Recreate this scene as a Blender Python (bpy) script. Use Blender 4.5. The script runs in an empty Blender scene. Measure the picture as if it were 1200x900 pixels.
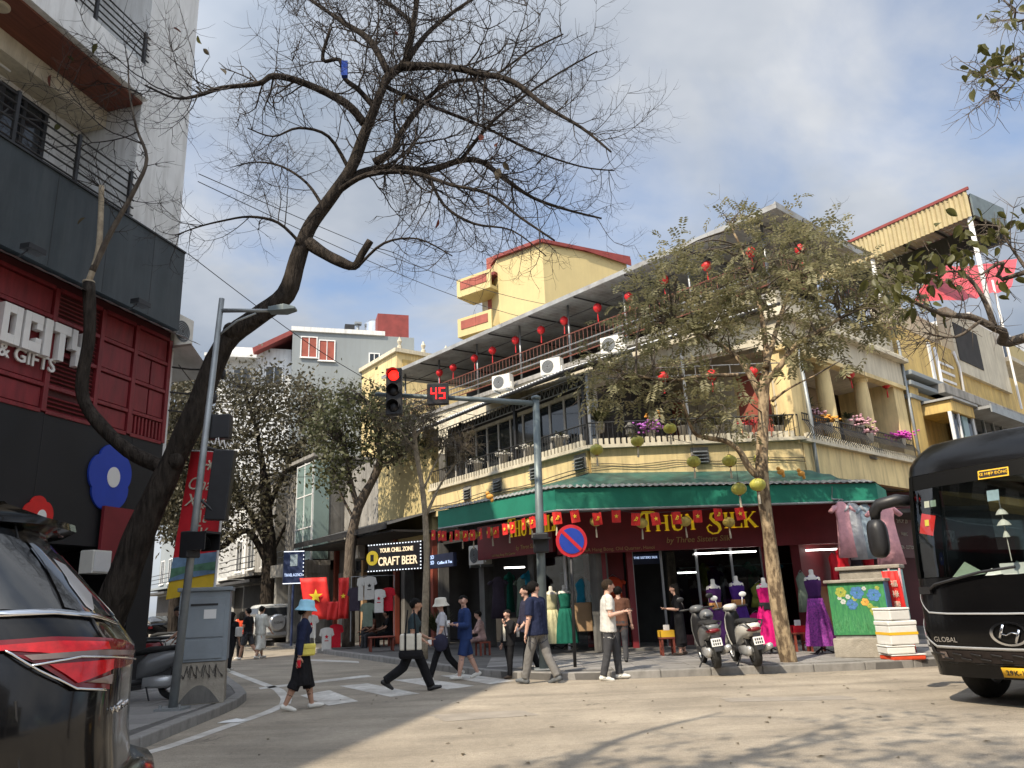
import bpy, bmesh, math, random
from mathutils import Vector as V, Matrix, noise
random.seed(7)
R = math.radians
PI = math.pi
sc = bpy.context.scene
COL = sc.collection

# ---------------------------------------------------------------- camera
FPX, PITCH, ROLL, CAMH = 900.0, R(15.8), 0.042, 1.45
FW = V((0, math.cos(PITCH), math.sin(PITCH)))
U0 = V((0, -math.sin(PITCH), math.cos(PITCH)))
RT = math.cos(ROLL) * V((1, 0, 0)) - math.sin(ROLL) * U0
UP = math.sin(ROLL) * V((1, 0, 0)) + math.cos(ROLL) * U0
EYE = V((0, 0, CAMH))
cd = bpy.data.cameras.new('camera')
cd.sensor_width = 36; cd.lens = 36 * FPX / 1200; cd.clip_start = .05; cd.clip_end = 3000
co = bpy.data.objects.new('camera', cd); COL.objects.link(co)
co.matrix_world = Matrix(((RT.x, UP.x, -FW.x, EYE.x), (RT.y, UP.y, -FW.y, EYE.y), (RT.z, UP.z, -FW.z, EYE.z), (0, 0, 0, 1)))
sc.camera = co

# ---------------------------------------------------------------- sky, sun, exposure
SUN_EL, SUN_AZ = R(47), R(219)          # azimuth clockwise from +Y (sun behind the camera, to its left)
SD = V((math.sin(SUN_AZ) * math.cos(SUN_EL), math.cos(SUN_AZ) * math.cos(SUN_EL), math.sin(SUN_EL)))
w = bpy.data.worlds.new('World'); sc.world = w; w.use_nodes = True
nt = w.node_tree; nt.nodes.clear()
def wn(t, **k):
    n = nt.nodes.new(t)
    for a, b in k.items(): setattr(n, a, b)
    return n
def wl(a, b): nt.links.new(a, b)
out = wn('ShaderNodeOutputWorld'); bg = wn('ShaderNodeBackground'); bg.inputs[1].default_value = .11
sky = wn('ShaderNodeTexSky', sky_type='NISHITA', sun_disc=False, sun_elevation=SUN_EL, sun_rotation=SUN_AZ, air_density=1.0, dust_density=1.6, ozone_density=1.6)
tc = wn('ShaderNodeTexCoord'); sep = wn('ShaderNodeSeparateXYZ'); wl(tc.outputs['Generated'], sep.inputs[0])
ad = wn('ShaderNodeMath', operation='MAXIMUM'); wl(sep.outputs[2], ad.inputs[0]); ad.inputs[1].default_value = 0
ad2 = wn('ShaderNodeMath', operation='ADD'); wl(ad.outputs[0], ad2.inputs[0]); ad2.inputs[1].default_value = .42
dv = wn('ShaderNodeVectorMath', operation='DIVIDE'); cmb = wn('ShaderNodeCombineXYZ')
for i in range(3): wl(ad2.outputs[0], cmb.inputs[i])
wl(tc.outputs['Generated'], dv.inputs[0]); wl(cmb.outputs[0], dv.inputs[1])
mp = wn('ShaderNodeMapping'); wl(dv.outputs[0], mp.inputs[0]); mp.inputs['Location'].default_value = (0, 0, 0); mp.inputs['Scale'].default_value = (1, 1.25, .2)
n1 = wn('ShaderNodeTexNoise'); n1.inputs['Scale'].default_value = 1.7; n1.inputs['Detail'].default_value = 8; n1.inputs['Roughness'].default_value = .52; n1.inputs['Distortion'].default_value = .35; wl(mp.outputs[0], n1.inputs['Vector'])
r1 = wn('ShaderNodeValToRGB'); r1.color_ramp.elements[0].position = .30; r1.color_ramp.elements[1].position = .50; wl(n1.outputs['Fac'], r1.inputs[0])
n2 = wn('ShaderNodeTexNoise'); n2.inputs['Scale'].default_value = 1.1; n2.inputs['Detail'].default_value = 6; n2.inputs['Roughness'].default_value = .55; wl(mp.outputs[0], n2.inputs['Vector'])
r2 = wn('ShaderNodeValToRGB'); r2.color_ramp.elements[0].position = .40; r2.color_ramp.elements[1].position = .66
r2.color_ramp.elements[0].color = (1.5, 1.82, 2.32, 1); r2.color_ramp.elements[1].color = (3.7, 3.8, 3.98, 1); wl(n2.outputs['Fac'], r2.inputs[0])
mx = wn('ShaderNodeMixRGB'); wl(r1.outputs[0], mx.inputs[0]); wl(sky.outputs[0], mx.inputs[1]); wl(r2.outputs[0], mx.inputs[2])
# clouds boosted towards the sun, out of view: extra glow added to fill shade
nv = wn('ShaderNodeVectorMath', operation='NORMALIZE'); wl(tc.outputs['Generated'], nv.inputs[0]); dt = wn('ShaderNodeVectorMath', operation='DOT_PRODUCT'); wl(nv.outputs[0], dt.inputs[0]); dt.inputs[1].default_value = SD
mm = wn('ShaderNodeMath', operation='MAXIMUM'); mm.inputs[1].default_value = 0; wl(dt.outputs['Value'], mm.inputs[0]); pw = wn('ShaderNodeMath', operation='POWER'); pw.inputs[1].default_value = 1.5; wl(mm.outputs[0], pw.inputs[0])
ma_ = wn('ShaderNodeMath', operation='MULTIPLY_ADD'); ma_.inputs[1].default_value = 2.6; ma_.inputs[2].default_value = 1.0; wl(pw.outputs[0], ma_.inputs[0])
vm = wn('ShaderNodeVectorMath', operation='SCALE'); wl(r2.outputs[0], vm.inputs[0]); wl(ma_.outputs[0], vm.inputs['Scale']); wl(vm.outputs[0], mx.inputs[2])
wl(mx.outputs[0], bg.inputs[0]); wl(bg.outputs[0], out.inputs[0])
sl = bpy.data.lights.new('sun', 'SUN'); sl.energy = 3.1; sl.angle = R(.6); sl.color = (1, .875, .69)
so = bpy.data.objects.new('sun', sl); COL.objects.link(so); so.rotation_euler = SD.to_track_quat('Z', 'Y').to_euler(); so.location = (-20, -30, 40)
vs = sc.view_settings; vs.view_transform = 'Standard'; vs.look = 'None'; vs.gamma = 1; vs.use_curve_mapping = False; vs.exposure = 0.96
try:
    sc.cycles.max_bounces = 6; sc.cycles.transparent_max_bounces = 12; sc.cycles.diffuse_bounces = 3; sc.cycles.glossy_bounces = 3
    sc.cycles.sample_clamp_indirect = 4; sc.cycles.caustics_reflective = False; sc.cycles.caustics_refractive = False
except Exception: pass

# ---------------------------------------------------------------- measuring helpers (photo pixel -> place)
def ray(px, py): return FW + RT * ((px - 600) / FPX) + UP * ((450 - py) / FPX)
def at(px, py, y):
    v = ray(px, py); return EYE + v * (y / v.y)
def gr(px, py, z=0.0):
    v = ray(px, py); return EYE + v * ((z - CAMH) / v.z)
def frame(o, x):
    x = V((x[0], x[1], 0)).normalized(); y = V((-x.y, x.x, 0))
    return Matrix(((x.x, y.x, 0, o[0]), (x.y, y.y, 0, o[1]), (0, 0, 1, o[2] if len(o) > 2 else 0), (0, 0, 0, 1)))
def hit(px, py, fr, y=0.0):
    """where the sight line meets the facade plane local y: returns local (x, z)"""
    inv = fr.inverted(); o = inv @ EYE; v = inv.to_3x3() @ ray(px, py); t = (y - o.y) / v.y; q = o + v * t
    return q.x, q.z
def sstep(a, b, x):
    t = max(0., min(1., (x - a) / (b - a))); return t * t * (3 - 2 * t)
def lerp(a, b, t): return a + (b - a) * t
def prof(tab, x):
    """piecewise-linear table lookup with smooth joins"""
    if x <= tab[0][0]: return tab[0][1]
    for (a, va), (b, vb) in zip(tab, tab[1:]):
        if x <= b: return va + (vb - va) * (x - a) / (b - a)
    return tab[-1][1]

# ---------------------------------------------------------------- materials
MATS = {}
def mat(n, c, rough=.6, metal=0., amt=.18, s=3., c2=None, bump=0., bs=40., spec=.5, em=None, es=0., coat=0., rnd=0., stretch=(1, 1, 1), dirt=0., dirtc=(.05, .045, .04), streak=0., bd=.02, sharp=.18):
    if n in MATS: return MATS[n]
    m = bpy.data.materials.new(n); m.use_nodes = True; t = m.node_tree; b = t.nodes['Principled BSDF']
    N = t.nodes.new; L = t.links.new
    b.inputs['Roughness'].default_value = rough; b.inputs['Metallic'].default_value = metal
    b.inputs['Specular IOR Level'].default_value = spec
    if coat: b.inputs['Coat Weight'].default_value = coat; b.inputs['Coat Roughness'].default_value = .04
    tcn = N('ShaderNodeTexCoord'); mpn = N('ShaderNodeMapping'); mpn.inputs['Scale'].default_value = stretch; L(tcn.outputs['Object'], mpn.inputs[0])
    if amt or c2:
        nz = N('ShaderNodeTexNoise'); nz.inputs['Scale'].default_value = s; nz.inputs['Detail'].default_value = 6; nz.inputs['Roughness'].default_value = .6; L(mpn.outputs[0], nz.inputs['Vector'])
        rp = N('ShaderNodeValToRGB'); rp.color_ramp.elements[0].position = .5 - sharp; rp.color_ramp.elements[1].position = .5 + sharp; L(nz.outputs['Fac'], rp.inputs[0])
        if c2: a, d = c, c2
        else: a, d = tuple(min(1, x * (1 - amt)) for x in c), tuple(min(1, x * (1 + amt)) for x in c)
        rp.color_ramp.elements[0].color = (*a, 1); rp.color_ramp.elements[1].color = (*d, 1)
        col = rp.outputs[0]
    else:
        rg = N('ShaderNodeRGB'); rg.outputs[0].default_value = (*c, 1); col = rg.outputs[0]
    if dirt:
        nz2 = N('ShaderNodeTexNoise'); nz2.inputs['Scale'].default_value = 1.3; nz2.inputs['Detail'].default_value = 9; nz2.inputs['Roughness'].default_value = .68
        mp2 = N('ShaderNodeMapping'); mp2.inputs['Scale'].default_value = (1 + 3 * streak, 1 + 3 * streak, 1 - .7 * min(1, streak)); L(tcn.outputs['Object'], mp2.inputs[0]); L(mp2.outputs[0], nz2.inputs['Vector'])
        rp2 = N('ShaderNodeValToRGB'); rp2.color_ramp.elements[0].position = .44; rp2.color_ramp.elements[1].position = .68
        rp2.color_ramp.elements[0].color = (0, 0, 0, 1); rp2.color_ramp.elements[1].color = (dirt, dirt, dirt, 1); L(nz2.outputs['Fac'], rp2.inputs[0])
        mxn = N('ShaderNodeMixRGB'); L(rp2.outputs[0], mxn.inputs[0]); L(col, mxn.inputs[1]); mxn.inputs[2].default_value = (*dirtc, 1); col = mxn.outputs[0]
    if rnd:
        oi = N('ShaderNodeObjectInfo'); hv = N('ShaderNodeHueSaturation'); ma = N('ShaderNodeMapRange')
        ma.inputs['To Min'].default_value = 1 - rnd; ma.inputs['To Max'].default_value = 1 + rnd; L(oi.outputs['Random'], ma.inputs[0]); L(ma.outputs[0], hv.inputs['Value']); L(col, hv.inputs['Color']); col = hv.outputs[0]
    L(col, b.inputs['Base Color'])
    if bump:
        nb = N('ShaderNodeTexNoise'); nb.inputs['Scale'].default_value = bs; nb.inputs['Detail'].default_value = 5; L(mpn.outputs[0], nb.inputs['Vector'])
        bn = N('ShaderNodeBump'); bn.inputs['Strength'].default_value = bump; bn.inputs['Distance'].default_value = bd; L(nb.outputs['Fac'], bn.inputs['Height']); L(bn.outputs[0], b.inputs['Normal'])
    if em: b.inputs['Emission Color'].default_value = (*em, 1); b.inputs['Emission Strength'].default_value = es
    MATS[n] = m; return m
def glassmat(n, tint=(.8, .85, .85), blend=.12, rough=.02, base=.05):
    m = bpy.data.materials.new(n); m.use_nodes = True; t = m.node_tree; t.nodes.clear()
    o = t.nodes.new('ShaderNodeOutputMaterial'); mxs = t.nodes.new('ShaderNodeMixShader'); tr = t.nodes.new('ShaderNodeBsdfTransparent'); gl = t.nodes.new('ShaderNodeBsdfGlossy'); lw = t.nodes.new('ShaderNodeLayerWeight')
    tr.inputs[0].default_value = (*tint, 1); gl.inputs['Roughness'].default_value = rough; lw.inputs[0].default_value = blend
    a = t.nodes.new('ShaderNodeMath'); a.operation = 'ADD'; a.inputs[1].default_value = base
    t.links.new(lw.outputs['Fresnel'], a.inputs[0]); t.links.new(a.outputs[0], mxs.inputs[0]); t.links.new(tr.outputs[0], mxs.inputs[1]); t.links.new(gl.outputs[0], mxs.inputs[2]); t.links.new(mxs.outputs[0], o.inputs[0])
    MATS[n] = m; return m
def leafmat(n, c, c2, tr=.35):
    m = bpy.data.materials.new(n); m.use_nodes = True; t = m.node_tree; t.nodes.clear(); N = t.nodes.new; L = t.links.new
    o = N('ShaderNodeOutputMaterial'); mxs = N('ShaderNodeMixShader'); d = N('ShaderNodeBsdfPrincipled'); tl = N('ShaderNodeBsdfTranslucent'); d.inputs['Roughness'].default_value = .45; d.inputs['Specular IOR Level'].default_value = .35
    tcn = N('ShaderNodeTexCoord'); nz = N('ShaderNodeTexNoise'); nz.inputs['Scale'].default_value = 1.6; nz.inputs['Detail'].default_value = 7; nz.inputs['Roughness'].default_value = .75; L(tcn.outputs['Object'], nz.inputs['Vector'])
    rp = N('ShaderNodeValToRGB'); rp.color_ramp.elements[0].position = .36; rp.color_ramp.elements[1].position = .64; rp.color_ramp.elements[0].color = (*c, 1); rp.color_ramp.elements[1].color = (*c2, 1); L(nz.outputs['Fac'], rp.inputs[0])
    L(rp.outputs[0], d.inputs['Base Color']); L(rp.outputs[0], tl.inputs[0]); mxs.inputs[0].default_value = tr; L(d.outputs[0], mxs.inputs[1]); L(tl.outputs[0], mxs.inputs[2]); L(mxs.outputs[0], o.inputs[0])
    MATS[n] = m; return m

# ---------------------------------------------------------------- object helpers
WM = {}
def link(o, parent):
    COL.objects.link(o)
    if parent is not None: o.parent = parent
    WM[o.name] = (WM[parent.name] if parent is not None else Matrix()) @ o.matrix_basis
    return o
def tag(o, label=None, cat=None, group=None, kind=None):
    if label: o['label'] = label
    if cat: o['category'] = cat
    if group: o['group'] = group
    if kind: o['kind'] = kind
    return o
def thing(name, label, cat, loc=(0, 0, 0), rz=0., group=None, M=None):
    o = bpy.data.objects.new(name, None); o.empty_display_size = .2
    if M is not None:
        loc = M.to_translation(); rz = math.atan2(M[1][0], M[0][0])
    o.location = loc; o.rotation_euler = (0, 0, rz)
    link(o, None); WM[o.name] = Matrix.Translation(loc) @ Matrix.Rotation(rz, 4, 'Z')
    return tag(o, label, cat, group)
def dup(root, loc=None, rz=None, label=None, parent=None):
    c = root.copy(); COL.objects.link(c)
    if parent is not None: c.parent = parent
    if loc is not None: c.location = loc
    if rz is not None: c.rotation_euler = (0, 0, rz)
    if label: c['label'] = label
    for ch in root.children: dup(ch, parent=c)
    return c
class MB:
    def __init__(s, M=None): s.v = []; s.f = []; s.mi = []; s.M = M
    def add(s, vs, fs, m=0, M=None):
        k = len(s.v); MM = M if M is not None else None
        for p in vs:
            p = V(p)
            if MM is not None: p = MM @ p
            if s.M is not None: p = s.M @ p
            s.v.append(p)
        for f in fs: s.f.append(tuple(k + i for i in f)); s.mi.append(m)
        return s
    def bx(s, x0, x1, y0, y1, z0, z1, m=0, M=None):
        return s.add([(x0, y0, z0), (x1, y0, z0), (x1, y1, z0), (x0, y1, z0), (x0, y0, z1), (x1, y0, z1), (x1, y1, z1), (x0, y1, z1)],
                     [(0, 3, 2, 1), (4, 5, 6, 7), (0, 1, 5, 4), (1, 2, 6, 5), (2, 3, 7, 6), (3, 0, 4, 7)], m, M)
    def box(s, c, d, rz=0, m=0, M=None):
        Mt = Matrix.Translation(V(c)) @ Matrix.Rotation(rz, 4, 'Z')
        if M is not None: Mt = M @ Mt
        return s.bx(-d[0] / 2, d[0] / 2, -d[1] / 2, d[1] / 2, -d[2] / 2, d[2] / 2, m, Mt)
    def ext(s, poly, vec, m=0, M=None):
        n = len(poly); a = [V(p) for p in poly]; b = [p + V(vec) for p in a]
        return s.add(a + b, [tuple(range(n))[::-1], tuple(range(n, 2 * n))] + [(i, (i + 1) % n, n + (i + 1) % n, n + i) for i in range(n)], m, M)
    def prism(s, poly, z0, z1, m=0, M=None): return s.ext([(p[0], p[1], z0) for p in poly], (0, 0, z1 - z0), m, M)
    def quad(s, *p, m=0, M=None): return s.add(p, [tuple(range(len(p)))], m, M)
    def tube(s, pts, r, n=8, m=0, caps=True, M=None, flat=1.0):
        pts = [V(p) for p in pts]; k = len(pts); rs = r if isinstance(r, (list, tuple)) else [r] * k
        vs = []; fs = []; up = None
        for i, p in enumerate(pts):
            t = (pts[min(i + 1, k - 1)] - pts[max(i - 1, 0)])
            if t.length < 1e-9: t = V((0, 0, 1))
            t.normalize()
            if up is None:
                a = V((0, 0, 1)) if abs(t.z) < .9 else V((1, 0, 0)); up = t.cross(a).normalized()
            else:
                up = (up - t * up.dot(t))
                if up.length < 1e-6: up = t.orthogonal()
                up.normalize()
            w2 = t.cross(up)
            for j in range(n):
                an = 2 * PI * j / n; vs.append(p + (up * math.cos(an) + w2 * math.sin(an) * flat) * rs[i])
        for i in range(k - 1):
            for j in range(n): fs.append((i * n + j, i * n + (j + 1) % n, (i + 1) * n + (j + 1) % n, (i + 1) * n + j))
        if caps: fs.append(tuple(range(n))[::-1]); fs.append(tuple(range((k - 1) * n, k * n)))
        return s.add(vs, fs, m, M)
    def lathe(s, pr, n=16, o=(0, 0, 0), m=0, M=None, rip=0, ripn=8, capb=True, capt=True, sy=1.):
        vs = []; fs = []; o = V(o)
        for i, (r, z) in enumerate(pr):
            for j in range(n):
                a = 2 * PI * j / n; rr = r * (1 + rip * math.cos(ripn * a) * (i / max(1, len(pr) - 1) if rip < 0 else 1)) if rip else r
                vs.append(o + V((rr * math.cos(a), rr * math.sin(a) * sy, z)))
        for i in range(len(pr) - 1):
            for j in range(n): fs.append((i * n + j, i * n + (j + 1) % n, (i + 1) * n + (j + 1) % n, (i + 1) * n + j))
        if capb: fs.append(tuple(range(n))[::-1])
        if capt: fs.append(tuple(range((len(pr) - 1) * n, len(pr) * n)))
        return s.add(vs, fs, m, M)
    def ell(s, c, r, nu=14, nv=9, m=0, M=None):
        pr = [(max(.02, math.sin(PI * i / nv)), -math.cos(PI * i / nv)) for i in range(nv + 1)]
        Mt = Matrix.Translation(V(c)) @ Matrix.Diagonal((r[0], r[1], r[2], 1))
        if M is not None: Mt = M @ Mt
        return s.lathe(pr, nu, m=m, M=Mt)
    def rings(s, rg, m=0, close=True, caps=True, M=None):
        n = len(rg[0]); vs = [p for r in rg for p in r]; fs = []
        for i in range(len(rg) - 1):
            for j in range(n if close else n - 1): fs.append((i * n + j, i * n + (j + 1) % n, (i + 1) * n + (j + 1) % n, (i + 1) * n + j))
        if caps and close: fs.append(tuple(range(n))[::-1]); fs.append(tuple(range((len(rg) - 1) * n, len(rg) * n)))
        return s.add(vs, fs, m, M)
    def loftx(s, secs, p=2.6, n=20, m=0, M=None):
        """closed rings across x: (x, cy, cz, half width, half height)"""
        rg = []
        for (x, cy, cz, hw, hh) in secs:
            r = []
            for j in range(n):
                a = 2 * PI * j / n; c, d = math.cos(a), math.sin(a)
                r.append(V((x, cy + hw * math.copysign(abs(c) ** (2 / p), c), cz + hh * math.copysign(abs(d) ** (2 / p), d))))
            rg.append(r)
        return s.rings(rg, m, M=M)
    def build(s, name, mats, parent=None, smooth=False, world=False, bev=0., sub=0, auto=None, solid=0.):
        me = bpy.data.meshes.new(name)
        vs = s.v
        if world and parent is not None:
            iv = WM[parent.name].inverted(); vs = [iv @ p for p in vs]
        me.from_pydata([tuple(p) for p in vs], [], s.f)
        ms = mats if isinstance(mats, (list, tuple)) else [mats]
        for m in ms: me.materials.append(MATS[m] if isinstance(m, str) else m)
        if len(ms) > 1: me.polygons.foreach_set('material_index', s.mi)
        if smooth or auto: me.polygons.foreach_set('use_smooth', [True] * len(me.polygons))
        if auto: me.set_sharp_from_angle(angle=R(auto))
        me.update()
        o = bpy.data.objects.new(name, me); link(o, parent)
        if solid:
            q = o.modifiers.new('solid', 'SOLIDIFY'); q.thickness = solid; q.offset = 0
        if bev:
            q = o.modifiers.new('bevel', 'BEVEL'); q.width = bev; q.segments = 2; q.limit_method = 'ANGLE'; q.angle_limit = R(40)
        if sub:
            q = o.modifiers.new('sub', 'SUBSURF'); q.levels = sub; q.render_levels = sub
        return o
def part(name, m, parent, fn=None, M=None, world=False, **k):
    b = MB(M); fn(b); return b.build(name, m, parent, world=world, **k)
def bxp(name, m, parent, x0, x1, y0, y1, z0, z1, M=None, world=False, bev=0.):
    return MB(M).bx(x0, x1, y0, y1, z0, z1).build(name, m, parent, world=world, bev=bev)
def text(s, parent, M, size, m, ext=.004, name='lettering', ax='CENTER', bold=0., shear=0., sx=1., world=True, sp=1.0, fit=0.):
    cu = bpy.data.curves.new(name, 'FONT'); cu.body = s; cu.size = size; cu.extrude = ext; cu.align_x = ax; cu.align_y = 'CENTER'; cu.offset = bold; cu.shear = shear; cu.space_character = sp; cu.resolution_u = 3
    cu.materials.append(MATS[m] if isinstance(m, str) else m)
    o0 = bpy.data.objects.new(name, cu); me = bpy.data.meshes.new_from_object(o0); bpy.data.objects.remove(o0)
    if not me.materials: me.materials.append(MATS[m] if isinstance(m, str) else m)
    if fit:
        xs = [v.co.x for v in me.vertices]; sx = fit / max(1e-6, max(xs) - min(xs))
    o = bpy.data.objects.new(name, me)
    Mx = M @ Matrix.Diagonal((sx, 1, 1, 1))
    if world and parent is not None: Mx = WM[parent.name].inverted() @ Mx
    o.matrix_basis = Mx
    COL.objects.link(o); o.parent = parent
    WM[o.name] = M
    return o
def face(fr, x, y, z): return fr @ Matrix.Translation((x, y, z)) @ Matrix.Rotation(PI / 2, 4, 'X')   # text standing on a facade, read from local -y
def star(mb, c, r, ux, uz, nrm, m=0, ri=.4):
    c = V(c); ux = V(ux); uz = V(uz); p = []
    for i in range(10):
        a = PI / 2 + i * PI / 5; q = r if i % 2 == 0 else r * ri; p.append(c + ux * q * math.cos(a) + uz * q * math.sin(a))
    mb.add([c + V(nrm) * 0] + p, [(0, 1 + i, 1 + (i + 1) % 10) for i in range(10)], m)
def corrug(mb, a, b, c, d, n, amp, m=0):
    """ribbed sheet over the quad a-b (eave) d-c (ridge), ribs running a->d"""
    a, b, c, d = V(a), V(b), V(c), V(d); nr = (b - a).cross(d - a).normalized(); vs = []; k = 2 * n
    for i in range(k + 1):
        t = i / k; o = nr * (amp if i % 2 else -amp); vs += [a.lerp(b, t) + o, d.lerp(c, t) + o]
    mb.add(vs, [(2 * i, 2 * i + 2, 2 * i + 3, 2 * i + 1) for i in range(k)], m)
ORD = ['first', 'second', 'third', 'fourth', 'fifth', 'sixth', 'seventh', 'eighth', 'ninth', 'tenth', 'eleventh', 'twelfth', 'thirteenth', 'fourteenth', 'fifteenth', 'sixteenth', 'seventeenth', 'eighteenth', 'nineteenth', 'twentieth']

# ---------------------------------------------------------------- material library
mat('asphalt', (.355, .308, .245), .88, amt=.22, s=.55, bump=.5, bs=140, dirt=.45, dirtc=(.25, .222, .185), spec=.3)
mat('paint_line', (.60, .58, .54), .8, amt=.22, s=9, dirt=.95, dirtc=(.36, .33, .29))
mat('paver', (.27, .26, .25), .85, amt=.2, s=2.2, bump=.4, bs=60, dirt=.5, dirtc=(.08, .076, .07), rnd=.16)
mat('pave_bed', (.11, .105, .10), .9, amt=.25, s=2)
mat('kerb', (.26, .25, .235), .85, amt=.2, s=2, bump=.4, bs=50, dirt=.6, dirtc=(.09, .085, .08), rnd=.12)
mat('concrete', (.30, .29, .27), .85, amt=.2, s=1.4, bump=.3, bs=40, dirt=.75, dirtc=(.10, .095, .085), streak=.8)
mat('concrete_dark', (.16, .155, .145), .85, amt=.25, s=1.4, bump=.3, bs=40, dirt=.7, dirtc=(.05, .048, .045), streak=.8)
mat('white_wall', (.72, .73, .73), .8, amt=.07, s=1.2, dirt=.4, dirtc=(.25, .24, .22), streak=.9, bump=.08)
mat('cream', (.74, .59, .30), .8, amt=.12, s=1.2, dirt=.7, dirtc=(.36, .28, .16), streak=.9, bump=.1)
mat('cream_pale', (.60, .55, .43), .8, amt=.10, s=1.4, dirt=.65, dirtc=(.33, .29, .22), streak=.9)
mat('yellow', (.58, .42, .15), .8, amt=.15, s=1.3, dirt=.75, dirtc=(.28, .19, .09), streak=.9, bump=.1)
mat('yellow_pale', (.55, .45, .22), .8, amt=.07, s=.5, dirt=.3, dirtc=(.42, .34, .19), streak=.9)
mat('grey_wall', (.24, .27, .285), .8, amt=.06, s=.5, dirt=.35, dirtc=(.2, .21, .215), streak=.9)
mat('red_roof', (.22, .04, .035), .7, amt=.2, s=2)
mat('red_brown', (.30, .075, .05), .7, amt=.2, s=2)
mat('maroon', (.19, .015, .022), .55, amt=.15, s=2)
mat('maroon_wood', (.20, .020, .026), .5, amt=.25, s=2.5, stretch=(3, 3, .6), bump=.15)
mat('maroon_deep', (.075, .012, .015), .6, amt=.15, s=2)
mat('green_cloth', (.010, .20, .13), .7, amt=.14, s=1.5, bump=.3, bs=8)
mat('green_tarp', (.03, .115, .095), .5, amt=.3, s=3, bump=.6, bs=6, dirt=.6, dirtc=(.09, .13, .115))
mat('corr_grey', (.33, .34, .34), .55, amt=.2, s=1.5, dirt=.6, dirtc=(.15, .12, .1), metal=.2)
mat('corr_dark', (.06, .06, .062), .6, amt=.2, s=1.5)
mat('white_sheet', (.66, .67, .68), .55, amt=.1, s=1.5, dirt=.5, dirtc=(.3, .3, .29), bump=.3, bs=6)
mat('rail_red', (.20, .065, .045), .6, amt=.25, s=3)
mat('iron', (.030, .030, .032), .5, amt=.2, s=5, metal=.3)
mat('steel', (.30, .31, .32), .45, amt=.15, s=3, metal=.7)
mat('galv', (.30, .325, .335), .5, amt=.15, s=4, metal=.45, dirt=.35, dirtc=(.15, .14, .13))
mat('pole_teal', (.17, .21, .22), .5, amt=.15, s=4, metal=.35, dirt=.3, dirtc=(.1, .1, .1))
mat('ac_white', (.68, .66, .60), .5, amt=.06, s=4, dirt=.3, dirtc=(.35, .32, .27))
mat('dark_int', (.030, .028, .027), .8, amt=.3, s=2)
mat('dark_wall', (.030, .040, .046), .55, amt=.2, s=1.5, dirt=.6, dirtc=(.06, .07, .075), streak=.9)
mat('band_black', (.006, .006, .006), .5, amt=0, spec=.1)
mat('black_panel', (.010, .010, .012), .6, amt=.2, s=1)
mat('dark_glass', (.018, .022, .026), .06, amt=.2, s=1.5, spec=.7)
mat('green_glass', (.20, .28, .27), .12, amt=.12, s=.6, spec=.7)
mat('brown_soffit', (.17, .055, .035), .6, amt=.25, s=3, stretch=(.3, 6, 1))
mat('white_paint', (.75, .75, .74), .5, amt=.05)
mat('white_plastic', (.70, .70, .70), .45, amt=.08, dirt=.25, dirtc=(.4, .39, .36))
mat('letter_white', (.78, .77, .75), .4, amt=.04)
mat('letter_yellow', (.80, .58, .03), .45, amt=.06, em=(.9, .6, .02), es=.12)
mat('letter_gold', (.45, .27, .10), .5, amt=.06)
mat('flag_red', (.62, .018, .015), .65, amt=.12, s=5)
mat('flag_yellow', (.85, .62, .03), .6, amt=0)
mat('banner_red', (.58, .02, .03), .55, amt=.08, s=3)
mat('banner_yellow', (.75, .50, .04), .55, amt=.1, s=3)
mat('banner_blue', (.16, .26, .38), .55, amt=.4, s=3)
mat('banner_green', (.10, .22, .14), .55, amt=.4, s=6)
mat('lantern_olive', (.42, .40, .07), .5, amt=.2, s=6)
mat('lantern_gold', (.52, .40, .10), .5, amt=.2, s=6)
mat('lantern_red', (.55, .012, .015), .5, amt=.15, s=6)
mat('sign_red', (.55, .02, .03), .45, amt=.05)
mat('sign_blue', (.015, .05, .36), .45, amt=.08)
mat('flower_blue', (.018, .055, .42), .5, amt=.06)
mat('black_plastic', (.016, .016, .018), .45, amt=.2, s=6)
mat('rubber', (.014, .014, .014), .8, amt=.3, s=6, bump=.3)
mat('car_black', (.006, .006, .007), .12, amt=.25, s=2.5, coat=.3, dirt=.25, dirtc=(.016, .015, .014), spec=.35)
mat('car_glass', (.035, .038, .042), .04, amt=.1, spec=.9)
mat('bus_black', (.004, .004, .0045), .25, amt=.25, s=1.2, coat=.12, dirt=.3, dirtc=(.010, .0095, .009), spec=.25)
mat('chrome', (.75, .76, .78), .14, metal=1, amt=.04)
mat('lamp_red', (.42, .005, .009), .18, amt=.3, s=20, coat=.3, em=(1, .010, .012), es=.05)
mat('lamp_dark_red', (.16, .006, .010), .18, amt=.1, coat=.3)
mat('lamp_clear', (.22, .17, .16), .18, amt=.3, coat=.3)
mat('lamp_white', (.6, .62, .65), .1, amt=.1, coat=.6)
mat('light_red', (.8, .02, .01), .4, amt=0, em=(1, .012, .008), es=2.2)
mat('digit_red', (.8, .02, .02), .4, amt=0, em=(1, .012, .012), es=1.6)
mat('led_white', (.8, .8, .8), .4, amt=0, em=(.85, .92, 1), es=.8)
mat('tube_white', (.9, .9, .9), .4, amt=0, em=(1, .95, .88), es=4.5)
mat('beer_letter', (.8, .7, .5), .4, amt=0, em=(1, .76, .45), es=.55)
mat('blue_letter', (.6, .7, .9), .4, amt=0, em=(.55, .7, 1), es=.6)
mat('sign_black', (.018, .012, .012), .5, amt=.1)
mat('sign_navy', (.02, .035, .10), .5, amt=.15)
mat('cab_grey', (.23, .265, .295), .55, amt=.08, s=2, dirt=.3, dirtc=(.11, .12, .13))
mat('stone_base', (.33, .30, .25), .9, amt=.22, s=4, bump=.5, bs=40, dirt=.6, dirtc=(.13, .11, .09))
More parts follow.
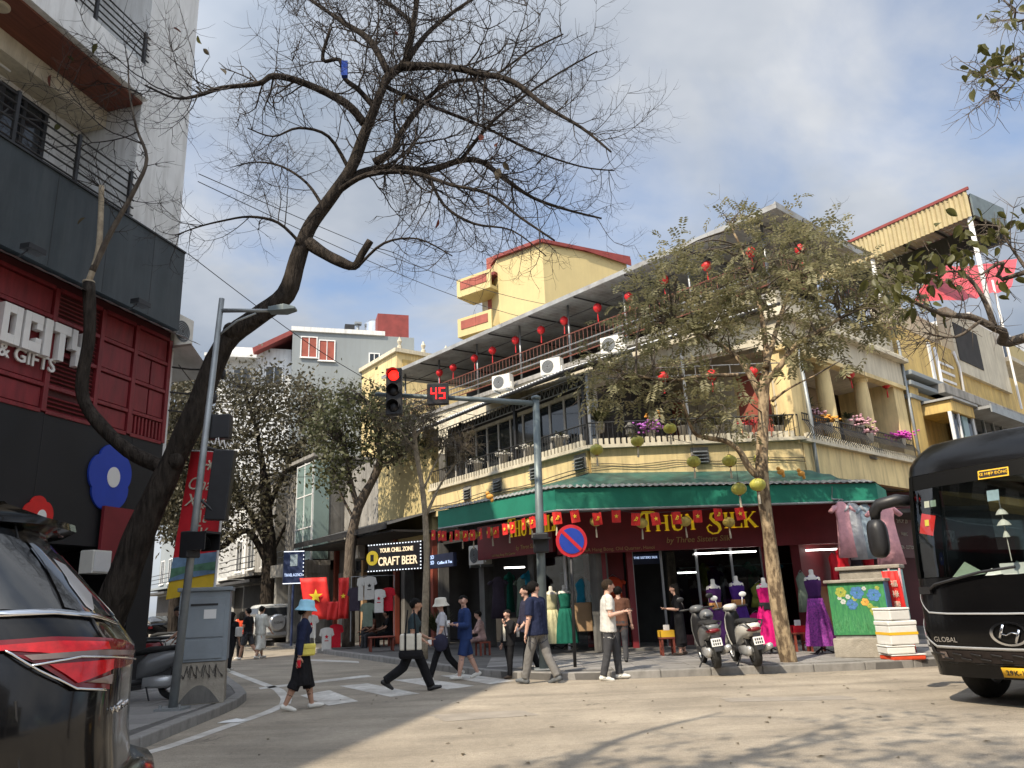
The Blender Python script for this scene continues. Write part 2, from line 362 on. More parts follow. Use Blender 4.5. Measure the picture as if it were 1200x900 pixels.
mat('foam', (.72, .72, .70), .7, amt=.06, s=4, dirt=.3, dirtc=(.5, .48, .43))
mat('plate_yellow', (.78, .46, .03), .5, amt=.05)
mat('plate_white', (.72, .72, .70), .5, amt=.05)
mat('ink', (.02, .02, .022), .6, amt=0)
mat('bark_dark', (.016, .013, .011), .95, c2=(.055, .045, .037), s=7, bump=1.0, bs=9, stretch=(1.6, 1.6, .35), bd=.10, spec=.15)
mat('twig', (.030, .023, .020), .9, amt=.3, s=6)
mat('bark_tan', (.11, .075, .045), .95, c2=(.36, .27, .165), s=9, bump=1.0, bs=14, stretch=(1, 1, .4), bd=.05, sharp=.07)
mat('bark_mid', (.06, .046, .036), .95, c2=(.15, .12, .09), s=8, bump=1., bs=14, stretch=(1.4, 1.4, .4), bd=.06)
mat('bark_pale', (.33, .27, .19), .9, amt=.3, s=8, bump=.5, bs=22)
leafmat('leaf_olive', (.14, .14, .065), (.33, .295, .165), .42)
leafmat('leaf_brown', (.085, .070, .045), (.17, .135, .085))
leafmat('leaf_dark', (.042, .042, .024), (.125, .108, .066), .3)
leafmat('leaf_big', (.06, .065, .018), (.16, .145, .04))
leafmat('leaf_red', (.16, .03, .02), (.10, .05, .02))
leafmat('leaf_green', (.045, .056, .024), (.12, .118, .055))
mat('petal_magenta', (.55, .06, .42), .6, amt=.25, s=9)
mat('petal_violet', (.50, .16, .58), .6, amt=.25, s=9)
mat('petal_pink', (.62, .36, .42), .6, amt=.25, s=9)
mat('petal_orange', (.70, .34, .06), .6, amt=.25, s=9)
mat('petal_red', (.50, .04, .05), .6, amt=.25, s=9)
mat('pot', (.50, .48, .44), .7, amt=.1)
mat('pot_terra', (.26, .10, .06), .7, amt=.15)
mat('skin', (.44, .25, .17), .55, amt=.10, s=12)
mat('skin_pale', (.56, .34, .26), .55, amt=.10, s=12)
mat('hair', (.007, .006, .0055), .75, amt=.4, s=30, spec=.15, bump=.8, bs=60)
mat('hair_brown', (.030, .020, .013), .75, amt=.4, s=30, spec=.15, bump=.8, bs=60)
def cloth(n, c, amt=.14, b=.5): return mat(n, c, .85, amt=amt, s=7, bump=b, bs=14, spec=.2)
cloth('c_navy', (.016, .022, .055)); cloth('c_black', (.012, .012, .014)); cloth('c_white', (.60, .59, .56), .06); cloth('c_cream', (.66, .63, .54), .06)
cloth('c_slate', (.035, .055, .065)); cloth('c_blue', (.022, .045, .14)); cloth('c_jeans', (.17, .165, .16)); cloth('c_grey', (.055, .056, .062)); cloth('c_ltgrey', (.50, .51, .55))
cloth('c_sky', (.33, .62, .78)); cloth('c_royal', (.03, .07, .32)); cloth('c_robe', (.60, .60, .55)); cloth('c_pinkpat', (.36, .24, .22), .5); cloth('c_yellow', (.70, .60, .13)); cloth('c_brown', (.13, .06, .04)); cloth('c_mid', (.03, .03, .055)); cloth('c_tan', (.52, .43, .31))
cloth('d_purple', (.065, .020, .11)); cloth('d_violet', (.055, .018, .17)); cloth('d_pink', (.62, .012, .17)); cloth('d_green', (.012, .12, .085)); cloth('d_teal', (.015, .19, .30)); cloth('d_orange', (.62, .075, .03)); cloth('d_sage', (.20, .25, .20)); cloth('d_rose', (.72, .38, .42)); cloth('d_grey', (.40, .42, .45)); cloth('d_bluegrey', (.30, .38, .44)); cloth('d_red', (.50, .015, .03)); cloth('d_cream', (.55, .52, .32)); cloth('d_olive', (.17, .19, .035)); cloth('d_dark', (.05, .04, .06))
mat('d_tan', (.40, .32, .23), .85, amt=.08, s=1.2)
mat('d_print', (.09, .015, .16), .8, c2=(.42, .06, .42), s=26)
mat('wood_orange', (.26, .095, .03), .6, amt=.25, s=3, stretch=(1, 1, .3))
mat('wood_red', (.22, .05, .03), .6, amt=.25, s=3, stretch=(1, 1, .3))
mat('cardboard', (.34, .22, .12), .8, amt=.12, s=3)
mat('belt', (.42, .20, .06), .6, amt=.2)
mat('manneq', (.62, .60, .56), .5, amt=.04)
mat('shoe_white', (.70, .69, .64), .6, amt=.08); mat('shoe_black', (.016, .016, .017), .5, amt=.2); mat('shoe_grey', (.10, .11, .12), .7, amt=.2); mat('sandal', (.10, .07, .05), .7, amt=.2)
mat('scoot_white', (.62, .61, .57), .25, amt=.05, coat=.5, dirt=.25, dirtc=(.4, .38, .33)); mat('scoot_grey', (.13, .135, .14), .35, amt=.1, coat=.4, dirt=.3, dirtc=(.2, .19, .17)); mat('scoot_red', (.28, .02, .025), .3, amt=.1, coat=.4)
mat('silver', (.50, .51, .52), .35, amt=.08, metal=.5)
mat('car_white', (.58, .59, .58), .25, amt=.04, coat=.5, dirt=.3, dirtc=(.4, .39, .37))
mat('tank', (.62, .63, .65), .25, metal=.9, amt=.1)
mat('tarp_red', (.55, .07, .085), .6, amt=.2, s=3, bump=.4, bs=5)
mat('corr_yellow', (.40, .33, .17), .6, amt=.15, s=2, dirt=.5, dirtc=(.3, .2, .1), streak=1)
glassmat('shop_glass', (.72, .76, .76), .10)
glassmat('wind_glass', (.82, .88, .86), .08, .03, .08)

def asphalt():
    m = MATS['asphalt']; t = m.node_tree; b = t.nodes['Principled BSDF']; N = t.nodes.new; L = t.links.new
    tc = N('ShaderNodeTexCoord'); base = b.inputs['Base Color'].links[0].from_socket
    def nz(s, d=6, r=.6, dist=0., sc=(1, 1, 1), rot=0.):
        mp = N('ShaderNodeMapping'); mp.inputs['Scale'].default_value = sc; mp.inputs['Rotation'].default_value = (0, 0, rot); L(tc.outputs['Object'], mp.inputs[0]); n = N('ShaderNodeTexNoise'); n.inputs['Scale'].default_value = s; n.inputs['Detail'].default_value = d; n.inputs['Roughness'].default_value = r; n.inputs['Distortion'].default_value = dist; L(mp.outputs[0], n.inputs['Vector']); return n.outputs['Fac']
    def rp(x, a, c, lo, hi):
        r = N('ShaderNodeMapRange'); r.inputs['From Min'].default_value = a; r.inputs['From Max'].default_value = c; r.inputs['To Min'].default_value = lo; r.inputs['To Max'].default_value = hi; L(x, r.inputs[0]); return r.outputs[0]
    def mul(c, f):
        v = N('ShaderNodeVectorMath'); v.operation = 'SCALE'; L(c, v.inputs[0]); L(f, v.inputs['Scale']); return v.outputs[0]
    col = mul(base, rp(nz(70, 3, .8), .3, .7, .62, 1.38))                        # aggregate
    col = mul(col, rp(nz(14, 6, .75), .3, .7, .84, 1.16))
    col = mul(col, rp(nz(.9, 5, .6, .5, (.25, 1.6, 1), .62), .42, .7, 1.0, .70))   # tyre-worn bands
    col = mul(col, rp(nz(2.6, 8, .7, 1.), .60, .72, 1.0, .62))                    # oil and damp stains
    vo = N('ShaderNodeTexVoronoi'); vo.feature = 'DISTANCE_TO_EDGE'; vo.inputs['Scale'].default_value = .55
    wv = N('ShaderNodeVectorMath'); wv.operation = 'MULTIPLY_ADD'; nn = N('ShaderNodeTexNoise'); nn.inputs['Scale'].default_value = 1.8; nn.inputs['Detail'].default_value = 8; L(tc.outputs['Object'], nn.inputs['Vector']); L(nn.outputs['Color'], wv.inputs[0]); wv.inputs[1].default_value = (1.6, 1.6, 0); L(tc.outputs['Object'], wv.inputs[2]); L(wv.outputs[0], vo.inputs['Vector'])
    ck = rp(vo.outputs['Distance'], .004, .014, .45, 1.0); mk = rp(nz(.25, 3), .55, .62, 0., .8)
    mx = N('ShaderNodeMix'); mx.data_type = 'FLOAT'; L(mk, mx.inputs[0]); mx.inputs[2].default_value = 1.; L(ck, mx.inputs[3])
    col = mul(col, mx.outputs[0]); L(col, b.inputs['Base Color'])
asphalt()

# ================================================================ GROUND
road = MB().quad((-400, -300, 0), (400, -300, 0), (400, 700, 0), (-400, 700, 0)).build('road', 'asphalt'); tag(road, kind='structure')
def inpoly(x, y, P):
    c = False; j = len(P) - 1
    for i in range(len(P)):
        if (P[i][1] > y) != (P[j][1] > y) and x < (P[j][0] - P[i][0]) * (y - P[i][1]) / (P[j][1] - P[i][1]) + P[i][0]: c = not c
        j = i
    return c
def resample(P, step):
    P = [V((*p[:2], 0)) for p in P]; out = [P[0].copy()]; acc = 0
    for a, b in zip(P, P[1:]):
        d = (b - a).length; t = step - acc
        while t <= d: out.append(a.lerp(b, t / d)); t += step
        acc = d - (t - step)
    return out
stone_me = None
def sidewalk(name, kerb, back, tiles, clear):
    poly = kerb + back
    sw = MB().prism(poly, -.05, .118).build(name, 'pave_bed'); tag(sw, kind='structure')
    global stone_me
    if stone_me is None:
        o = MB().bx(0, 1, -.02, .17, -.04, .14).build('kerb_stone', 'kerb', sw, bev=.018); stone_me = o.data; first = o
    else: first = None
    pts = resample(kerb, .92)
    for a, b in zip(pts, pts[1:]):
        d = b - a
        if first: o = first; first = None
        else:
            o = bpy.data.objects.new('kerb_stone', stone_me); COL.objects.link(o); o.parent = sw
            q = o.modifiers.new('bevel', 'BEVEL'); q.width = .018; q.segments = 2
        o.location = (a.x, a.y, random.uniform(-.008, .006)); o.rotation_euler = (random.uniform(-.02, .02), 0, math.atan2(d.y, d.x)); o.scale = (d.length - .012, 1, 1)
    return sw, poly
KF = [(-28, 67.6), (-9.3, 32.4), (-6.8, 27.6), (-4.1, 22.7), (-1.8, 18.35), (-1.0, 17.0), (-.25, 16.0), (.45, 15.4), (1.3, 15.12), (2.2, 15.05), (3.4, 15.02), (5.0, 14.9), (6.6, 14.85), (7.7, 15.05), (8.8, 15.7), (10.5, 17.2), (14, 20.3), (26, 31)]
swF, polyF = sidewalk('sidewalk_corner', KF, [(40, 31), (40, 70), (-26, 70)], None, None)
KL = [(-9.5, -14), (-9.0, 0), (-8.2, 4.2), (-6.4, 6.9), (-4.75, 8.7), (-4.42, 9.5), (-4.48, 10.5), (-4.55, 12.3), (-4.62, 13.2), (-4.8, 14.1), (-5.3, 15.3), (-7, 18.9), (-8.7, 22.0), (-18.5, 40)]
swL, polyL = sidewalk('sidewalk_left', KL, [(-40, 40), (-40, -14)], None, None)
tile_me = MB().bx(-.245, .245, -.245, .245, -.02, 0).build('paver', 'paver', swF, bev=.006)
_tm = tile_me.data; first_tile = [tile_me]
def paves(sw, poly, x0, x1, y0, y1, rz, cx, cy, keep):
    n = 0; c, s = math.cos(rz), math.sin(rz)
    for i in range(int((x1 - x0) / .5)):
        for j in range(int((y1 - y0) / .5)):
            lx, ly = x0 + .25 + i * .5, y0 + .25 + j * .5; X, Y = cx + lx * c - ly * s, cy + lx * s + ly * c
            if not keep(X, Y) or not all(inpoly(X + a, Y + b, poly) for a in (-.38, .38) for b in (-.38, .38)): continue
            if first_tile: o = first_tile.pop()
            else:
                o = bpy.data.objects.new('paver', _tm); COL.objects.link(o); o.parent = sw
            o.location = (X, Y, .134 + random.uniform(-.004, .004)); o.rotation_euler = (random.uniform(-.008, .008), random.uniform(-.008, .008), rz); n += 1
    return n
paves(swF, polyF, 0, 11, 0, 5.5, 0, -.8, 15.25, lambda x, y: y < 20.2)
paves(swL, polyL, 0, 3.2, 0, 7, 0, -7.8, 8.6, lambda x, y: x < -4.6 and (x + 7.23) > (y - 15.5) * .247 + .15)
# painted markings
def mark(pts, name='stripe', z=.004):
    g = [gr(*p) for p in pts]; return MB().quad(*[(q.x, q.y, z) for q in g]).build(name, 'paint_line', road)
for P in ([(352, 815), (386, 809), (420, 822), (385, 827)], [(398, 804), (431, 801), (492, 813), (458, 817)], [(461, 797), (494, 795), (556, 804), (524, 808)], [(516, 792), (545, 790), (603, 798), (574, 802)], [(303, 806), (305, 808), (436, 793), (430, 791)], [(352, 772), (420, 775), (421, 777), (352, 774)]):
    mark(P)
lin = [(-8.6, 0), (-7.8, 4.3), (-6.1, 6.7), (-4.5, 8.3), (-4.12, 9.6), (-3.98, 11.2), (-3.86, 12.4), (-3.88, 13.3), (-4.12, 14.2), (-4.75, 15.8), (-6.6, 19.2), (-8.4, 22.6), (-17, 38.5)]
vs = []; 
lp = resample(lin, .35)
for i, p in enumerate(lp):
    t = (lp[min(i + 1, len(lp) - 1)] - lp[max(i - 1, 0)]).normalized(); n = V((-t.y, t.x, 0)); vs += [p + n * .09 + V((0, 0, .004)), p - n * .09 + V((0, 0, .004))]
MB().add(vs, [(2 * i, 2 * i + 1, 2 * i + 3, 2 * i + 2) for i in range(len(lp) - 1)]).build('edge_line', 'paint_line', road)
# manhole and road patches
mat('asphalt_patch', (.29, .258, .218), .9, amt=.2, s=2, bump=.5, bs=120)
mat('asphalt_pale', (.39, .35, .295), .9, amt=.2, s=2, bump=.5, bs=120)
for P, m in (([(838, 818), (990, 815), (1010, 820), (850, 823)], 'asphalt_patch'), ([(500, 838), (610, 832), (640, 838), (520, 846)], 'asphalt_patch')):
    q = [gr(*p) for p in P]; c = sum(q, V()) / 4; ring = []
    for i in range(28):
        a = i / 28 * 4; k = int(a); b = q[k % 4].lerp(q[(k + 1) % 4], a - k); b = b + (c - b) * random.uniform(0, .10); ring.append((b.x, b.y, .003))
    MB().quad(*ring).build('road_patch', m, road)
# litter: a flat paper by the kerb, leaves and scraps on the road
def tagm(o, l, c, g=None): return tag(o, l, c, g)
g = gr(272, 846); p = MB()
p.add([(-.17, -.10, .006), (.15, -.12, .012), (.20, .06, .008), (.02, .11, .03), (-.14, .10, .008), (0, 0, .022)], [(0, 1, 5), (1, 2, 5), (2, 3, 5), (3, 4, 5), (4, 0, 5)])
o = p.build('paper_scrap', 'white_paint', solid=.002); o.location = (g.x, g.y, 0); tagm(o, 'crumpled white paper lying on the road by the left kerb', 'paper')
g = gr(775, 789.5); p = MB(); p.add([(-.22, -.05, .006), (.2, -.06, .01), (.24, .05, .008), (-.18, .06, .012)], [(0, 1, 2, 3)])
o = p.build('paper_scrap', 'white_paint', solid=.002); o.location = (g.x, g.y, 0); tagm(o, 'flat white paper scrap in the gutter before the silk shop', 'paper')
p = MB()
for i in range(70):
    x, y = random.uniform(-3.4, 7), random.uniform(6.5, 14.8); a = random.uniform(0, 6.3); s = random.uniform(.02, .05)
    c, d = math.cos(a) * s, math.sin(a) * s; z = .006
    p.add([(x + c, y + d, z), (x - d * .5, y + c * .5, z + .012), (x - c, y - d, z + .004), (x + d * .5, y - c * .5, z + .01)], [(0, 1, 2, 3)])
tag(p.build('leaf_litter', 'leaf_brown'), 'dry leaf scraps strewn over the sunlit road', 'leaf litter', kind='stuff')

# ================================================================ HOUSE ON THE LEFT
FLB = frame((-7.23, 15.5), (.24, .97))
lb = thing('shop_house', 'white and dark shop house with maroon panelled front over a black shopfront', 'building', M=FLB)
XL = -24
def P_(n, m, *a, parent=lb, bev=0.): return bxp(n, m, parent, *a, bev=bev)
P_('wall', 'black_panel', XL, 0, 1.6, 9, 0, 4.86)                      # shopfront back wall
P_('wall', 'black_panel', XL, -.02, .0, .25, 2.7, 4.85)                 # black sign band
P_('pier', 'black_panel', -.6, -.02, 0, 1.6, .1, 2.7)
P_('ceiling', 'black_panel', XL, -.02, .25, 1.6, 2.75, 2.9)
P_('wall', 'maroon_deep', XL, 0, .06, 9, 4.86, 7.3)
# maroon timber panels: frames, sunken boards, louvres
fr_ = MB(); zr = [4.87, 5.32, 5.95, 6.55, 7.1]
ux = [-.06, -1.05, -1.95, -3.05, -4.3, -5.6, -6.9, -8.2, -9.5]
for x in ux: P_('frame_post', 'maroon_wood', x - .05, x + .05, -.03, .06, 4.87, 7.1, bev=.008)
for a, b in zip(ux, ux[1:]):
    k = ux.index(a)
    for z in zr: P_('frame_rail', 'maroon_wood', b + .052, a - .052, -.02, .058, z - .035, z + .035, bev=.006)
    for z0, z1 in zip(zr, zr[1:]):
        if (k == 2) or (z0 == zr[0] and k == 0):
            n = int((z1 - z0 - .09) / .075)
            if k == 0:
                for i in range(9): xx = lerp(b + .09, a - .09, i / 8); P_('louvre_slat', 'maroon_wood', xx - .022, xx + .022, 0, .055, z0 + .05, z1 - .05)
            else:
                for i in range(n):
                    zz = z0 + .06 + i * .075; o = MB().bx(b + .08, a - .08, -.03, .03, -.008, .008).build('louvre_slat', 'maroon_wood', lb); o.location = (0, .03, zz); o.rotation_euler = (R(35), 0, 0)
        else:
            m_ = (a + b) / 2
            if k % 2 == 0 and z0 < 6: spans = [(b + .07, m_ - .02), (m_ + .02, a - .07)]
            else: spans = [(b + .07, a - .07)]
            for s0, s1 in spans: P_('panel', 'maroon_wood', s0, s1, .012, .055, z0 + .055, z1 - .055, bev=.012)
# big lettering
def blk(name, rects, x, w, z, h):
    mb = MB()
    for (a, b, c, d) in rects: mb.bx(x + a * w, x + b * w, -.16, -.035, z + c * h, z + d * h)
    return mb.build(name, 'letter_white', lb, bev=.006)
x0, z0 = hit(2, 362, FLB, -.1); x1, z1 = hit(100, 415, FLB, -.1); zt = hit(50, 385, FLB, -.1)[1]; zb = hit(50, 422, FLB, -.1)[1]
LT, LBt = hit(15, 358, FLB, -.1)[1], hit(12, 404, FLB, -.1)[1]
h_ = LT - LBt; tot = x1 - x0; cw = [.22, .22, .10, .21, .21]; gap = .01 * tot; cx = x0
glyph = {'O': [(0, .30, 0, 1), (.62, .92, 0, 1), (.3, .62, 0, .24), (.3, .62, .78, 1)], 'C': [(0, .30, 0, 1), (.3, .92, 0, .25), (.3, .92, .77, 1), (.62, .92, .6, .77), (.62, .92, .25, .38)], 'I': [(0, .85, 0, 1)],
         'T': [(0, .95, .75, 1), (.32, .65, 0, .75)], 'Y': [(0, .3, .42, 1), (.62, .92, .42, 1), (.3, .62, .30, .56), (.31, .61, 0, .30)]}
for ch, wd in zip('OCITY', cw):
    blk('letter', glyph[ch], cx, wd * tot, LBt, h_); cx += wd * tot + gap
xa, za = hit(-4, 408, FLB, -.08); xb, zb_ = hit(66, 432, FLB, -.08)
text('ART & GIFTS', lb, face(FLB, xb, -.05, za + .02), .33, 'letter_white', .015, ax='RIGHT', bold=.006)
# sheet-metal canopy strip with lamps, dark balcony front
cz = 7.12
can = MB(); corrug(can, (XL, -.55, cz - .10), (.25, -.55, cz - .10), (.25, .06, cz + .20), (XL, .06, cz + .20), 60, .006); can.build('metal_canopy', 'white_sheet', lb)
for x in (-1.6, -4.1, -6.5):
    o = MB(); o.box((x, -.50, cz + .18), (.34, .2, .1)); o.tube([(x - .1, -.5, cz + .12), (x - .1, -.3, cz + .02)], .015); o.build('spot_lamp', 'black_plastic', lb, bev=.01)
P_('balcony_front', 'dark_wall', XL, -.12, -.12, .05, 7.34, 9.14)
for i in range(14): P_('panel_joint', 'ink', -.95 - i * 1.25, -.938 - i * 1.25, -.123, -.118, 7.36, 9.12)
for i in range(8): P_('panel_joint', 'ink', -.9 - i * 2.1, -.885 - i * 2.1, -.006, .001, 2.72, 4.83)
P_('balcony_side', 'dark_wall', -.12, .02, -.12, 1.8, 7.34, 9.14)
P_('balcony_floor', 'concrete_dark', XL, -.1, .05, 1.8, 8.9, 9.12)
P_('coping', 'iron', XL, .03, -.15, .08, 9.143, 9.18)
# upper floor: recessed wall with dark glazed doors
ZU = 12.0
P_('wall', 'white_wall', XL, -1.55, 1.5, 9, 9.12, ZU)
P_('pier', 'white_wall', -1.5, 0, .06, 9, 9.19, 16.5)
P_('wall', 'black_panel', XL, -.02, 1.8, 9, 7.3, 9.1)
def bayw(x0, x1, z0, z1, y=1.5):
    P_('door_leaf', 'dark_glass', x0, x1, y - .05, y - .01, z0, z1)
    for a in (x0, (x0 + x1) / 2, x1): P_('door_frame', 'black_plastic', a - .04, a + .04, y - .09, y - .015, z0, z1)
    P_('door_frame', 'black_plastic', x0 - .05, x1 + .05, y - .092, y - .015, z1, z1 + .08)
for a, b in ((-3.5, -2.5), (-6.3, -4.9), (-9.3, -7.7), (-12.5, -11)): bayw(a, b, 9.14, 11.3)
P_('beam', 'cream_pale', XL, -1.52, .9, 1.5, 11.55, ZU - .01)
P_('soffit', 'brown_soffit', XL, -1.52, .02, .9, ZU - .05, ZU - .005)
P_('slab_edge', 'white_wall', XL, -1.52, -.12, 1.5, ZU, ZU + .75)
for x in (-4.6, -7.5):
    o = MB(); o.lathe([(.14, 0), (.17, .02), (.17, .045)], 20, (x, .45, ZU - .095)); o.build('ceiling_lamp', 'cream_pale', lb, auto=30)
tb = MB(); tb.tube([(-4.6, 1.2, ZU - .5), (-3.6, 1.2, ZU - .5)], .02); tb.build('tube_lamp', 'white_paint', lb)
for i in range(6):
    z = 9.32 + i * .17; mb = MB(); mb.tube([(XL, .0, z), (-1.5, 0, z)], .018, 6); mb.build('rail_bar', 'iron', lb)
    for x in ([-1.4] if i == 0 else []): pass
for x in [-1.65 - 1.35 * i for i in range(10)]: P_('rail_post', 'iron', x - .03, x + .03, -.03, .03, 9.18, 10.25)
for i in range(6):
    z = ZU + .85 + i * .15; mb = MB(); mb.tube([(XL, .0, z), (-1.5, 0, z)], .018, 6); mb.build('rail_bar', 'iron', lb)
for x in [-1.65 - 1.35 * i for i in range(8)]: P_('rail_post', 'iron', x - .03, x + .03, -.03, .03, ZU + .75, ZU + 1.65)
for x0, x1 in ((-6, -2.8), (-9.8, -6.6)):
    br = MB(); br.tube([(x0 + .5, .1, 9.25), (x1 - .8, .1, 10.15)], .015, 6); br.tube([(x0 + 1.2, .12, 9.25), (x1 - 1.6, .12, 9.9)], .015, 6); br.build('cloth_rack', 'iron', lb)
P_('wall', 'white_wall', XL, -1.55, 1.5, 9, ZU + .75, 16.5)
for a, b in ((-4, -2.2), (-7.5, -5.5)): bayw(a, b, ZU + .8, ZU + 3.1)
P_('roof', 'concrete', XL, .1, -.1, 9.1, 16.5, 16.7)
# open end beside the pier: iron grille, bracket arms, side lean-to and ceiling hooks
for i in range(5):
    z = 9.35 + i * .16; mb = MB(); mb.tube([(-.02, .1, z), (-.02, 1.7, z)], .015, 5); mb.build('rail_bar', 'iron', lb)
for z, L_ in ((6.55, .95), (6.0, .7), (5.6, .6)):
    mb = MB(); mb.tube([(0, .1, z), (.35, -.2, z), (.35 + L_ * .3, -.3 - L_ * .5, z)], .02, 6); mb.ell((.38 + L_ * .3, -.34 - L_ * .5, z - .08), (.07, .07, .13), 8, 6); mb.build('lamp_arm', 'iron', lb)
mb = MB(); mb.bx(.0, .1, .02, 3, 3.6, 6.9); mb.build('side_pilaster', 'white_wall', lb)
o = MB(); o.ext([(0, -.5, 6.95), (.9, -.45, 6.5), (.9, -.42, 6.53), (0, -.47, 7.0)], (0, 2.2, 0)); o.build('side_canopy', 'white_sheet', lb)
# flower-shaped boards on the shopfront
def flower(px, py, r, m, lab, y=-.05, ry=1.15):
    x, z = hit(px, py, FLB, y); ring = []
    for i in range(90):
        a = 2 * PI * i / 90; q = r * (.86 + .16 * abs(math.sin(2.5 * a + .5)) ** .6); ring.append((x + q * math.cos(a), y, z + q * math.sin(a) * ry))
    t = thing('flower_sign', lab, 'sign', FLB @ V((x, y, z)), math.atan2(.97, .24))
    b = MB(FLB); b.ext(ring, (0, .04, 0)); b.build('board', m, t, world=True)
    b = MB(FLB); b.ext([(x + .06 + .15 * r / .5 * math.cos(2 * PI * i / 24), y - .012, z + .02 + .18 * r / .5 * math.sin(2 * PI * i / 24)) for i in range(24)], (0, .011, 0)); b.build('centre', 'letter_white', t, world=True)
flower(130, 560, .53, 'flower_blue', 'blue five-petalled flower board with white centre on the black shopfront')
flower(45, 606, .30, 'flag_red', 'small red flower board half hidden above the dark car roof')
x, z = hit(146, 612, FLB, -.1); o = MB(FLB).bx(x - .55, x + .5, -.12, -.06, z - .75, z + .25).build('door_banner', 'maroon', lb, world=True)
x, z = hit(120, 655, FLB, -.3); t = thing('meter_box', 'pale grey metal box on the black shopfront behind the tree', 'box', FLB @ V((x, -.3, z - .3)), math.atan2(.97, .24))
MB().bx(-.22, .22, 0, .28, .05, .45).build('case', 'ac_white', t, bev=.015); MB().bx(-.19, .19, -.012, 0, .08, .42).build('door', 'white_plastic', t, bev=.005)

# ================================================================ CORNER SILK SHOP BUILDING
B = V((2.0, 20.3, 0)); C = V((7.7, 20.3, 0)); dB = V((-.588, .809, 0)); dR = V((.743, .67, 0)); dL = V((-.67, .743, 0))
FL = frame(B, -dB); FF = frame(B, (1, 0)); FR = frame(C, dR); UL = frame((7.75, 20.55, 0), -dL)
sk = thing('corner_building', 'cream corner building with green awning, silk shop below and railed roof terrace', 'building', B)
def S(n, m, fr, *a, bev=0., parent=sk): return bxp(n, m, parent, *a, M=fr, world=True, bev=bev)
# --- ground floor room
S('floor', 'concrete_dark', FF, .1, 10.5, .35, 6.5, .05, .20)
S('wall', 'maroon_deep', FF, -1.2, 12, 5.2, 5.5, .2, 4.4)
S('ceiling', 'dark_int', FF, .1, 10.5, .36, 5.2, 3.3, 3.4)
S('pier', 'maroon', FF, -.05, .25, .3, .7, .13, 3.4)
S('step', 'concrete_dark', FF, .3, 5.6, .05, .36, .1, .19, bev=.01)
S('wall', 'maroon', FR, -.3, 3.1, .36, .6, .14, 4.5)
S('wall', 'maroon_deep', FR, 3.1, 8.5, 2.2, 2.5, .14, 4.5)
S('wall_lower', 'wood_orange', FR, .1, 2.6, .30, .355, .14, 1.5)
# left-hand open bay with curtain and counter, then glazed bays
xq = lambda px, y=0.3: hit(px, 740, FF, y)[0]
S('partition', 'maroon', FF, xq(692), xq(742), 1.2, 1.26, .2, 2.9)
S('counter', 'cardboard', FF, xq(675), xq(738), .75, 1.15, .62, 1.35, bev=.02)
S('counter_leg', 'iron', FF, xq(705) - .03, xq(705) + .03, .8, 1.1, .2, .62)
S('pier', 'maroon', FF, xq(741), xq(748), .3, .55, .14, 3.4)
S('pier', 'maroon', FF, xq(905), xq(912), .3, .6, .14, 3.4)
gx = [xq(748), xq(783), xq(826), xq(868), xq(905)]
for i, (a, b) in enumerate(zip(gx, gx[1:])):
    if i == 0: continue
    S('window_pane', 'shop_glass', FF, a + .03, b - .03, .42, .43, .45, 2.75)
    S('window_sill', 'maroon_deep', FF, a, b, .36, .5, .2, .45)
for a in gx: S('window_frame', 'steel', FF, a - .03, a + .03, .39, .46, .2, 2.8)
S('window_head', 'steel', FF, gx[0], gx[-1], .385, .455, 2.75, 2.82)
# clothes inside on rails
def garment(mb, x, y, z, w, h, rz=0., m=0, slv=.0):
    n = 12; Mt = Matrix.Translation((x, y, z)) @ Matrix.Rotation(rz, 4, 'Z')
    pr = [(.16 * w, h), (.30 * w, h - .05), (.5 * w, h - .14), (.40 * w, h - .38), (.45 * w, h * .45), (.58 * w, 0)]
    mb.lathe(pr, n * 2, m=m, M=Mt, rip=-.12, ripn=6, sy=.32, capb=False)
    if slv:
        for s in (-1, 1): mb.tube([(s * .40 * w, 0, h - .12), (s * (.5 * w + slv * .5), 0, h - .12 - slv * .6)], [.09, .08], 8, m=m, M=Mt, flat=.6)
cols = ['d_dark', 'd_red', 'd_purple', 'd_teal', 'd_dark', 'd_green', 'd_violet', 'd_grey', 'd_pink', 'd_olive', 'd_sage', 'd_dark']
for i in range(16):
    t = MB(FF); px = [585, 598, 612, 622, 700, 760, 772, 790, 806, 822, 838, 852, 866, 880, 893, 902][i]
    garment(t, hit(px, 700, FF, 3.2)[0], 2.6 + .5 * (i % 3), 1.0 + .15 * (i % 2), .42, 1.15, rz=.6 * ((i * 7) % 5), slv=.15)
    o = t.build('hanging_garment', cols[(i * 5) % len(cols)], None, smooth=True)
    bx_ = sum((V(c) for c in o.bound_box), V()) / 8
    tag(o, '%s garment on the rail inside the silk shop, %s from its left end' % ({'d_dark': 'dark', 'd_red': 'red', 'd_purple': 'purple', 'd_teal': 'teal', 'd_green': 'green', 'd_violet': 'violet', 'd_grey': 'grey', 'd_pink': 'pink', 'd_olive': 'olive', 'd_sage': 'sage'}[cols[(i * 5) % len(cols)]], ORD[i]), 'garment', 'garments on rails inside the silk shop')
rl = MB(FF); rl.tube([(-.8, 3.1, 2.2), (7.4, 3.1, 2.2)], .02, 6); rl.build('garment_rail', 'steel', sk, world=True)
for px in (608, 633): pass
for px, py, w_ in ((603, 665, .55), (805, 671, .5), (850, 647.5, 1.6), (955, 644.5, 1.2)):
    x, z = hit(px, py, FF, .9 if py > 660 else .31); yy = .9 if py > 660 else .31
    lt = MB(FF); lt.tube([(x - w_ / 2, yy, z), (x + w_ / 2, yy, z)], .022, 6); lt.build('tube_lamp', 'tube_white', sk, world=True)
x, z = hit(755, 655, FF, 1.0); S('small_sign', 'sign_navy', FF, x - .38, x + .45, .95, 1.0, z - .14, z + .14)
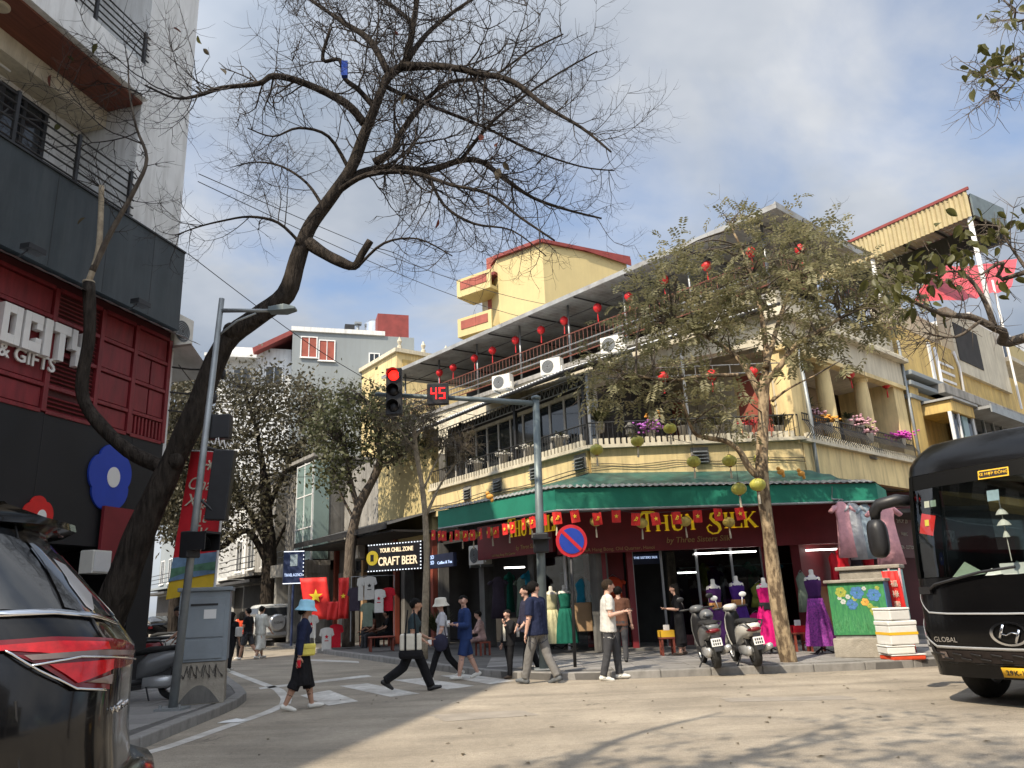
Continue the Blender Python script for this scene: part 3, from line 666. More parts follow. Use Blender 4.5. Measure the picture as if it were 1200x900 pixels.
text('THE SISTERS SILK', sk, face(FF, x + .03, .94, z + .03), .085, 'blue_letter', .002)
# --- left-street ground floor
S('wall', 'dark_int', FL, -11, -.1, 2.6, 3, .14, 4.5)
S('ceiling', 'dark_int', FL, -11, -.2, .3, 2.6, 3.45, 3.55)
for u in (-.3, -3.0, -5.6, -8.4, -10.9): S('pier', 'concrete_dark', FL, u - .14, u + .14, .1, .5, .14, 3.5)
for a, b in ((-2.8, -1.7), (-1.6, -.5)): S('window_pane', 'shop_glass', FL, a, b, .3, .31, .3, 2.6)
for u in (-2.85, -1.65, -.45): S('window_frame', 'white_plastic', FL, u - .05, u + .05, .26, .35, .14, 2.7)
# signboards: maroon fascia, gilt lettering
zt, zb = 3.62, 2.56
sgF = S('sign_board', 'maroon', FF, -1.0, 7.05, -.02, .10, zb, zt)
S('sign_trim', 'steel', FF, -1.0, 7.05, -.03, .0, zt + .003, zt + .16)
S('sign_board', 'maroon', FR, .35, 7.8, -.02, .10, zb, zt + .1)
sgL = S('sign_board', 'maroon', FL, -4.7, -1.05, -.60, -.50, zb + .12, zt + .05)
# serif letters built from strokes
def serif(s, fr, y, xL, xR, zB, zT, m, parent, swash=True):
    """letters T H U Y (space) S I L K drawn with thick stems, thin bars and serifs; T and S oversize"""
    adv = {'T': .95, 'H': 1.0, 'U': 1.0, 'Y': .95, 'S': 1.0, 'I': .5, 'L': .82, 'K': 1.0, ' ': .45}
    tot = sum(adv[c] for c in s); k = (xR - xL) / tot; h = zT - zB; x = xL; tk = .18 * k; tn = .075 * k; sr = .07 * k; prev = ' '
    for c in s:
        w = adv[c] * k * .86; mb = MB(fr); d0, d1 = y, y - .03
        def r(a, b, c_, d): mb.bx(x + a, x + b, d1, d0, zB + c_, zB + d)
        def stem(cx, a=0., b=None, ser=(1, 1)):
            b = h if b is None else b; r(cx - tk / 2, cx + tk / 2, a, b)
            if ser[0]: r(cx - tk / 2 - sr, cx + tk / 2 + sr, a - .001, a + .045 * h)
            if ser[1]: r(cx - tk / 2 - sr, cx + tk / 2 + sr, b - .045 * h, b + .001)
        def stroke(pts, ws):
            P = [V((x + p[0], 0, zB + p[1])) for p in pts]; vs = []; n = len(P)
            for i in range(n):
                t = (P[min(i + 1, n - 1)] - P[max(0, i - 1)]).normalized(); nn = V((-t.z, 0, t.x)) * ws[i] / 2
                for yy in (d0, d1): vs += [V((P[i].x + nn.x, yy, P[i].z + nn.z)), V((P[i].x - nn.x, yy, P[i].z - nn.z))]
            fs = []
            for i in range(n - 1):
                a = 4 * i; b = a + 4; fs += [(a + 2, a + 3, b + 3, b + 2), (a, b, b + 1, a + 1), (a, a + 2, b + 2, b), (a + 1, b + 1, b + 3, a + 3)]
            mb.add(vs, fs)
        if c == 'T':
            H2 = h * 1.22; stem(w * .52, 0, H2 * .93, (1, 0))
            stroke([(w * .0 - .02, H2 * .62), (w * .02, H2 * .85), (w * .2, H2 * .99), (w * .55, H2 * 1.0), (w * 1.05, H2 * .98), (w * 1.35, H2 * .93)], [tn * .5, tk * .8, tk, tk * .8, tk * .8, tn * .5])
        elif c == 'H':
            stem(w * .16); stem(w * .84); r(w * .2, w * .8, h * .47, h * .53)
        elif c == 'U':
            stem(w * .18, h * .2, h, (0, 1)); stroke([(w * .18, h * .25), (w * .26, h * .07), (w * .5, 0), (w * .74, h * .07), (w * .84, h * .28), (w * .84, h)], [tk, tk * .9, tn * 1.5, tn, tn, tn]); r(w * .84 - sr, w * .84 + sr, h * .955, h)
        elif c == 'Y':
            stem(w * .5, 0, h * .5, (1, 0)); stroke([(w * .06, h), (w * .5, h * .45)], [tk, tk]); stroke([(w * .94, h), (w * .5, h * .45)], [tn, tn]); r(-.01 * k, w * .25, h * .955, h); r(w * .78, w * 1.04, h * .955, h)
        elif c == 'I': stem(w * .5)
        elif c == 'L':
            stem(w * .2); r(w * .2, w * .95, 0, h * .06); stroke([(w * .95, 0), (w * .98, h * .28)], [tn * 1.4, tn * .6])
        elif c == 'K':
            stem(w * .18); stroke([(w * .88, h), (w * .24, h * .42)], [tn, tn]); stroke([(w * .4, h * .58), (w * .92, 0)], [tk, tk]); r(w * .75, w * 1.1, -.001, h * .045); r(w * .72, w * 1.02, h * .955, h)
        elif c == 'S':
            H2 = h * 1.28; zo = -h * .28
            stroke([(w * .88, H2 * .70 + zo), (w * .84, H2 * .92 + zo), (w * .6, H2 * 1.02 + zo), (w * .32, H2 * .95 + zo), (w * .26, H2 * .76 + zo), (w * .5, H2 * .58 + zo), (w * .82, H2 * .40 + zo), (w * .9, H2 * .18 + zo), (w * .68, H2 * .0 + zo), (w * .3, -.03 * H2 + zo), (w * .0, H2 * .10 + zo), (-w * .08, H2 * .30 + zo), (w * .12, H2 * .43 + zo), (w * .3, H2 * .36 + zo)],
                   [tn * .5, tn, tn * 1.2, tk * .9, tk * 1.1, tk * 1.3, tk * 1.25, tk, tn * 1.3, tn * 1.2, tn * 1.2, tn * 1.2, tn, tn * .5])
        if c != ' ': mb.build('letter', m, parent, world=True)
        x += adv[c] * k
xL, zB = hit(752, 623, FF, -.05); xR, _ = hit(890, 617, FF, -.05); zT = hit(820, 601, FF, -.05)[1]
serif('THUY SILK', FF, -.022, xL, xR, zB, zT - .02, 'letter_yellow', sgF)
x, z = hit(818, 632, FF, -.03); text('by Three Sisters Silk', sgF, face(FF, x, -.026, z), .20, 'letter_gold', .004, shear=.2, bold=.002)
x, z = hit(725, 643, FF, -.03); text('16A Hang Bong, Old Quarter, Hanoi', sgF, face(FF, x, -.026, z), .125, 'letter_gold', .003)
xL, zB = hit(597, 630, FL, -.6); xR, _ = hit(658, 622, FL, -.6); zT = hit(630, 606, FL, -.6)[1]
serif('THUY SILK', FL, -.604, xL, xR, zB, zT, 'letter_yellow', sgL)
x, z = hit(622, 640, FL, -.6); text('by Three Sisters Silk', sgL, face(FL, x, -.606, z), .17, 'letter_gold', .004, shear=.2)
x, z = hit(590, 649, FL, -.6); text('16A Hang Bong, Old Quarter', sgL, face(FL, x, -.606, z - .02), .10, 'letter_gold', .003)
# --- awning: cloth valance, tarpaulin and ribbed sheets on top
AF = [onp for onp in (at(513, 603, 23.2), at(645, 580, 18.35), at(1029, 568, 18.6))]
a0 = V((-2.35, 22.95, 3.62)); a1 = V((.93, 18.35, 3.50)); a2 = V((8.62, 18.5, 3.42)); a3 = V((9.5, 19.9, 3.42))
b0 = V((-1.2, 24.6, 4.55)); b1 = B + V((0, 0, 4.62)); b2 = C + V((.1, 0, 4.45)); b3 = C + dR * 1.2 + V((0, 0, 4.4))
zh = V((0, 0, .50)); AW0, AW1 = a0.copy(), a1.copy()
aw = MB()
aw.quad(a0, a1, a1 + zh, a0 + zh).quad(a1, a2, a2 + zh * .82, a1 + zh).quad(a2, a3, a3 + zh * .8, a2 + zh * .82)
aw.build('awning_valance', 'green_cloth', sk, world=True, solid=.02)
tp = MB(); nU, nV = 36, 6
def tarp(p0, p1, q1, q0, n):
    vs = []
    for j in range(nV + 1):
        for i in range(n + 1):
            a = p0.lerp(p1, i / n); b = q0.lerp(q1, i / n); p = a.lerp(b, j / nV); k = math.sin(PI * j / nV)
            vs.append(p + V((0, 0, .10 * k * (noise.noise(p * 2.3)) - .08 * k + .03)))
    tp.add(vs, [(j * (n + 1) + i, j * (n + 1) + i + 1, (j + 1) * (n + 1) + i + 1, (j + 1) * (n + 1) + i) for j in range(nV) for i in range(n)])
tarp(a0 + zh, a1 + zh, b1, b0, 24); tarp(a1 + zh, a2 + zh * .82, b2, b1, 36); tarp(a2 + zh * .82, a3 + zh * .8, b3, b2, 8)
tp.build('awning_tarpaulin', 'green_tarp', sk, smooth=True, world=True)
cs = MB(); 
def eave(p, q, n):
    o = (b1 - a1).normalized() * .3
    d = V((0, -.10, 0)); corrug(cs, p + d + V((0, 0, .02)), q + d + V((0, 0, .02)), q + V((0, .5, .16)), p + V((0, .5, .16)), n, .016)
eave(a0 + zh, a1 + zh, 30); eave(a1 + zh, a2 + zh * .82, 48)
cs.build('awning_sheet', 'corr_grey', sk, world=True)
fr2 = MB(); fr2.tube([a0 - V((0, 0, .02)), a1 - V((0, 0, .02)), a2 - V((0, 0, .02)), a3 - V((0, 0, .02))], .03, 6)
for t in (0, .33, .66, 1): p = a1.lerp(a2, t); fr2.tube([p, p + V((0, 2.0, .15))], .022, 6)
fr2.build('awning_frame', 'steel', sk, world=True)
# --- balcony slab and parapet
def par(fr, x0, x1, z0, z1, m='cream'):
    S('parapet', m, fr, x0, x1, 0, .22, z0, z1)
par(FL, -8.5, -.12, 4.4, 5.28); par(FF, .02, 5.68, 4.4, 5.28); par(FR, .03, 7.4, 4.4, 5.24)
S('wall', 'yellow_pale', FL, -11.5, -8.5, 0, .3, 3.4, 7.6)
for fr, x0, x1, zz in ((FL, -8.5, .1, 5.283), (FF, -.05, 5.75, 5.286), (FR, -.05, 7.4, 5.243)): S('balcony_ledge', 'cream_pale', fr, x0, x1, -.16, .26, zz, zz + .09)
fl = MB(); fl.prism([(p.x, p.y) for p in (B + dB * 8.5 + V((.15, .15, 0)), B + V((.05, .24, 0)), C + V((-.05, .24, 0)), C + dR * 7.3 + V((-.2, .1, 0)), C + dR * 7.3 + V((-3, 3.5, 0)), B + dB * 8.5 + V((4, 3, 0)))], 4.45, 5.2); fl.build('balcony_floor', 'concrete', sk, world=True)
# dentil blocks on the ledge (the pale and dark row under the railing)
for fr, x0, x1, zz in ((FL, -8.4, 0, 5.376), (FF, .1, 5.6, 5.379), (FR, .1, 7.3, 5.336)):
    n = int((x1 - x0) / .155); mb = MB(fr)
    for i in range(n): u = x0 + i * .155; mb.bx(u, u + .095, -.15, -.03, zz, zz + .16)
    tag(mb.build('ledge_blocks', 'cream_pale', sk, world=True), kind='stuff')
# railings: straight pickets left and front, bellied pickets on the right side
def picket(fr, x0, x1, z0, h, belly, step=.13, m='iron', nm='railing_pickets'):
    mb = MB(fr); n = int((x1 - x0) / step)
    for i in range(n + 1):
        u = x0 + (x1 - x0) * i / n
        if belly: mb.tube([(u, -.05, z0), (u, -.22, z0 + h * .22), (u, -.20, z0 + h * .42), (u, -.06, z0 + h * .75), (u, -.05, z0 + h)], .012, 4, caps=False)
        else: mb.tube([(u, -.05, z0), (u, -.05, z0 + h)], .011, 4, caps=False)
    tag(mb.build(nm, m, sk, world=True), kind='stuff')
    for zz in ((z0 + .02, z0 + h) if not belly else (z0 + .02, z0 + h * .75, z0 + h)):
        q = MB(fr); q.tube([(x0, -.05, zz), (x1, -.05, zz)], .022, 5); q.build('railing_rail', m, sk, world=True)
picket(FL, -8.4, 0, 5.36, .62, False); picket(FF, 0, 5.65, 5.37, .62, False); picket(FR, .1, 7.3, 5.33, .72, True, .12)
# ventilator louvres in the parapet
for px, fr in ((548, FL), (583, FL), (627, FL), (680, FL), (820, FF), (1022, FR)):
    py = {548: 577, 583: 568, 627: 553, 680: 541, 820: 533, 1022: 530}[px]
    x, z = hit(px, py, fr, 0); t = MB(fr); t.bx(x - .24, x + .24, -.02, .01, z - .22, z + .2); t.build('vent_frame', 'concrete', sk, world=True)
    for i in range(4):
        o = MB(fr); o.add([(x - .2, -.02, z - .16 + i * .09), (x + .2, -.02, z - .16 + i * .09), (x + .2, -.13, z - .22 + i * .09), (x - .2, -.13, z - .22 + i * .09)], [(0, 1, 2, 3)]); o.build('vent_slat', 'galv', sk, world=True, solid=.008)
# --- second floor: glazed veranda along the left street
S('window_sill', 'cream_pale', FL, -8.4, -.15, .5, .62, 5.2, 5.5)
for i in range(12):
    u0, u1 = -8.4 + i * .68, -8.4 + (i + 1) * .68
    S('window_pane', 'dark_glass', FL, u0 + .04, u1 - .04, .55, .57, 5.5, 7.05)
    S('window_mullion', 'pot', FL, u0 - .035, u0 + .035, .52, .6, 5.5, 7.1)
S('window_mullion', 'pot', FL, -.28, -.2, .52, .6, 5.5, 7.1)
S('window_head', 'cream_pale', FL, -8.4, -.2, .5, .62, 7.1, 7.2)
S('wall', 'dark_int', FL, -8.4, -.3, .64, .7, 5.2, 7.6)
S('wall', 'dark_int', FL, -.3, -.2, .6, 3.6, 5.2, 7.9)
for u in (-.15, -3.4, -6.6): S('veranda_post', 'iron', FL, u - .05, u + .05, .02, .12, 5.3, 7.4)
tr = MB(FL)
for i in range(40):
    u = -8.4 + i * .21; tr.tube([(u, .05, 7.12), (u + .10, .05, 7.42), (u + .21, .05, 7.12)], .012, 4, caps=False)
tr.tube([(-8.4, .05, 7.12), (0, .05, 7.12)], .02, 5); tr.tube([(-8.4, .05, 7.42), (0, .05, 7.42)], .02, 5); tr.build('eave_trellis', 'steel', sk, world=True)
# main wall of the house behind the veranda and the open balcony
S('wall', 'cream_pale', UL, -20, -2.0, 0, 6, 5.2, 9.55); S('wall', 'cream_pale', UL, -1.99, .0, 0, .35, 5.2, 9.0)
for u in (-1.2, -4.2, -7): S('door', 'red_brown', UL, u - .5, u + .5, -.05, -.005, 5.2, 7.5); S('door_frame', 'cream', UL, u - .6, u + .6, -.03, -.002, 5.2, 7.62)
# white sheet lean-to roof
e0 = B + dB * 8.9 + V((-.55, -.4, 7.42)); e1 = B + V((-.55, -.45, 7.42)); r0 = V((7.75, 20.55, 9.35)) + dL * 13.2; r1 = V((7.65, 20.35, 9.30))
ls = MB(); corrug(ls, e0, e1, r1, r0, 60, .02); ls.build('lean_to_roof', 'white_sheet', sk, world=True)
ls = MB(); ls.tube([e0 - V((0, 0, .06)), e1 - V((0, 0, .06)), r1 - V((0, 0, .06))], .05, 6); ls.build('roof_edge_beam', 'iron', sk, world=True)
gab = MB(); gab.ext([(e1 + V((.4, .5, -.1))), (r1 + V((-.1, .25, -.12))), (r1 + V((-.1, .25, -1.1))), (B + V((.2, .5, 7.1)))], (0, .05, 0)); gab.build('gable_board', 'cream_pale', sk, world=True)
S('balcony_post', 'steel', FF, 2.7, 2.77, .05, .12, 5.3, 8.0)
S('balcony_post', 'steel', FF, .02, .09, .05, .12, 5.3, 7.45)
tre = MB(FF); 
for z in (7.25, 7.5): tre.tube([(.1, .08, z), (5.6, .08, z)], .018, 5)
for i in range(12): tre.tube([(.2 + i * .48, .08, 7.25), (.2 + i * .48, .08, 7.5)], .014, 4)
tre.build('balcony_trellis', 'steel', sk, world=True)
# --- colonnade on the right-hand side
S('wall', 'd_tan', FR, .3, 7.6, 2.1, 6, 5.2, 9.0)
S('pier', 'cream', FR, -.15, .38, .02, .5, 5.2, 7.95); S('pier', 'cream', FR, .46, .72, .1, .5, 5.2, 7.95)
S('pier', 'cream', FR, 6.75, 7.55, .02, 1.9, 5.2, 7.95)
for u in (2.35, 4.85):
    c_ = MB(FR); c_.lathe([(.30, 5.2), (.30, 5.5), (.24, 5.55), (.25, 6.2), (.235, 7.2), (.21, 7.7), (.25, 7.74), (.25, 7.80), (.30, 7.86), (.30, 7.94)], 20, (u, .28, 0)); c_.build('column', 'cream', sk, world=True, auto=40)
S('entablature', 'cream_pale', FR, -.3, 7.6, -.03, 1.9, 7.95, 8.75)
S('cornice', 'cream_pale', FR, -.45, 7.7, -.28, .4, 8.755, 8.90, bev=.02); S('cornice', 'cream_pale', FR, -.4, 7.65, -.16, .4, 8.905, 9.02, bev=.02)
S('cornice', 'cream', FR, -.35, 7.62, -.08, .2, 7.82, 7.95)
S('parapet', 'cream_pale', FR, -.1, 7.6, .1, .4, 9.02, 9.65)
S('door', 'red_brown', FR, 3.2, 4.1, 2.04, 2.095, 5.2, 7.4); S('door', 'red_brown', FR, .9, 1.7, 2.04, 2.095, 5.2, 7.4)
dp = MB(FR); dp.tube([(.42, -.10, 3.7), (.42, -.10, 5.2), (.40, -.14, 5.9), (.42, -.06, 7.9)], .055, 8); dp.build('drain_pipe', 'galv', sk, world=True, smooth=True)
for k in range(3):
    cbl = MB(FL); cbl.tube([(-9 + i * .75, -.06 - .01 * k, 4.62 + .07 * k + .05 * math.sin(i * 1.1 + k)) for i in range(13)], .012, 5); cbl.build('wall_cable', 'ink', sk, world=True)
for k in range(2):
    cbl = MB(FF); cbl.tube([(i * .57, -.04, 4.75 + .1 * k + .04 * math.sin(i * 1.7 + k)) for i in range(11)], .010, 5); cbl.build('wall_cable', 'ink', sk, world=True)
dp = MB(FR); dp.tube([(7.62, -.08, 4.3), (7.62, -.08, 9.6)], .05, 8); dp.build('drain_pipe', 'galv', sk, world=True, smooth=True)
# --- roof terrace
S('terrace_slab', 'concrete', UL, -20, .1, -.1, 6, 9.555, 9.72)
S('terrace_slab', 'concrete', FR, .3, 7.6, .45, 6, 9.66, 9.75)
S('terrace_wall', 'dark_int', UL, -20, -1, 4.4, 4.6, 9.72, 11.9)
picket(UL, -19.5, -.1, 9.95, .85, False, .20, 'rail_red', 'terrace_pickets')
q = MB(UL); q.tube([(-19.5, -.12, 10.12), (0, -.12, 10.12)], .03, 6); q.tube([(-19.5, -.12, 10.35), (0, -.12, 10.35)], .025, 6); q.build('railing_rail', 'steel', sk, world=True)
picket(FR, .2, 7.4, 9.95, .85, False, .20, 'rail_red', 'terrace_pickets')
for i in range(8):
    u = -.3 - i * 2.7; o = MB(UL); o.tube([(u, .1, 9.7), (u, .1, 12.0)], .045, 8); o.build('terrace_post', 'steel', sk, world=True, smooth=True)
rf = MB(UL); corrug(rf, (-20.2, -.55, 11.98), (.55, -.55, 11.98), (.55, 6, 12.35), (-20.2, 6, 12.35), 90, .02); rf.build('terrace_roof', 'corr_grey', sk, world=True)
S('roof_fascia', 'corr_grey', UL, -20.2, .55, -.60, -.56, 11.90, 12.06)
S('roof_fascia', 'corr_grey', UL, .55, .60, -.6, 5, 11.90, 12.1)
for i in range(9): u = -.3 - i * 2.4; o = MB(UL); o.tube([(u, -.5, 11.9), (u, 5.5, 12.25)], .03, 5); o.build('roof_truss', 'iron', sk, world=True)
lnr = MB(UL); lnr.tube([(-19.8, .15, 11.55), (.3, .15, 11.55)], .02, 5); lnr.build('roof_truss', 'iron', sk, world=True)

# ================================================================ OTHER BUILDINGS
def bld(name, label, cat, fr): return thing(name, label, cat, M=fr)
def win(t, x0, x1, z0, z1, y=0., m='dark_glass', fm='white_paint', bars=1, sill=True):
    f = MB(); d = .05
    f.bx(x0 - .07, x1 + .07, y - .07, y + .02, z1, z1 + .07).bx(x0 - .07, x1 + .07, y - .07, y + .02, z0 - .07, z0).bx(x0 - .07, x0, y - .07, y + .02, z0, z1).bx(x1, x1 + .07, y - .07, y + .02, z0, z1)
    for i in range(1, bars + 1): xx = lerp(x0, x1, i / (bars + 1)); f.bx(xx - .025, xx + .025, y - .06, y, z0, z1)
    w_ = f.build('window', fm, t)
    MB().bx(x0, x1, y - .03, y - .01, z0, z1).build('pane', m, w_)
    if sill: MB().bx(x0 - .12, x1 + .12, y - .14, y - .071, z0 - .12, z0 - .06).build('sill', fm, w_)
    return w_
# yellow house right of the silk shop
FY = frame(C + dR * 7.75, dR)
yb = bld('yellow_house', 'yellow house with blue-grey cornices, glazed box window and roof shed', 'building', FY)
def Y(n, m, *a, bev=0.): return bxp(n, m, yb, *a, bev=bev)
Y('wall', 'yellow', 0, 16, .1, 8, 4.4, 10.4); Y('wall', 'dark_int', 0, 16, 1.5, 8, 0, 4.4)
Y('pier', 'yellow', -.02, .75, -.12, .1, 4.4, 8.1)
for z, d in ((7.55, .18), (8.0, .25), (8.35, .32)): Y('cornice', 'grey_wall', -.1, 3.2, -d, .1, z, z + .16, bev=.02)
Y('cornice', 'concrete', 2.2, 16, -.5, .1, 8.0, 8.35, bev=.02)
Y('parapet', 'yellow', -.02, 5.8, -.05, .09, 8.52, 10.1)
for i in range(3): Y('parapet_band', 'white_paint', 3.3, 4.9, -.09, -.05, 8.75 + i * .33, 8.86 + i * .33, bev=.02)
Y('pier', 'white_wall', 2.6, 2.85, -.10, -.052, 8.4, 10.1)
# box window
Y('bay_roof', 'yellow', .95, 3.1, -1.0, .1, 7.05, 7.45, bev=.02); Y('bay_roof_edge', 'corr_grey', .85, 3.2, -1.12, .1, 7.455, 7.53)
Y('bay_window', 'dark_glass', 1.0, 3.0, -.9, -.86, 5.75, 7.05); Y('bay_window', 'green_glass', 1.9, 2.4, -.95, -.905, 5.8, 7.0)
for x in (.97, 1.65, 3.03): Y('bay_frame', 'white_wall', x - .04, x + .04, -.95, -.85, 5.7, 7.05)
Y('bay_base', 'yellow', .9, 3.1, -.95, .1, 4.75, 5.7)
lt = MB(); 
for i in range(8):
    for j in range(3):
        cx, cz_ = 1.15 + i * .2, 4.95 + j * .25
        lt.lathe([(.10, 0), (.10, .05), (.065, .05), (.065, 0), (.10, 0)], 8, M=Matrix.Translation((cx, -1.005, cz_)) @ Matrix.Rotation(PI / 2, 4, 'X') @ Matrix.Diagonal((1, 1.25, 1, 1)), capb=False, capt=False)
tag(lt.build('lattice', 'white_paint', yb), kind='stuff'); Y('lattice_back', 'dark_int', 1.0, 2.75, -.98, -.951, 4.8, 5.65)
# long grey glazed gallery to the right
Y('gallery_roof', 'corr_grey', 3.2, 16, -1.5, .1, 7.35, 7.45); Y('gallery_fascia', 'galv', 3.2, 16, -1.55, -1.5, 7.2, 7.5)
for i in range(9): Y('gallery_pane', 'dark_glass', 3.3 + i * 1.05, 4.25 + i * 1.05, -.55, -.5, 5.3, 7.3); Y('gallery_post', 'galv', 4.25 + i * 1.05, 4.35 + i * 1.05, -.6, -.48, 5.2, 7.35)
Y('gallery_sill', 'concrete', 3.2, 16, -.7, .1, 4.7, 5.25)
dp = MB(); dp.tube([(5.4, -.1, 7.5), (5.45, -.12, 9.6), (5.2, -.1, 10.2)], .05, 8); dp.build('drain_pipe', 'white_plastic', yb, smooth=True); dp = MB(); dp.tube([(3.0, -.2, 7.5), (2.9, -.2, 9.9)], .06, 8); dp.build('drain_pipe', 'white_plastic', yb, smooth=True)
# terrace above with red tarpaulin and washed wall
Y('terrace_wall', 'cream_pale', .2, 9, .5, .8, 10.1, 11.6); Y('terrace_wall', 'cream_pale', 5.6, 12, -.05, .4, 9.5, 12.2)
Y('terrace_opening', 'dark_int', 5.9, 8.6, -.08, -.055, 10.0, 11.6)
A_, B_, C_, D_ = [V((*hit(*q, FY, yy)[:1], yy, hit(*q, FY, yy)[1])) for q, yy in (((1068, 356), -.5), ((1186, 338), -.5), ((1192, 303), 1.2), ((1098, 312), 1.2))]
tp2 = MB(); vs = []
for j in range(7):
    for i in range(17): p = A_.lerp(B_, i / 16).lerp(D_.lerp(C_, i / 16), j / 6); vs.append(p + V((0, 0, .16 * noise.noise(p * 1.7) - .15 * math.sin(PI * i / 16))))
tp2.add(vs, [(j * 17 + i, j * 17 + i + 1, (j + 1) * 17 + i + 1, (j + 1) * 17 + i) for j in range(6) for i in range(16)]); tp2.build('tarpaulin', 'tarp_red', yb, smooth=True)
for q in ((1165, 338),): x, z = hit(*q, FY, -.45); o = MB(); o.tube([(x, -.45, 8.6), (x, -.45, z + .4)], .05, 6); o.build('tarp_post', 'white_paint', yb)
# roof shed set back, its eave running across
FS = frame(at(1004, 278, 29.5) * 1.0, (.81 * 1.0, -.59))
zs = at(1004, 268, 29.5).z; ze = at(1137, 243, 26.5).z
p0 = at(1000, 283, 30.0); p1 = at(1137, 246, 26.0); sh = bld('roof_shed', 'roof shed with yellow ribbed eave and slim white posts above the yellow house', 'shed', frame((p0.x, p0.y, 9.6), ((p1 - p0).x, (p1 - p0).y)))
Lh = ((p1 - p0).x ** 2 + (p1 - p0).y ** 2) ** .5; zt = p0.z - 9.6
o = MB(); corrug(o, (-2.5, -.02, zt - 1.05), (Lh, -.02, zt - 1.05), (Lh, 0, zt), (-2.5, 0, zt), 40, .03); o.build('eave_panel', 'corr_yellow', sh)
MB().bx(-2.5, Lh + .1, -.05, .03, zt + .005, zt + .12).build('eave_cap', 'red_roof', sh)
o = MB(); corrug(o, (-2.5, 0, zt - .1), (Lh, 0, zt - .1), (Lh, 2.6, zt - .35), (-2.5, 2.6, zt - .35), 30, .03); o.build('roof', 'corr_grey', sh)
MB().bx(-2.5, Lh, 2.4, 2.6, zt - 1.5, zt - .4).build('wall', 'dark_wall', sh); MB().bx(Lh, Lh + .06, .15, 2.6, zt - 1.0, zt - .1).build('end_panel', 'pole_teal', sh)
for x in (.6, Lh - .15): MB().tube([(x, .15, 0), (x, .15, zt - .1)], .09, 8).build('post', 'white_paint', sh, smooth=True)
for x in (1.2, 2.6, 4.0): MB().tube([(x, .2, zt - .2), (x, 2.4, zt - .4)], .05, 5).build('rafter', 'iron', sh)
# far right facade (white with balcony), partly behind branches
FW_ = frame(C + dR * 24 + V((1.2, -1.3, 0)) * -1, dR); wb = bld('white_house', 'white house with open balconies at the right edge beyond the bus', 'building', FW_)
MB().bx(-.2, 14, .3, 8, 0, 15).build('wall', 'white_wall', wb)
for z in (5.2, 8.6, 12):
    MB().bx(-.2, 14, -1.1, .3, z, z + .22).build('balcony_slab', 'cream_pale', wb); MB().bx(-.2, 14, -1.1, -1.0, z + .22, z + .9).build('balcony_front', 'yellow_pale', wb)
    for i in range(4): win(wb, .6 + i * 2.6, 2.2 + i * 2.6, z + .5, z + 2.4, .3)
# beer-house: weathered concrete upper wall, dark shed canopy
FBe = frame(B + dB * 11.6, -dB)
bh = bld('beer_house', 'weathered concrete house with dark shed canopy and beer bar below', 'building', frame(B + dB * 11.6, -dB))
def H_(n, m, *a, bev=0.): return bxp(n, m, bh, *a, bev=bev)
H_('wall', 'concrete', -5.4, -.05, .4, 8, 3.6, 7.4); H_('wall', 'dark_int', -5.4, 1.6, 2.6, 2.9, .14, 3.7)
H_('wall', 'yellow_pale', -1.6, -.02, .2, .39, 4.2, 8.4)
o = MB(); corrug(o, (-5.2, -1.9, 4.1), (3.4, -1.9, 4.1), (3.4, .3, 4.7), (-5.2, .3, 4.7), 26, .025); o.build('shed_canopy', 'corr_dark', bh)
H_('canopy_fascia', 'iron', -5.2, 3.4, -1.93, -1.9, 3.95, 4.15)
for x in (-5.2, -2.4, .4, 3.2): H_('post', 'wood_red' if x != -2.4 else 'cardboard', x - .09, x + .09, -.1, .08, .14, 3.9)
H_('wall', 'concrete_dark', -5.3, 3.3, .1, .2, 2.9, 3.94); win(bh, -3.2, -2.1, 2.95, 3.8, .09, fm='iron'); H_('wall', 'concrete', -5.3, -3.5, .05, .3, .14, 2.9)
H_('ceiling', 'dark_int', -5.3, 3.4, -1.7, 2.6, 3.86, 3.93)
# glass-fronted narrow building
FG = frame(B + dB * 17.3 + V((-.3, -.4, 0)), -dB); gb = bld('glass_house', 'narrow concrete building with tall green glass bay above a grey base', 'building', FG)
def Gq(n, m, *a, bev=0.): return bxp(n, m, gb, *a, bev=bev)
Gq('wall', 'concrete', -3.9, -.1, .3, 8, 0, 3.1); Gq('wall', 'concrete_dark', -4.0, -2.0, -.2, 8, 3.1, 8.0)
for i in range(9): Gq('rib', 'concrete', -3.95 + i * .22, -3.87 + i * .22, -.3, -.2, 3.4, 7.9)
Gq('base_slab', 'concrete', -4.1, .1, -.9, .3, 2.95, 3.5); Gq('wall', 'concrete_dark', -2.0, 0, .2, 8, 3.5, 8.0)
for j in range(3):
    for i in range(2): Gq('glass_pane', 'green_glass', -1.93 + i * .95, -1.03 + i * .95, -.55, -.5, 3.55 + j * 1.42, 4.90 + j * 1.42)
    Gq('mullion', 'white_wall', -1.98, .0, -.57, -.48, 4.91 + j * 1.42, 4.96 + j * 1.42)
for x in (-1.96, -1.0, -.03): Gq('mullion', 'white_wall', x - .03, x + .03, -.572, -.478, 3.5, 7.85)
Gq('side_glass', 'green_glass', -.02, .03, -.5, .2, 3.55, 7.85); Gq('roof', 'concrete', -4.1, .1, -.6, 8, 8.0, 8.15); Gq('shutter', 'dark_wall', -1.9, -.3, .22, .3, .14, 2.5)
for x in (-3.9, -2.1, -.15): Gq('pier', 'concrete', x - .14, x + .14, -.7, .3, .14, 2.95)
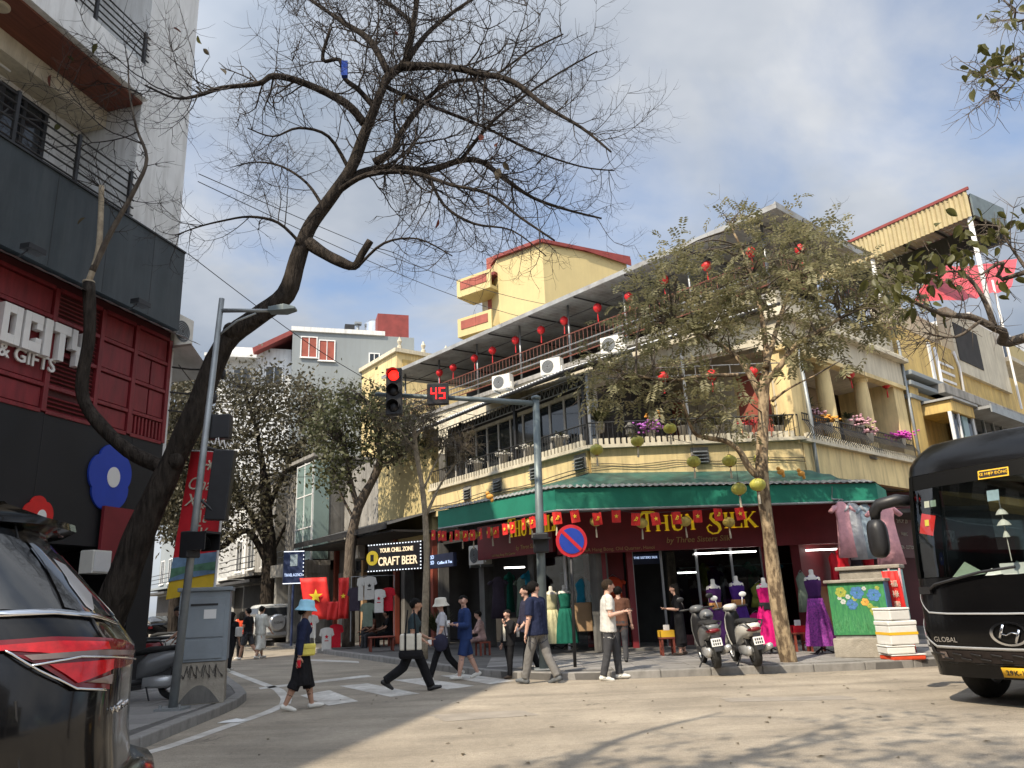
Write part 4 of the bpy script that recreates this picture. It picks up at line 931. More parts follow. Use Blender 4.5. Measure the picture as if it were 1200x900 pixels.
# tower blocks behind
def house(name, label, fr, w, d, h, m, rows, roofm='concrete', winm='dark_glass', z0=0, parapet=True):
    t = bld(name, label, 'building', fr); MB().bx(0, w, 0, d, z0, h).build('wall', m, t); MB().bx(.3, w - .3, -.04, -.005, .1, 3.0).build('shop_opening', 'dark_int', t)
    MB().bx(-.2, w + .2, -.2, d + .2, h, h + .25).build('roof', roofm, t)
    for (x0, x1, za, zb_) in rows: win(t, x0, x1, za, zb_, 0, winm)
    return t
q = at(338, 470, 48); fgx = V((.96, .29, 0))
gx0 = at(343, 393, 48)
gb2 = bld('grey_block', 'pale grey plain-walled block with few windows and a red stair tower', 'building', frame((gx0.x, gx0.y, 0), fgx))
wd = 8.1; hh = at(343, 388, 48).z
MB().bx(0, wd, 0, 9, 0, hh).build('wall', 'grey_wall', gb2)
MB().bx(-.1, wd * .75, -.15, .2, hh, hh + .3).build('parapet', 'white_wall', gb2)
fq = frame((gx0.x, gx0.y, 0), fgx)
for px, py, ww, hw in ((362, 407, .95, 1.35), (383, 411, .95, 1.35), (438.5, 422, .6, .85)):
    x, z = hit(px, py, fq); win(gb2, x - ww / 2, x + ww / 2, z - hw / 2, z + hw / 2, 0, 'red_brown' if px < 400 else 'dark_glass')
x0, z0 = hit(447, 402, fq, 2); x1, z1 = hit(470, 380, fq, 2)
MB().bx(x0 - .3, x1 + .3, 1.0, 4.5, hh - 2.5, z1 - .15).build('stair_tower', 'grey_wall', gb2); MB().bx(x0 - .4, x1 + .38, .9, 4.6, hh - .35, z1 + .3).build('tower_cladding', 'red_roof', gb2)
x, z = hit(440, 384, fq, 2.5); mb = MB(); mb.lathe([(.75, 0), (.75, 1.9), (.5, 2.15), (.15, 2.2)], 20, (x, 3.0, hh)); mb.build('water_tank', 'tank', gb2, auto=40)
mb = MB(); mb.tube([(x - 1.2, 3, hh), (x - 1.2, 3, hh + 1.9)], .12, 6); mb.box((x - 1.2, 3, hh + 1.9), (.5, .5, .15)); mb.build('vent_pipe', 'galv', gb2)
MB().bx(wd * .42, wd * .5, .2, .8, hh + .1, hh + .8).build('roof_unit', 'iron', gb2)
# its white wing with red pitched roof, left
MB().bx(-4.6, -.02, 1.2, 8, 0, hh - .9).build('wing_wall', 'white_wall', gb2)
mb = MB(); mb.ext([(-2.4, .3, hh - 1.5), (0, .3, hh - .1), (0, .3, hh + .25), (-2.5, .3, hh - 1.2)], (0, 6, 0)); mb.build('wing_roof', 'red_roof', gb2)
MB().bx(-5.4, -2.2, .2, 8, hh - 1.9, hh - 1.7).build('wing_eave', 'white_wall', gb2)
win(gb2, -1.6, -.6, hh - 3.6, hh - 2.2, 1.2); win(gb2, -3.6, -2.6, hh - 3.8, hh - 2.4, 1.2)
# yellow tower with corner balconies
tA = at(588, 300, 44.5); tC = at(635, 283, 42.0); tR = at(735, 303, 44.8)
yt = bld('yellow_tower', 'pale yellow tower house with red eaves and corner balconies', 'building', frame((tC.x, tC.y, 0), (.88, .47)))
Lr = ((tR - tC).xy).length; fyt = frame((tC.x, tC.y, 0), (.88, .47)); Ll = 6.0; hz = tC.z
Pt = [(0, 0), (Lr, 0), (Lr, 6.5), (-.9, 6.5), (-1.48, 3.06)]
MB().prism(Pt, 0, hz - .12).build('wall', 'yellow_pale', yt)
def eave_(p, q, o): MB().prism([p, q, (q[0] + o[0], q[1] + o[1]), (p[0] + o[0], p[1] + o[1])], hz - .12, hz + .10).build('eave', 'red_roof', yt)
eave_((-.1, -.18), (Lr + .2, -.18), (0, .3)); eave_((-.22, -.12), (-1.75, 3.05), (.3, .13))
mb = MB(); mb.add([(-.1, -.1, hz + .10), (Lr + .2, -.1, hz + .10), (Lr + .2, 6.5, hz + .10), (-1.5, 3.1, hz + .10), (-.9, 6.5, hz + .1), (Lr * .3, 3, hz + .8), (Lr * .75, 3, hz + .8)], [(0, 1, 6, 5), (1, 2, 6), (2, 4, 5, 6), (4, 3, 5), (3, 0, 5)]); mb.build('roof', 'red_roof', yt)
mb = MB(); mb.add([(Lr * .45, -.2, hz - .12), (Lr + .2, -.2, hz - .12), (Lr + .2, -.2, hz - .55)], [(0, 2, 1)]); mb.build('gable_trim', 'red_roof', yt, solid=.06)
pe = V((tC.x, tC.y, 0)) + V((-.81, .59, 0)) * 3.4; FT2 = frame(pe, (.81, -.59))
bxp('back_wing', 'cream_pale', yt, -2.0, .2, .9, 4, 0, hz - 1.2, M=FT2, world=True); bxp('wing_roof', 'red_roof', yt, -2.3, -.02, -.3, 4, hz - 1.2, hz - 1.0, M=FT2, world=True)
for py_ in (352, 398):
    zz = at(560, py_, 45.5).z; mb = MB(FT2); mb.bx(-2.7, -.02, -.75, .9, zz, zz + .2).bx(-2.7, -.02, -.75, -.62, zz + .2, zz + 1.2).bx(-2.7, -2.57, -.62, .9, zz + .2, zz + 1.2); mb.build('balcony', 'yellow_pale', yt, world=True)
    bxp('balcony_panel', 'red_brown', yt, -2.4, -.3, -.79, -.752, zz + .45, zz + 1.0, M=FT2, world=True); bxp('window', 'red_brown', yt, -1.5, -.6, .84, .89, zz + 1.0, zz + 2.9, M=FT2, world=True)
MB().bx(Lr, Lr + .4, .1, .6, hz - 2.6, hz - 1.2).build('wall_unit', 'galv', yt)
# small pediment roofs and blocks at the left of the silk roof
p = at(500, 415, 46); sb = bld('cream_block', 'cream rooftop block with finials peeping past the grey block', 'building', frame((p.x - 1.0, p.y, 0), (.8, .6)))
MB().bx(-1, 5, 0, 6, 0, p.z).build('wall', 'cream', sb); MB().bx(-1.2, 5.2, -.2, 6.2, p.z, p.z + .25).build('cornice', 'cream_pale', sb)
for i in range(4):
    mb = MB(); mb.lathe([(.15, 0), (.15, .2), (.07, .25), (.16, .5), (.02, .8)], 8, (-.8 + i * 1.7, 0, p.z + .25)); mb.build('finial', 'cream_pale', sb)
MB().bx(-.6, 4, -.06, -.01, p.z - 1.1, p.z - .4).build('frieze', 'yellow', sb)
# street beyond: houses down the left street
def rowhouse(u, w, h, m, label, floors, off=0., sgn=1):
    fr = frame(B + dB * u + V((-.809, -.588, 0)) * (-off), -dB)
    t = bld('row_house', label, 'building', fr); MB().bx(-w, 0, 0, 9, 0, h).build('wall', m, t); MB().bx(-w - .15, .1, -.25, 9, h, h + .3).build('roof', 'concrete', t)
    MB().bx(-w + .2, -.2, -.03, -.005, .14, 2.9).build('shop_opening', 'dark_int', t)
    MB().bx(-w + .1, -.1, -1.2, 0, 3.0, 3.15).build('shop_awning', 'corr_dark', t)
    for k in range(floors):
        z = 3.9 + k * 3.3
        if z + 2 > h: break
        n = max(1, int(w / 2.2))
        for i in range(n): c = -w + (i + .5) * w / n; win(t, c - .55, c + .55, z, z + 1.7, 0, 'green_glass' if k % 2 else 'dark_glass')
        MB().bx(-w + .1, -.1, -1.0, 0, z - .55, z - .4).build('balcony_slab', m, t); mb = MB()
        for zz in (z - .1, z + .2, z + .5): mb.tube([(-w + .15, -.95, zz), (-.15, -.95, zz)], .025, 4)
        mb.build('balcony_rail', 'iron', t)
    return t
rowhouse(21.6, 4.8, 7.6, 'cream_pale', 'cream balconied row house just beyond the glass bay', 2, 1.2)
rowhouse(26.8, 5.0, 8.6, 'concrete', 'bare concrete row house behind the dark street tree', 3, .6)
rowhouse(32.2, 5.2, 8.0, 'white_wall', 'white row house far down the left street', 3, .8)
rowhouse(38, 6.5, 10, 'cream_pale', 'tall cream house farthest on the right of the street', 4, .5)
rowhouse(45, 8, 9, 'grey_wall', 'grey house where the left street ends from view', 3, .2)
# left side of the street, beyond the shop house
def lefthouse(y0, w, h, m, label):
    o = V((-7.6, 18.2, 0)) + V((-.50, .866, 0)) * y0 + V((-.866, -.5, 0)) * 3.0
    fr = frame(o, (.50 * -1, .866)); t = bld('row_house', label, 'building', fr)
    MB().bx(0, w, 0, 9, 0, h).build('wall', m, t); MB().bx(-.1, w + .1, -.2, 9, h, h + .3).build('roof', 'concrete', t)
    for k in range(3):
        for i in range(max(1, int(w / 2.2))):
            c = (i + .5) * w / max(1, int(w / 2.2))
            if 5.4 + 3.2 * k < h: win(t, c - .5, c + .5, 3.7 + 3.2 * k, 5.3 + 3.2 * k, 0)
    MB().bx(.2, w - .2, -.03, -.004, .14, 2.8).build('shop_opening', 'dark_int', t); MB().bx(0, w, -1, 0, 2.95, 3.08).build('shop_awning', 'corr_dark', t)
lefthouse(14, 6, 9, 'white_wall', 'white house on the far left side of the street')
lefthouse(20.5, 6, 12, 'cream_pale', 'cream house on the far left side of the street')
lefthouse(27, 7, 10, 'white_wall', 'last white house on the left side of the street')

# houses behind the viewpoint: they close the junction and show in the reflections
for i, (x, w_, h, m) in enumerate(((34, 11, 11, 'cream_pale'), (22, 10, 13, 'concrete'), (11, 12, 10, 'yellow_pale'), (-2, 11, 12, 'white_wall'), (-14, 12, 11, 'cream'))):
    house('opposite_house', '%s house closing the junction behind the viewpoint, %s from the right' % ({'cream_pale': 'pale cream', 'concrete': 'bare concrete', 'yellow_pale': 'pale yellow', 'white_wall': 'white', 'cream': 'cream'}[m], ORD[i]), frame((x, -19), (-1, 0)), w_, 8, h, m, [(a + .8, a + 2.4, z, z + 1.7) for a in (.3, 3.8, 7.2) for z in (4.2, 7.6)])

# ================================================================ STREET FURNITURE
def lamp3(t, M, h=.95, n=3, lit=None, name='signal_head', back=False):
    """three-lens head, faces local -y, hung with its centre at M"""
    b = MB(M); b.bx(-.17, .17, 0, .16, -h / 2, h / 2); o = b.build(name, 'black_plastic', t, world=True, bev=.02)
    if back: return o
    for i in range(n):
        z = h / 2 - h * (i + .5) / n; l = MB(M); l.lathe([(.115, 0), (.10, .025), (.05, .04), (.005, .045)], 20, M=Matrix.Translation((0, -.005, z)) @ Matrix.Rotation(PI / 2, 4, 'X'))
        l.build('lens', 'light_red' if lit == i else 'black_plastic', o, smooth=True, world=True)
        v = MB(M)
        ring = [(.135 * math.cos(a), .135 * math.sin(a)) for a in [R(-20 + 22 * k) for k in range(11)]]
        v.add([(x, 0, z + y) for x, y in ring] + [(x, -.20, z + y - .01) for x, y in ring], [(k, k + 1, 12 + k, 11 + k) for k in range(10)]); v.build('visor', 'black_plastic', o, world=True, solid=.008)
    return o
# mast-arm signal on the corner
px = at(636, 745, 16.1); YM = 16.1
sm = thing('signal_mast', 'teal-grey mast arm signal with red light and 45 countdown', 'traffic light', (px.x, YM, .13))
top = at(628, 468, YM)
bq = MB(); bq.tube([(0, 0, 0), (top.x - px.x, 0, top.z - .13)], [.10, .075], 14); bq.build('pole', 'pole_teal', sm, smooth=True)
MB().bx(-.2, .2, -.2, .2, 0, .03).build('base_plate', 'galv', sm, bev=.005)
arm0 = at(629, 473, YM); arm1 = at(440, 462, YM)
bq = MB(); bq.tube([arm0, at(560, 468, YM), arm1], [.06, .055, .045], 10); bq.build('arm', 'pole_teal', sm, smooth=True, world=True)
bq = MB(); bq.lathe([(.10, 0), (.10, .06), (.03, .09)], 12, (top.x, top.y, top.z)); bq.build('cap', 'pole_teal', sm, world=True, smooth=True)
c = at(462.5, 460, YM - .12); lamp3(sm, Matrix.Translation((c.x, YM - .25, c.z)), 1.04, 3, 0)
c = at(513, 461.5, YM - .2); cb = MB(); cb.bx(c.x - .23, c.x + .23, YM - .22, YM - .08, c.z - .23, c.z + .23); cbo = cb.build('countdown_box', 'black_plastic', sm, world=True, bev=.015)
def seg7(t, ch, x, y, z, w, h, m):
    S7 = {'4': 'fgbc', '5': 'afgcd'}; th = w * .2
    P = {'a': (0, w, h - th, h), 'd': (0, w, 0, th), 'g': (0, w, h / 2 - th / 2, h / 2 + th / 2), 'f': (0, th, h / 2, h), 'b': (w - th, w, h / 2, h), 'e': (0, th, 0, h / 2), 'c': (w - th, w, 0, h / 2)}
    mb = MB()
    for k in S7[ch]: a, b, c_, d = P[k]; mb.bx(x + a, x + b, y - .01, y, z + c_, z + d)
    mb.build('digit', m, t, world=True)
seg7(cbo, '4', c.x - .15, YM - .225, c.z - .12, .13, .25, 'digit_red'); seg7(cbo, '5', c.x + .03, YM - .225, c.z - .12, .13, .25, 'digit_red')
c = at(634, 636, YM - .2); b = MB(); b.bx(c.x - .16, c.x + .16, YM - .24, YM - .09, c.z - .2, c.z + .2); po = b.build('pedestrian_head', 'black_plastic', sm, world=True, bev=.03)
b = MB(); b.bx(c.x - .19, c.x + .19, YM - .42, YM - .24, c.z + .06, c.z + .09); b.build('visor', 'black_plastic', po, world=True)
# no-stopping sign
g = gr(674, 782, .13); ns = thing('no_parking_sign', 'round blue no-parking sign with red rim on a dark post', 'road sign', g)
tp_ = at(669, 634, g.y)
b = MB(); b.tube([(0, 0, 0), (tp_.x - g.x, 0, tp_.z - g.z + .25)], .035, 10); b.build('post', 'iron', ns, smooth=True)
def disc(r, y, m, nm, pts=40, sx=1.):
    mb = MB(Matrix.Translation((tp_.x, g.y, tp_.z)) @ Matrix.Rotation(.18, 4, 'Z')); mb.ext([(r * math.cos(2 * PI * i / pts) * sx, y, r * math.sin(2 * PI * i / pts)) for i in range(pts)], (0, .012, 0)); return mb.build(nm, m, ns, world=True)
disc(.335, -.06, 'sign_red', 'rim'); disc(.265, -.073, 'sign_blue', 'face')
mb = MB(Matrix.Translation((tp_.x, g.y, tp_.z)) @ Matrix.Rotation(.18, 4, 'Z')); mb.bx(-.27, .27, -.083, -.074, -.035, .035, M=Matrix.Rotation(R(45), 4, 'Y')); mb.build('slash', 'sign_red', ns, world=True)
# left lamp post with signal heads seen from behind
g = gr(202, 832, .13); tp_ = at(260, 350, 12.0); lp_ = thing('lamp_post', 'leaning galvanised lamp post with black signal heads beside the grey cabinet', 'lamp post', g)
def onp(t): return V(g).lerp(tp_, t)
def tpy(y):    # parameter on the post at photo row y
    return (832 - y) / (832 - 350)
b = MB(); b.tube([g, tp_], [.065, .045], 14); b.build('pole', 'galv', lp_, smooth=True, world=True)
b = MB(); b.bx(-.2, .2, -.17, .17, .0, .035); b.tube([(-.14, -.1, .03), (-.14, -.1, .08)], .02, 6); b.tube([(.14, -.1, .03), (.14, -.1, .08)], .02, 6); b.build('base_plate', 'galv', lp_)
a1_ = onp(tpy(366)); a2_ = at(318, 364, 12); b = MB(); b.tube([a1_, a2_], [.04, .03], 8); b.tube([onp(tpy(400)), at(278, 376, 12), at(300, 367, 12)], .018, 6); b.build('lamp_arm', 'galv', lp_, smooth=True, world=True)
c0 = at(316, 364, 12); c1 = at(347, 362, 12); b = MB(); b.rings([[c0 + V((0, y, z)) for y, z in ((-.1, -.04), (.1, -.04), (.1, .04), (-.1, .04))], [c0.lerp(c1, .6) + V((0, y, z)) for y, z in ((-.13, -.05), (.13, -.05), (.13, .06), (-.13, .06))], [c1 + V((0, y, z)) for y, z in ((-.08, -.02), (.08, -.02), (.08, .02), (-.08, .02))]]); b.build('lamp_head', 'pole_teal', lp_, world=True, bev=.01)
c = at(258, 568, 12.1); lamp3(lp_, Matrix.Translation((c.x, 12.05, c.z)) @ Matrix.Rotation(R(4), 4, 'Y') @ Matrix.Diagonal((1.0, 1.0, 1, 1)), 1.12, back=True)
b = MB(); q = at(256, 528, 12.1); b.tube([onp(tpy(540)), q], .025, 6); q = at(256, 605, 12.1); b.tube([onp(tpy(600)), q], .025, 6); b.build('bracket', 'iron', lp_, world=True)
c = at(258, 500, 12.1); lamp3(lp_, Matrix.Translation((c.x, 12.05, c.z)), .40, 1, back=True)
b = MB(); rr = random.Random(3); pts = [at(243 + 30 * i / 14, 519 + rr.uniform(-6, 6), 12.05) for i in range(15)]; b.tube(pts, .012, 5); b.build('cable_coil', 'white_plastic', lp_, world=True)
c = at(228, 638, 11.9); M_ = Matrix.Translation((c.x, 11.9, c.z)) @ Matrix.Rotation(R(70), 4, 'Z'); o = lamp3(lp_, M_ @ Matrix.Diagonal((.85, 1.0, .9, 1)), .44, 1)
b = MB(M_); b.bx(-.17, .17, -.36, 0, .14, .17); b.bx(-.17, -.15, -.34, 0, -.1, .14); b.bx(.15, .17, -.34, 0, -.1, .14); b.build('hood', 'black_plastic', o, world=True)
# festival banner behind the post
bt = thing('festival_banner', 'tall red new-year banner with yellow foot hanging behind the lamp post', 'banner', at(222, 702, 12.9))
P4 = [at(223, 528, 12.9), at(264, 531, 12.7), at(249, 691, 12.7), at(193, 703, 12.9)]
def bp(u, v, off=0.): return P4[0].lerp(P4[1], u).lerp(P4[3].lerp(P4[2], u), v) + V((.02, -off, 0))
def bpatch(v0, v1, m, off=0., curve=0.):
    n = 10; mb = MB(); vs = []
    for j in range(2):
        for i in range(n + 1):
            u = i / n; v = (v1 if j else v0) + (curve * math.sin(PI * u) if j == 0 else 0); p = bp(u, v, off + .02 * math.sin(3 * u)); vs.append(p)
    mb.add(vs, [(i, i + 1, n + 2 + i, n + 1 + i) for i in range(n)]); mb.build('cloth', m, bt, world=True, solid=.006)
bpatch(0, .73, 'banner_red'); bpatch(.73, .80, 'banner_blue'); bpatch(.80, .87, 'banner_green'); bpatch(.87, 1, 'banner_yellow')
bpatch(.865, .885, 'banner_blue', .015, -.02)
xd = (P4[1] - P4[0]).normalized(); zd = (P4[0] - P4[3]).normalized(); yd = zd.cross(xd)
for s_, v, sz in (('Chào', .24, .30), ('Xuân', .36, .30), ('Ất', .47, .28), ('Tỵ', .57, .28), ('2025', .665, .26)):
    p = bp(.5, v, .03); M_ = Matrix(((xd.x, zd.x, -yd.x, p.x), (xd.y, zd.y, -yd.y, p.y), (xd.z, zd.z, -yd.z, p.z), (0, 0, 0, 1))); text(s_, bt, M_, sz, 'cream_pale', .003, shear=.25 if s_ != '2025' else 0)
mb = MB(); p = bp(.62, .10, .03)
for k in range(6): a = k * PI / 3; mb.tube([p, p + xd * .09 * math.cos(a) + zd * .09 * math.sin(a)], [.012, .02], 5)
mb.build('emblem', 'cream_pale', bt, world=True)
b = MB(); b.tube([P4[1] + V((.03, 0, .05)), P4[2] + V((.03, 0, -.05))], .02, 6); b.tube([P4[0], P4[1]], .015, 5); b.build('frame', 'white_plastic', bt, world=True)
# grey street cabinet with graffiti
g0, g1 = gr(207, 826, .13), gr(258, 826, .13); cc = (g0 + g1) / 2; rz = .30
cb = thing('street_cabinet', 'grey steel street cabinet on a graffitied concrete base by the lamp post', 'cabinet', cc, rz)
W_ = .36; MB().bx(-W_, W_, 0, .62, 0, .62).build('plinth', 'stone_base', cb, bev=.015)
hb = at(235, 693, 12.5).z - .13
MB().bx(-W_ - .01, W_ + .01, -.02, .64, .62, hb).build('case', 'cab_grey', cb, bev=.008)
MB().bx(-W_ - .05, W_ + .05, -.06, .68, hb, hb + .06).build('lid', 'cab_grey', cb, bev=.012)
MB().bx(-W_ + .03, W_ - .06, -.036, -.021, .98, hb - .1).build('door', 'cab_grey', cb, bev=.004); MB().bx(-W_ + .03, W_ - .06, -.036, -.021, .66, .95).build('lower_door', 'cab_grey', cb, bev=.004)
MB().bx(-.2, .2, -.045, -.037, hb - .22, hb - .19).build('vent_slot', 'iron', cb); MB().bx(.0, .18, -.041, -.037, hb - .42, hb - .28).build('sticker', 'white_paint', cb)
mb = MB(); mb.lathe([(.03, 0), (.03, .02)], 12, M=Matrix.Translation((-W_ + .06, -.037, .97)) @ Matrix.Rotation(PI / 2, 4, 'X')); mb.build('lock', 'galv', cb)
gf = MB(); rr = random.Random(11); x = -.33
for k in range(7):
    pts = [(x, -.006, .38), (x + rr.uniform(-.02, .05), -.006, .57), (x + .05, -.006, .45), (x + .08 + rr.uniform(0, .03), -.006, .58 if k % 2 else .40), (x + .07, -.006, .40)]; gf.tube(pts, .013, 5, flat=.3); x += .093
gf.build('graffiti', 'ink', cb)
mb = MB(); mb.add([(-.3 + .6 * i / 14, -.004, .02 + .26 * math.sin(PI * i / 14)) for i in range(15)], [tuple(range(15))]); mb.build('arch_stain', 'concrete_dark', cb)
# painted cabinet in front of the right-hand shop
g0, g1 = gr(984, 772, .13), gr(1046, 770, .13); cc = (g0 + g1) / 2; rz = -.60
pc = thing('painted_cabinet', 'street cabinet painted with blue and yellow flowers on green', 'cabinet', cc, rz)
W_ = .52; z1 = .40; z2 = at(1005, 682, 15).z - .13
MB().bx(-W_ - .04, W_ + .04, -.03, .9, 0, z1 - .04).build('plinth', 'stone_base', pc, bev=.02); MB().bx(-W_ + .02, W_ - .02, .03, .6, z1 - .04, z1 + .02).build('ledge', 'concrete', pc)
mp_ = mat('paint_meadow', (.012, .13, .055), .6, c2=(.05, .26, .08), s=9, stretch=(2.2, 1, .5)); mat('paint_side', (.02, .10, .22), .6, c2=(.04, .19, .33), s=6)
mat('paint_aqua', (.22, .50, .50), .6, c2=(.36, .60, .58), s=4)
mat('petal_blue', (.055, .16, .36), .6, amt=.35, s=30); mat('petal_lime', (.30, .33, .05), .6, amt=.35, s=30); mat('petal_white', (.45, .47, .44), .6, amt=.25, s=30)
MB().bx(-W_, W_, 0, .55, z1 + .02, z2).build('case', 'paint_meadow', pc, bev=.006)
MB().bx(W_, W_ + .012, .0, .55, z1 + .02, z2).build('side_panel', 'paint_side', pc)
MB().bx(-W_ - .06, W_ + .05, -.06, .6, z2, z2 + .06).build('lid', 'stone_base', pc, bev=.015)
fl_ = random.Random(5)
for (fx, fz, r_, m_) in ((-.28, .86, .10, 'petal_lime'), (.02, .84, .12, 'petal_blue'), (.32, .78, .12, 'petal_blue'), (-.10, .60, .10, 'petal_blue'), (.14, .64, .07, 'petal_orange'), (-.26, .66, .05, 'petal_white'), (-.16, .76, .045, 'petal_white'), (.30, .45, .09, 'petal_lime'), (.16, .92, .04, 'petal_white'), (-.04, .72, .05, 'petal_lime'), (.22, .56, .05, 'petal_lime'), (-.32, .74, .04, 'petal_white'), (.40, .92, .04, 'petal_lime')):
    mb = MB(); n = 6; zz = z1 + .05 + fz * (z2 - z1 - .1)
    for k in range(n):
        a = 2 * PI * k / n + fl_.uniform(-.2, .2); cxx, czz = fx + r_ * .6 * math.cos(a), zz + r_ * .6 * math.sin(a)
        mb.add([(cxx + r_ * .5 * math.cos(2 * PI * q / 9), -.004 - .0004 * k, czz + r_ * .45 * math.sin(2 * PI * q / 9)) for q in range(9)], [tuple(range(9))])
    o = mb.build('painted_flower', m_, pc)
mb = MB()
for k in range(110):
    x0_ = fl_.uniform(-W_ + .02, W_ - .02); hgt = fl_.uniform(.1, .38); z0_ = z1 + .04 + fl_.uniform(0, .2); dx = fl_.uniform(-.06, .06)
    mb.add([(x0_, -.003, z0_), (x0_ + .014, -.003, z0_), (x0_ + dx, -.003, z0_ + hgt)], [(0, 1, 2)])
mat('paint_grass', (.04, .22, .09), .6, c2=(.10, .34, .13), s=20)
tag(mb.build('painted_grass', 'paint_grass', pc), kind='stuff')
text('Jici', pc, WM[pc.name] @ Matrix.Translation((.32, -.006, z1 + .12)) @ Matrix.Rotation(PI / 2, 4, 'X'), .12, 'petal_white', .001, shear=.3)
# taller concrete cabinet behind it
b2_ = thing('concrete_cabinet', 'taller bare concrete cabinet with aqua side behind the painted one', 'cabinet', V(cc) + V((.50, .62, 0)), rz)
z3 = at(1015, 663, 15.6).z - .13
MB().bx(-.50, .62, 0, .5, 0, z3 - .06).build('body', 'stone_base', b2_, bev=.02); MB().bx(-.56, .68, -.06, .56, z3 - .06, z3 + .02).build('slab', 'stone_base', b2_, bev=.02)
MB().bx(.622, .64, -.0, .5, .2, z3 - .08).build('side_panel', 'paint_aqua', b2_); MB().bx(.35, .62, -.012, 0, .2, z3 - .08).build('front_panel', 'paint_aqua', b2_)
# red fabric roll, foam boxes
g = gr(1070, 770, .13); g.y += .35
rr_ = thing('fabric_standee', 'red upright cloth banner with white characters behind the foam boxes', 'banner', g, -.15)
b = MB(); b.add([(-.16 + .3 * i / 8 + .1 * (1 - j / 6), .04 * math.sin(i * 2), 1.55 * j / 6 + .05) for j in range(7) for i in range(9)], [(j * 9 + i, j * 9 + i + 1, (j + 1) * 9 + i + 1, (j + 1) * 9 + i) for j in range(6) for i in range(8)]); b.build('cloth', 'flag_red', rr_, smooth=True, solid=.01)
b = MB(); b.tube([(.16, .06, 0), (.2, .06, 1.65)], .02, 6); b.tube([(-.1, .06, 0), (0, .06, 1.65)], .02, 6); b.build('frame', 'd_rose', rr_)
for k in range(4): text('福祿壽喜'[k], rr_, WM[rr_.name] @ Matrix.Translation((.02 + .03 * k * 0, -.05, 1.35 - .2 * k)) @ Matrix.Rotation(PI / 2, 4, 'X'), .14, 'cream_pale', .002)
g = gr(1062, 783, .0)
for k, (dx, z0_, w_, h_, m_, lab, rz_) in enumerate(((.10, .13, .62, .10, 'd_orange', 'flat orange and red carton at the bottom of the foam box pile', .05), (0, .24, .50, .15, 'foam', 'shallow white foam tray tilted under the big foam box', -.06), (.06, .40, .54, .42, 'foam', 'big white foam box bound with yellow tape', .08), (.02, .83, .42, .22, 'foam', 'small white foam box topmost of its pile', .2))):
    t = thing('foam_box' if m_ == 'foam' else 'flat_carton', lab, 'box', V((g.x + dx, g.y + .28, z0_)), rz_)
    MB().bx(-w_ / 2, w_ / 2, -.25, .25, 0, h_ * .8).build('box', m_, t, bev=.02); MB().bx(-w_ / 2 - .01, w_ / 2 + .01, -.26, .26, h_ * .8, h_).build('lid', 'foam', t, bev=.02)
    if k == 2: MB().bx(-w_ / 2 - .003, w_ / 2 + .003, -.254, .254, .17, .22).build('tape', 'plate_yellow', t)

# ================================================================ VEHICLES
def arclen(P):
    s = [0]
    for a, b in zip(P, P[1:]): s.append(s[-1] + math.hypot(b[0] - a[0], b[1] - a[1]))
    return s
def wheel(t, name, c, r, w, hub='silver', spokes=5, axis='y'):
    Mw = Matrix.Translation(V(c)) @ Matrix.Rotation(PI / 2, 4, 'X')
    o = MB(); o.lathe([(r * .62, -w / 2), (r * .9, -w / 2), (r, -w * .32), (r, w * .32), (r * .9, w / 2), (r * .62, w / 2)], 32, M=Mw, capb=False, capt=False); wo = o.build(name, 'rubber', t, smooth=True)
    o = MB(); o.lathe([(r * .63, -w * .42), (r * .6, -w * .3), (r * .58, 0), (r * .6, w * .3), (r * .63, w * .42)], 28, M=Mw, capb=False, capt=False)
    o.lathe([(r * .16, -w * .35), (r * .16, w * .35)], 12, M=Mw)
    for k in range(spokes):
        a = 2 * PI * k / spokes; o.box((0, r * .37, 0), (r * .13, r * .46, w * .5), M=Mw @ Matrix.Rotation(a, 4, 'Z'))
    o.build('rim', hub, wo, auto=40); return wo
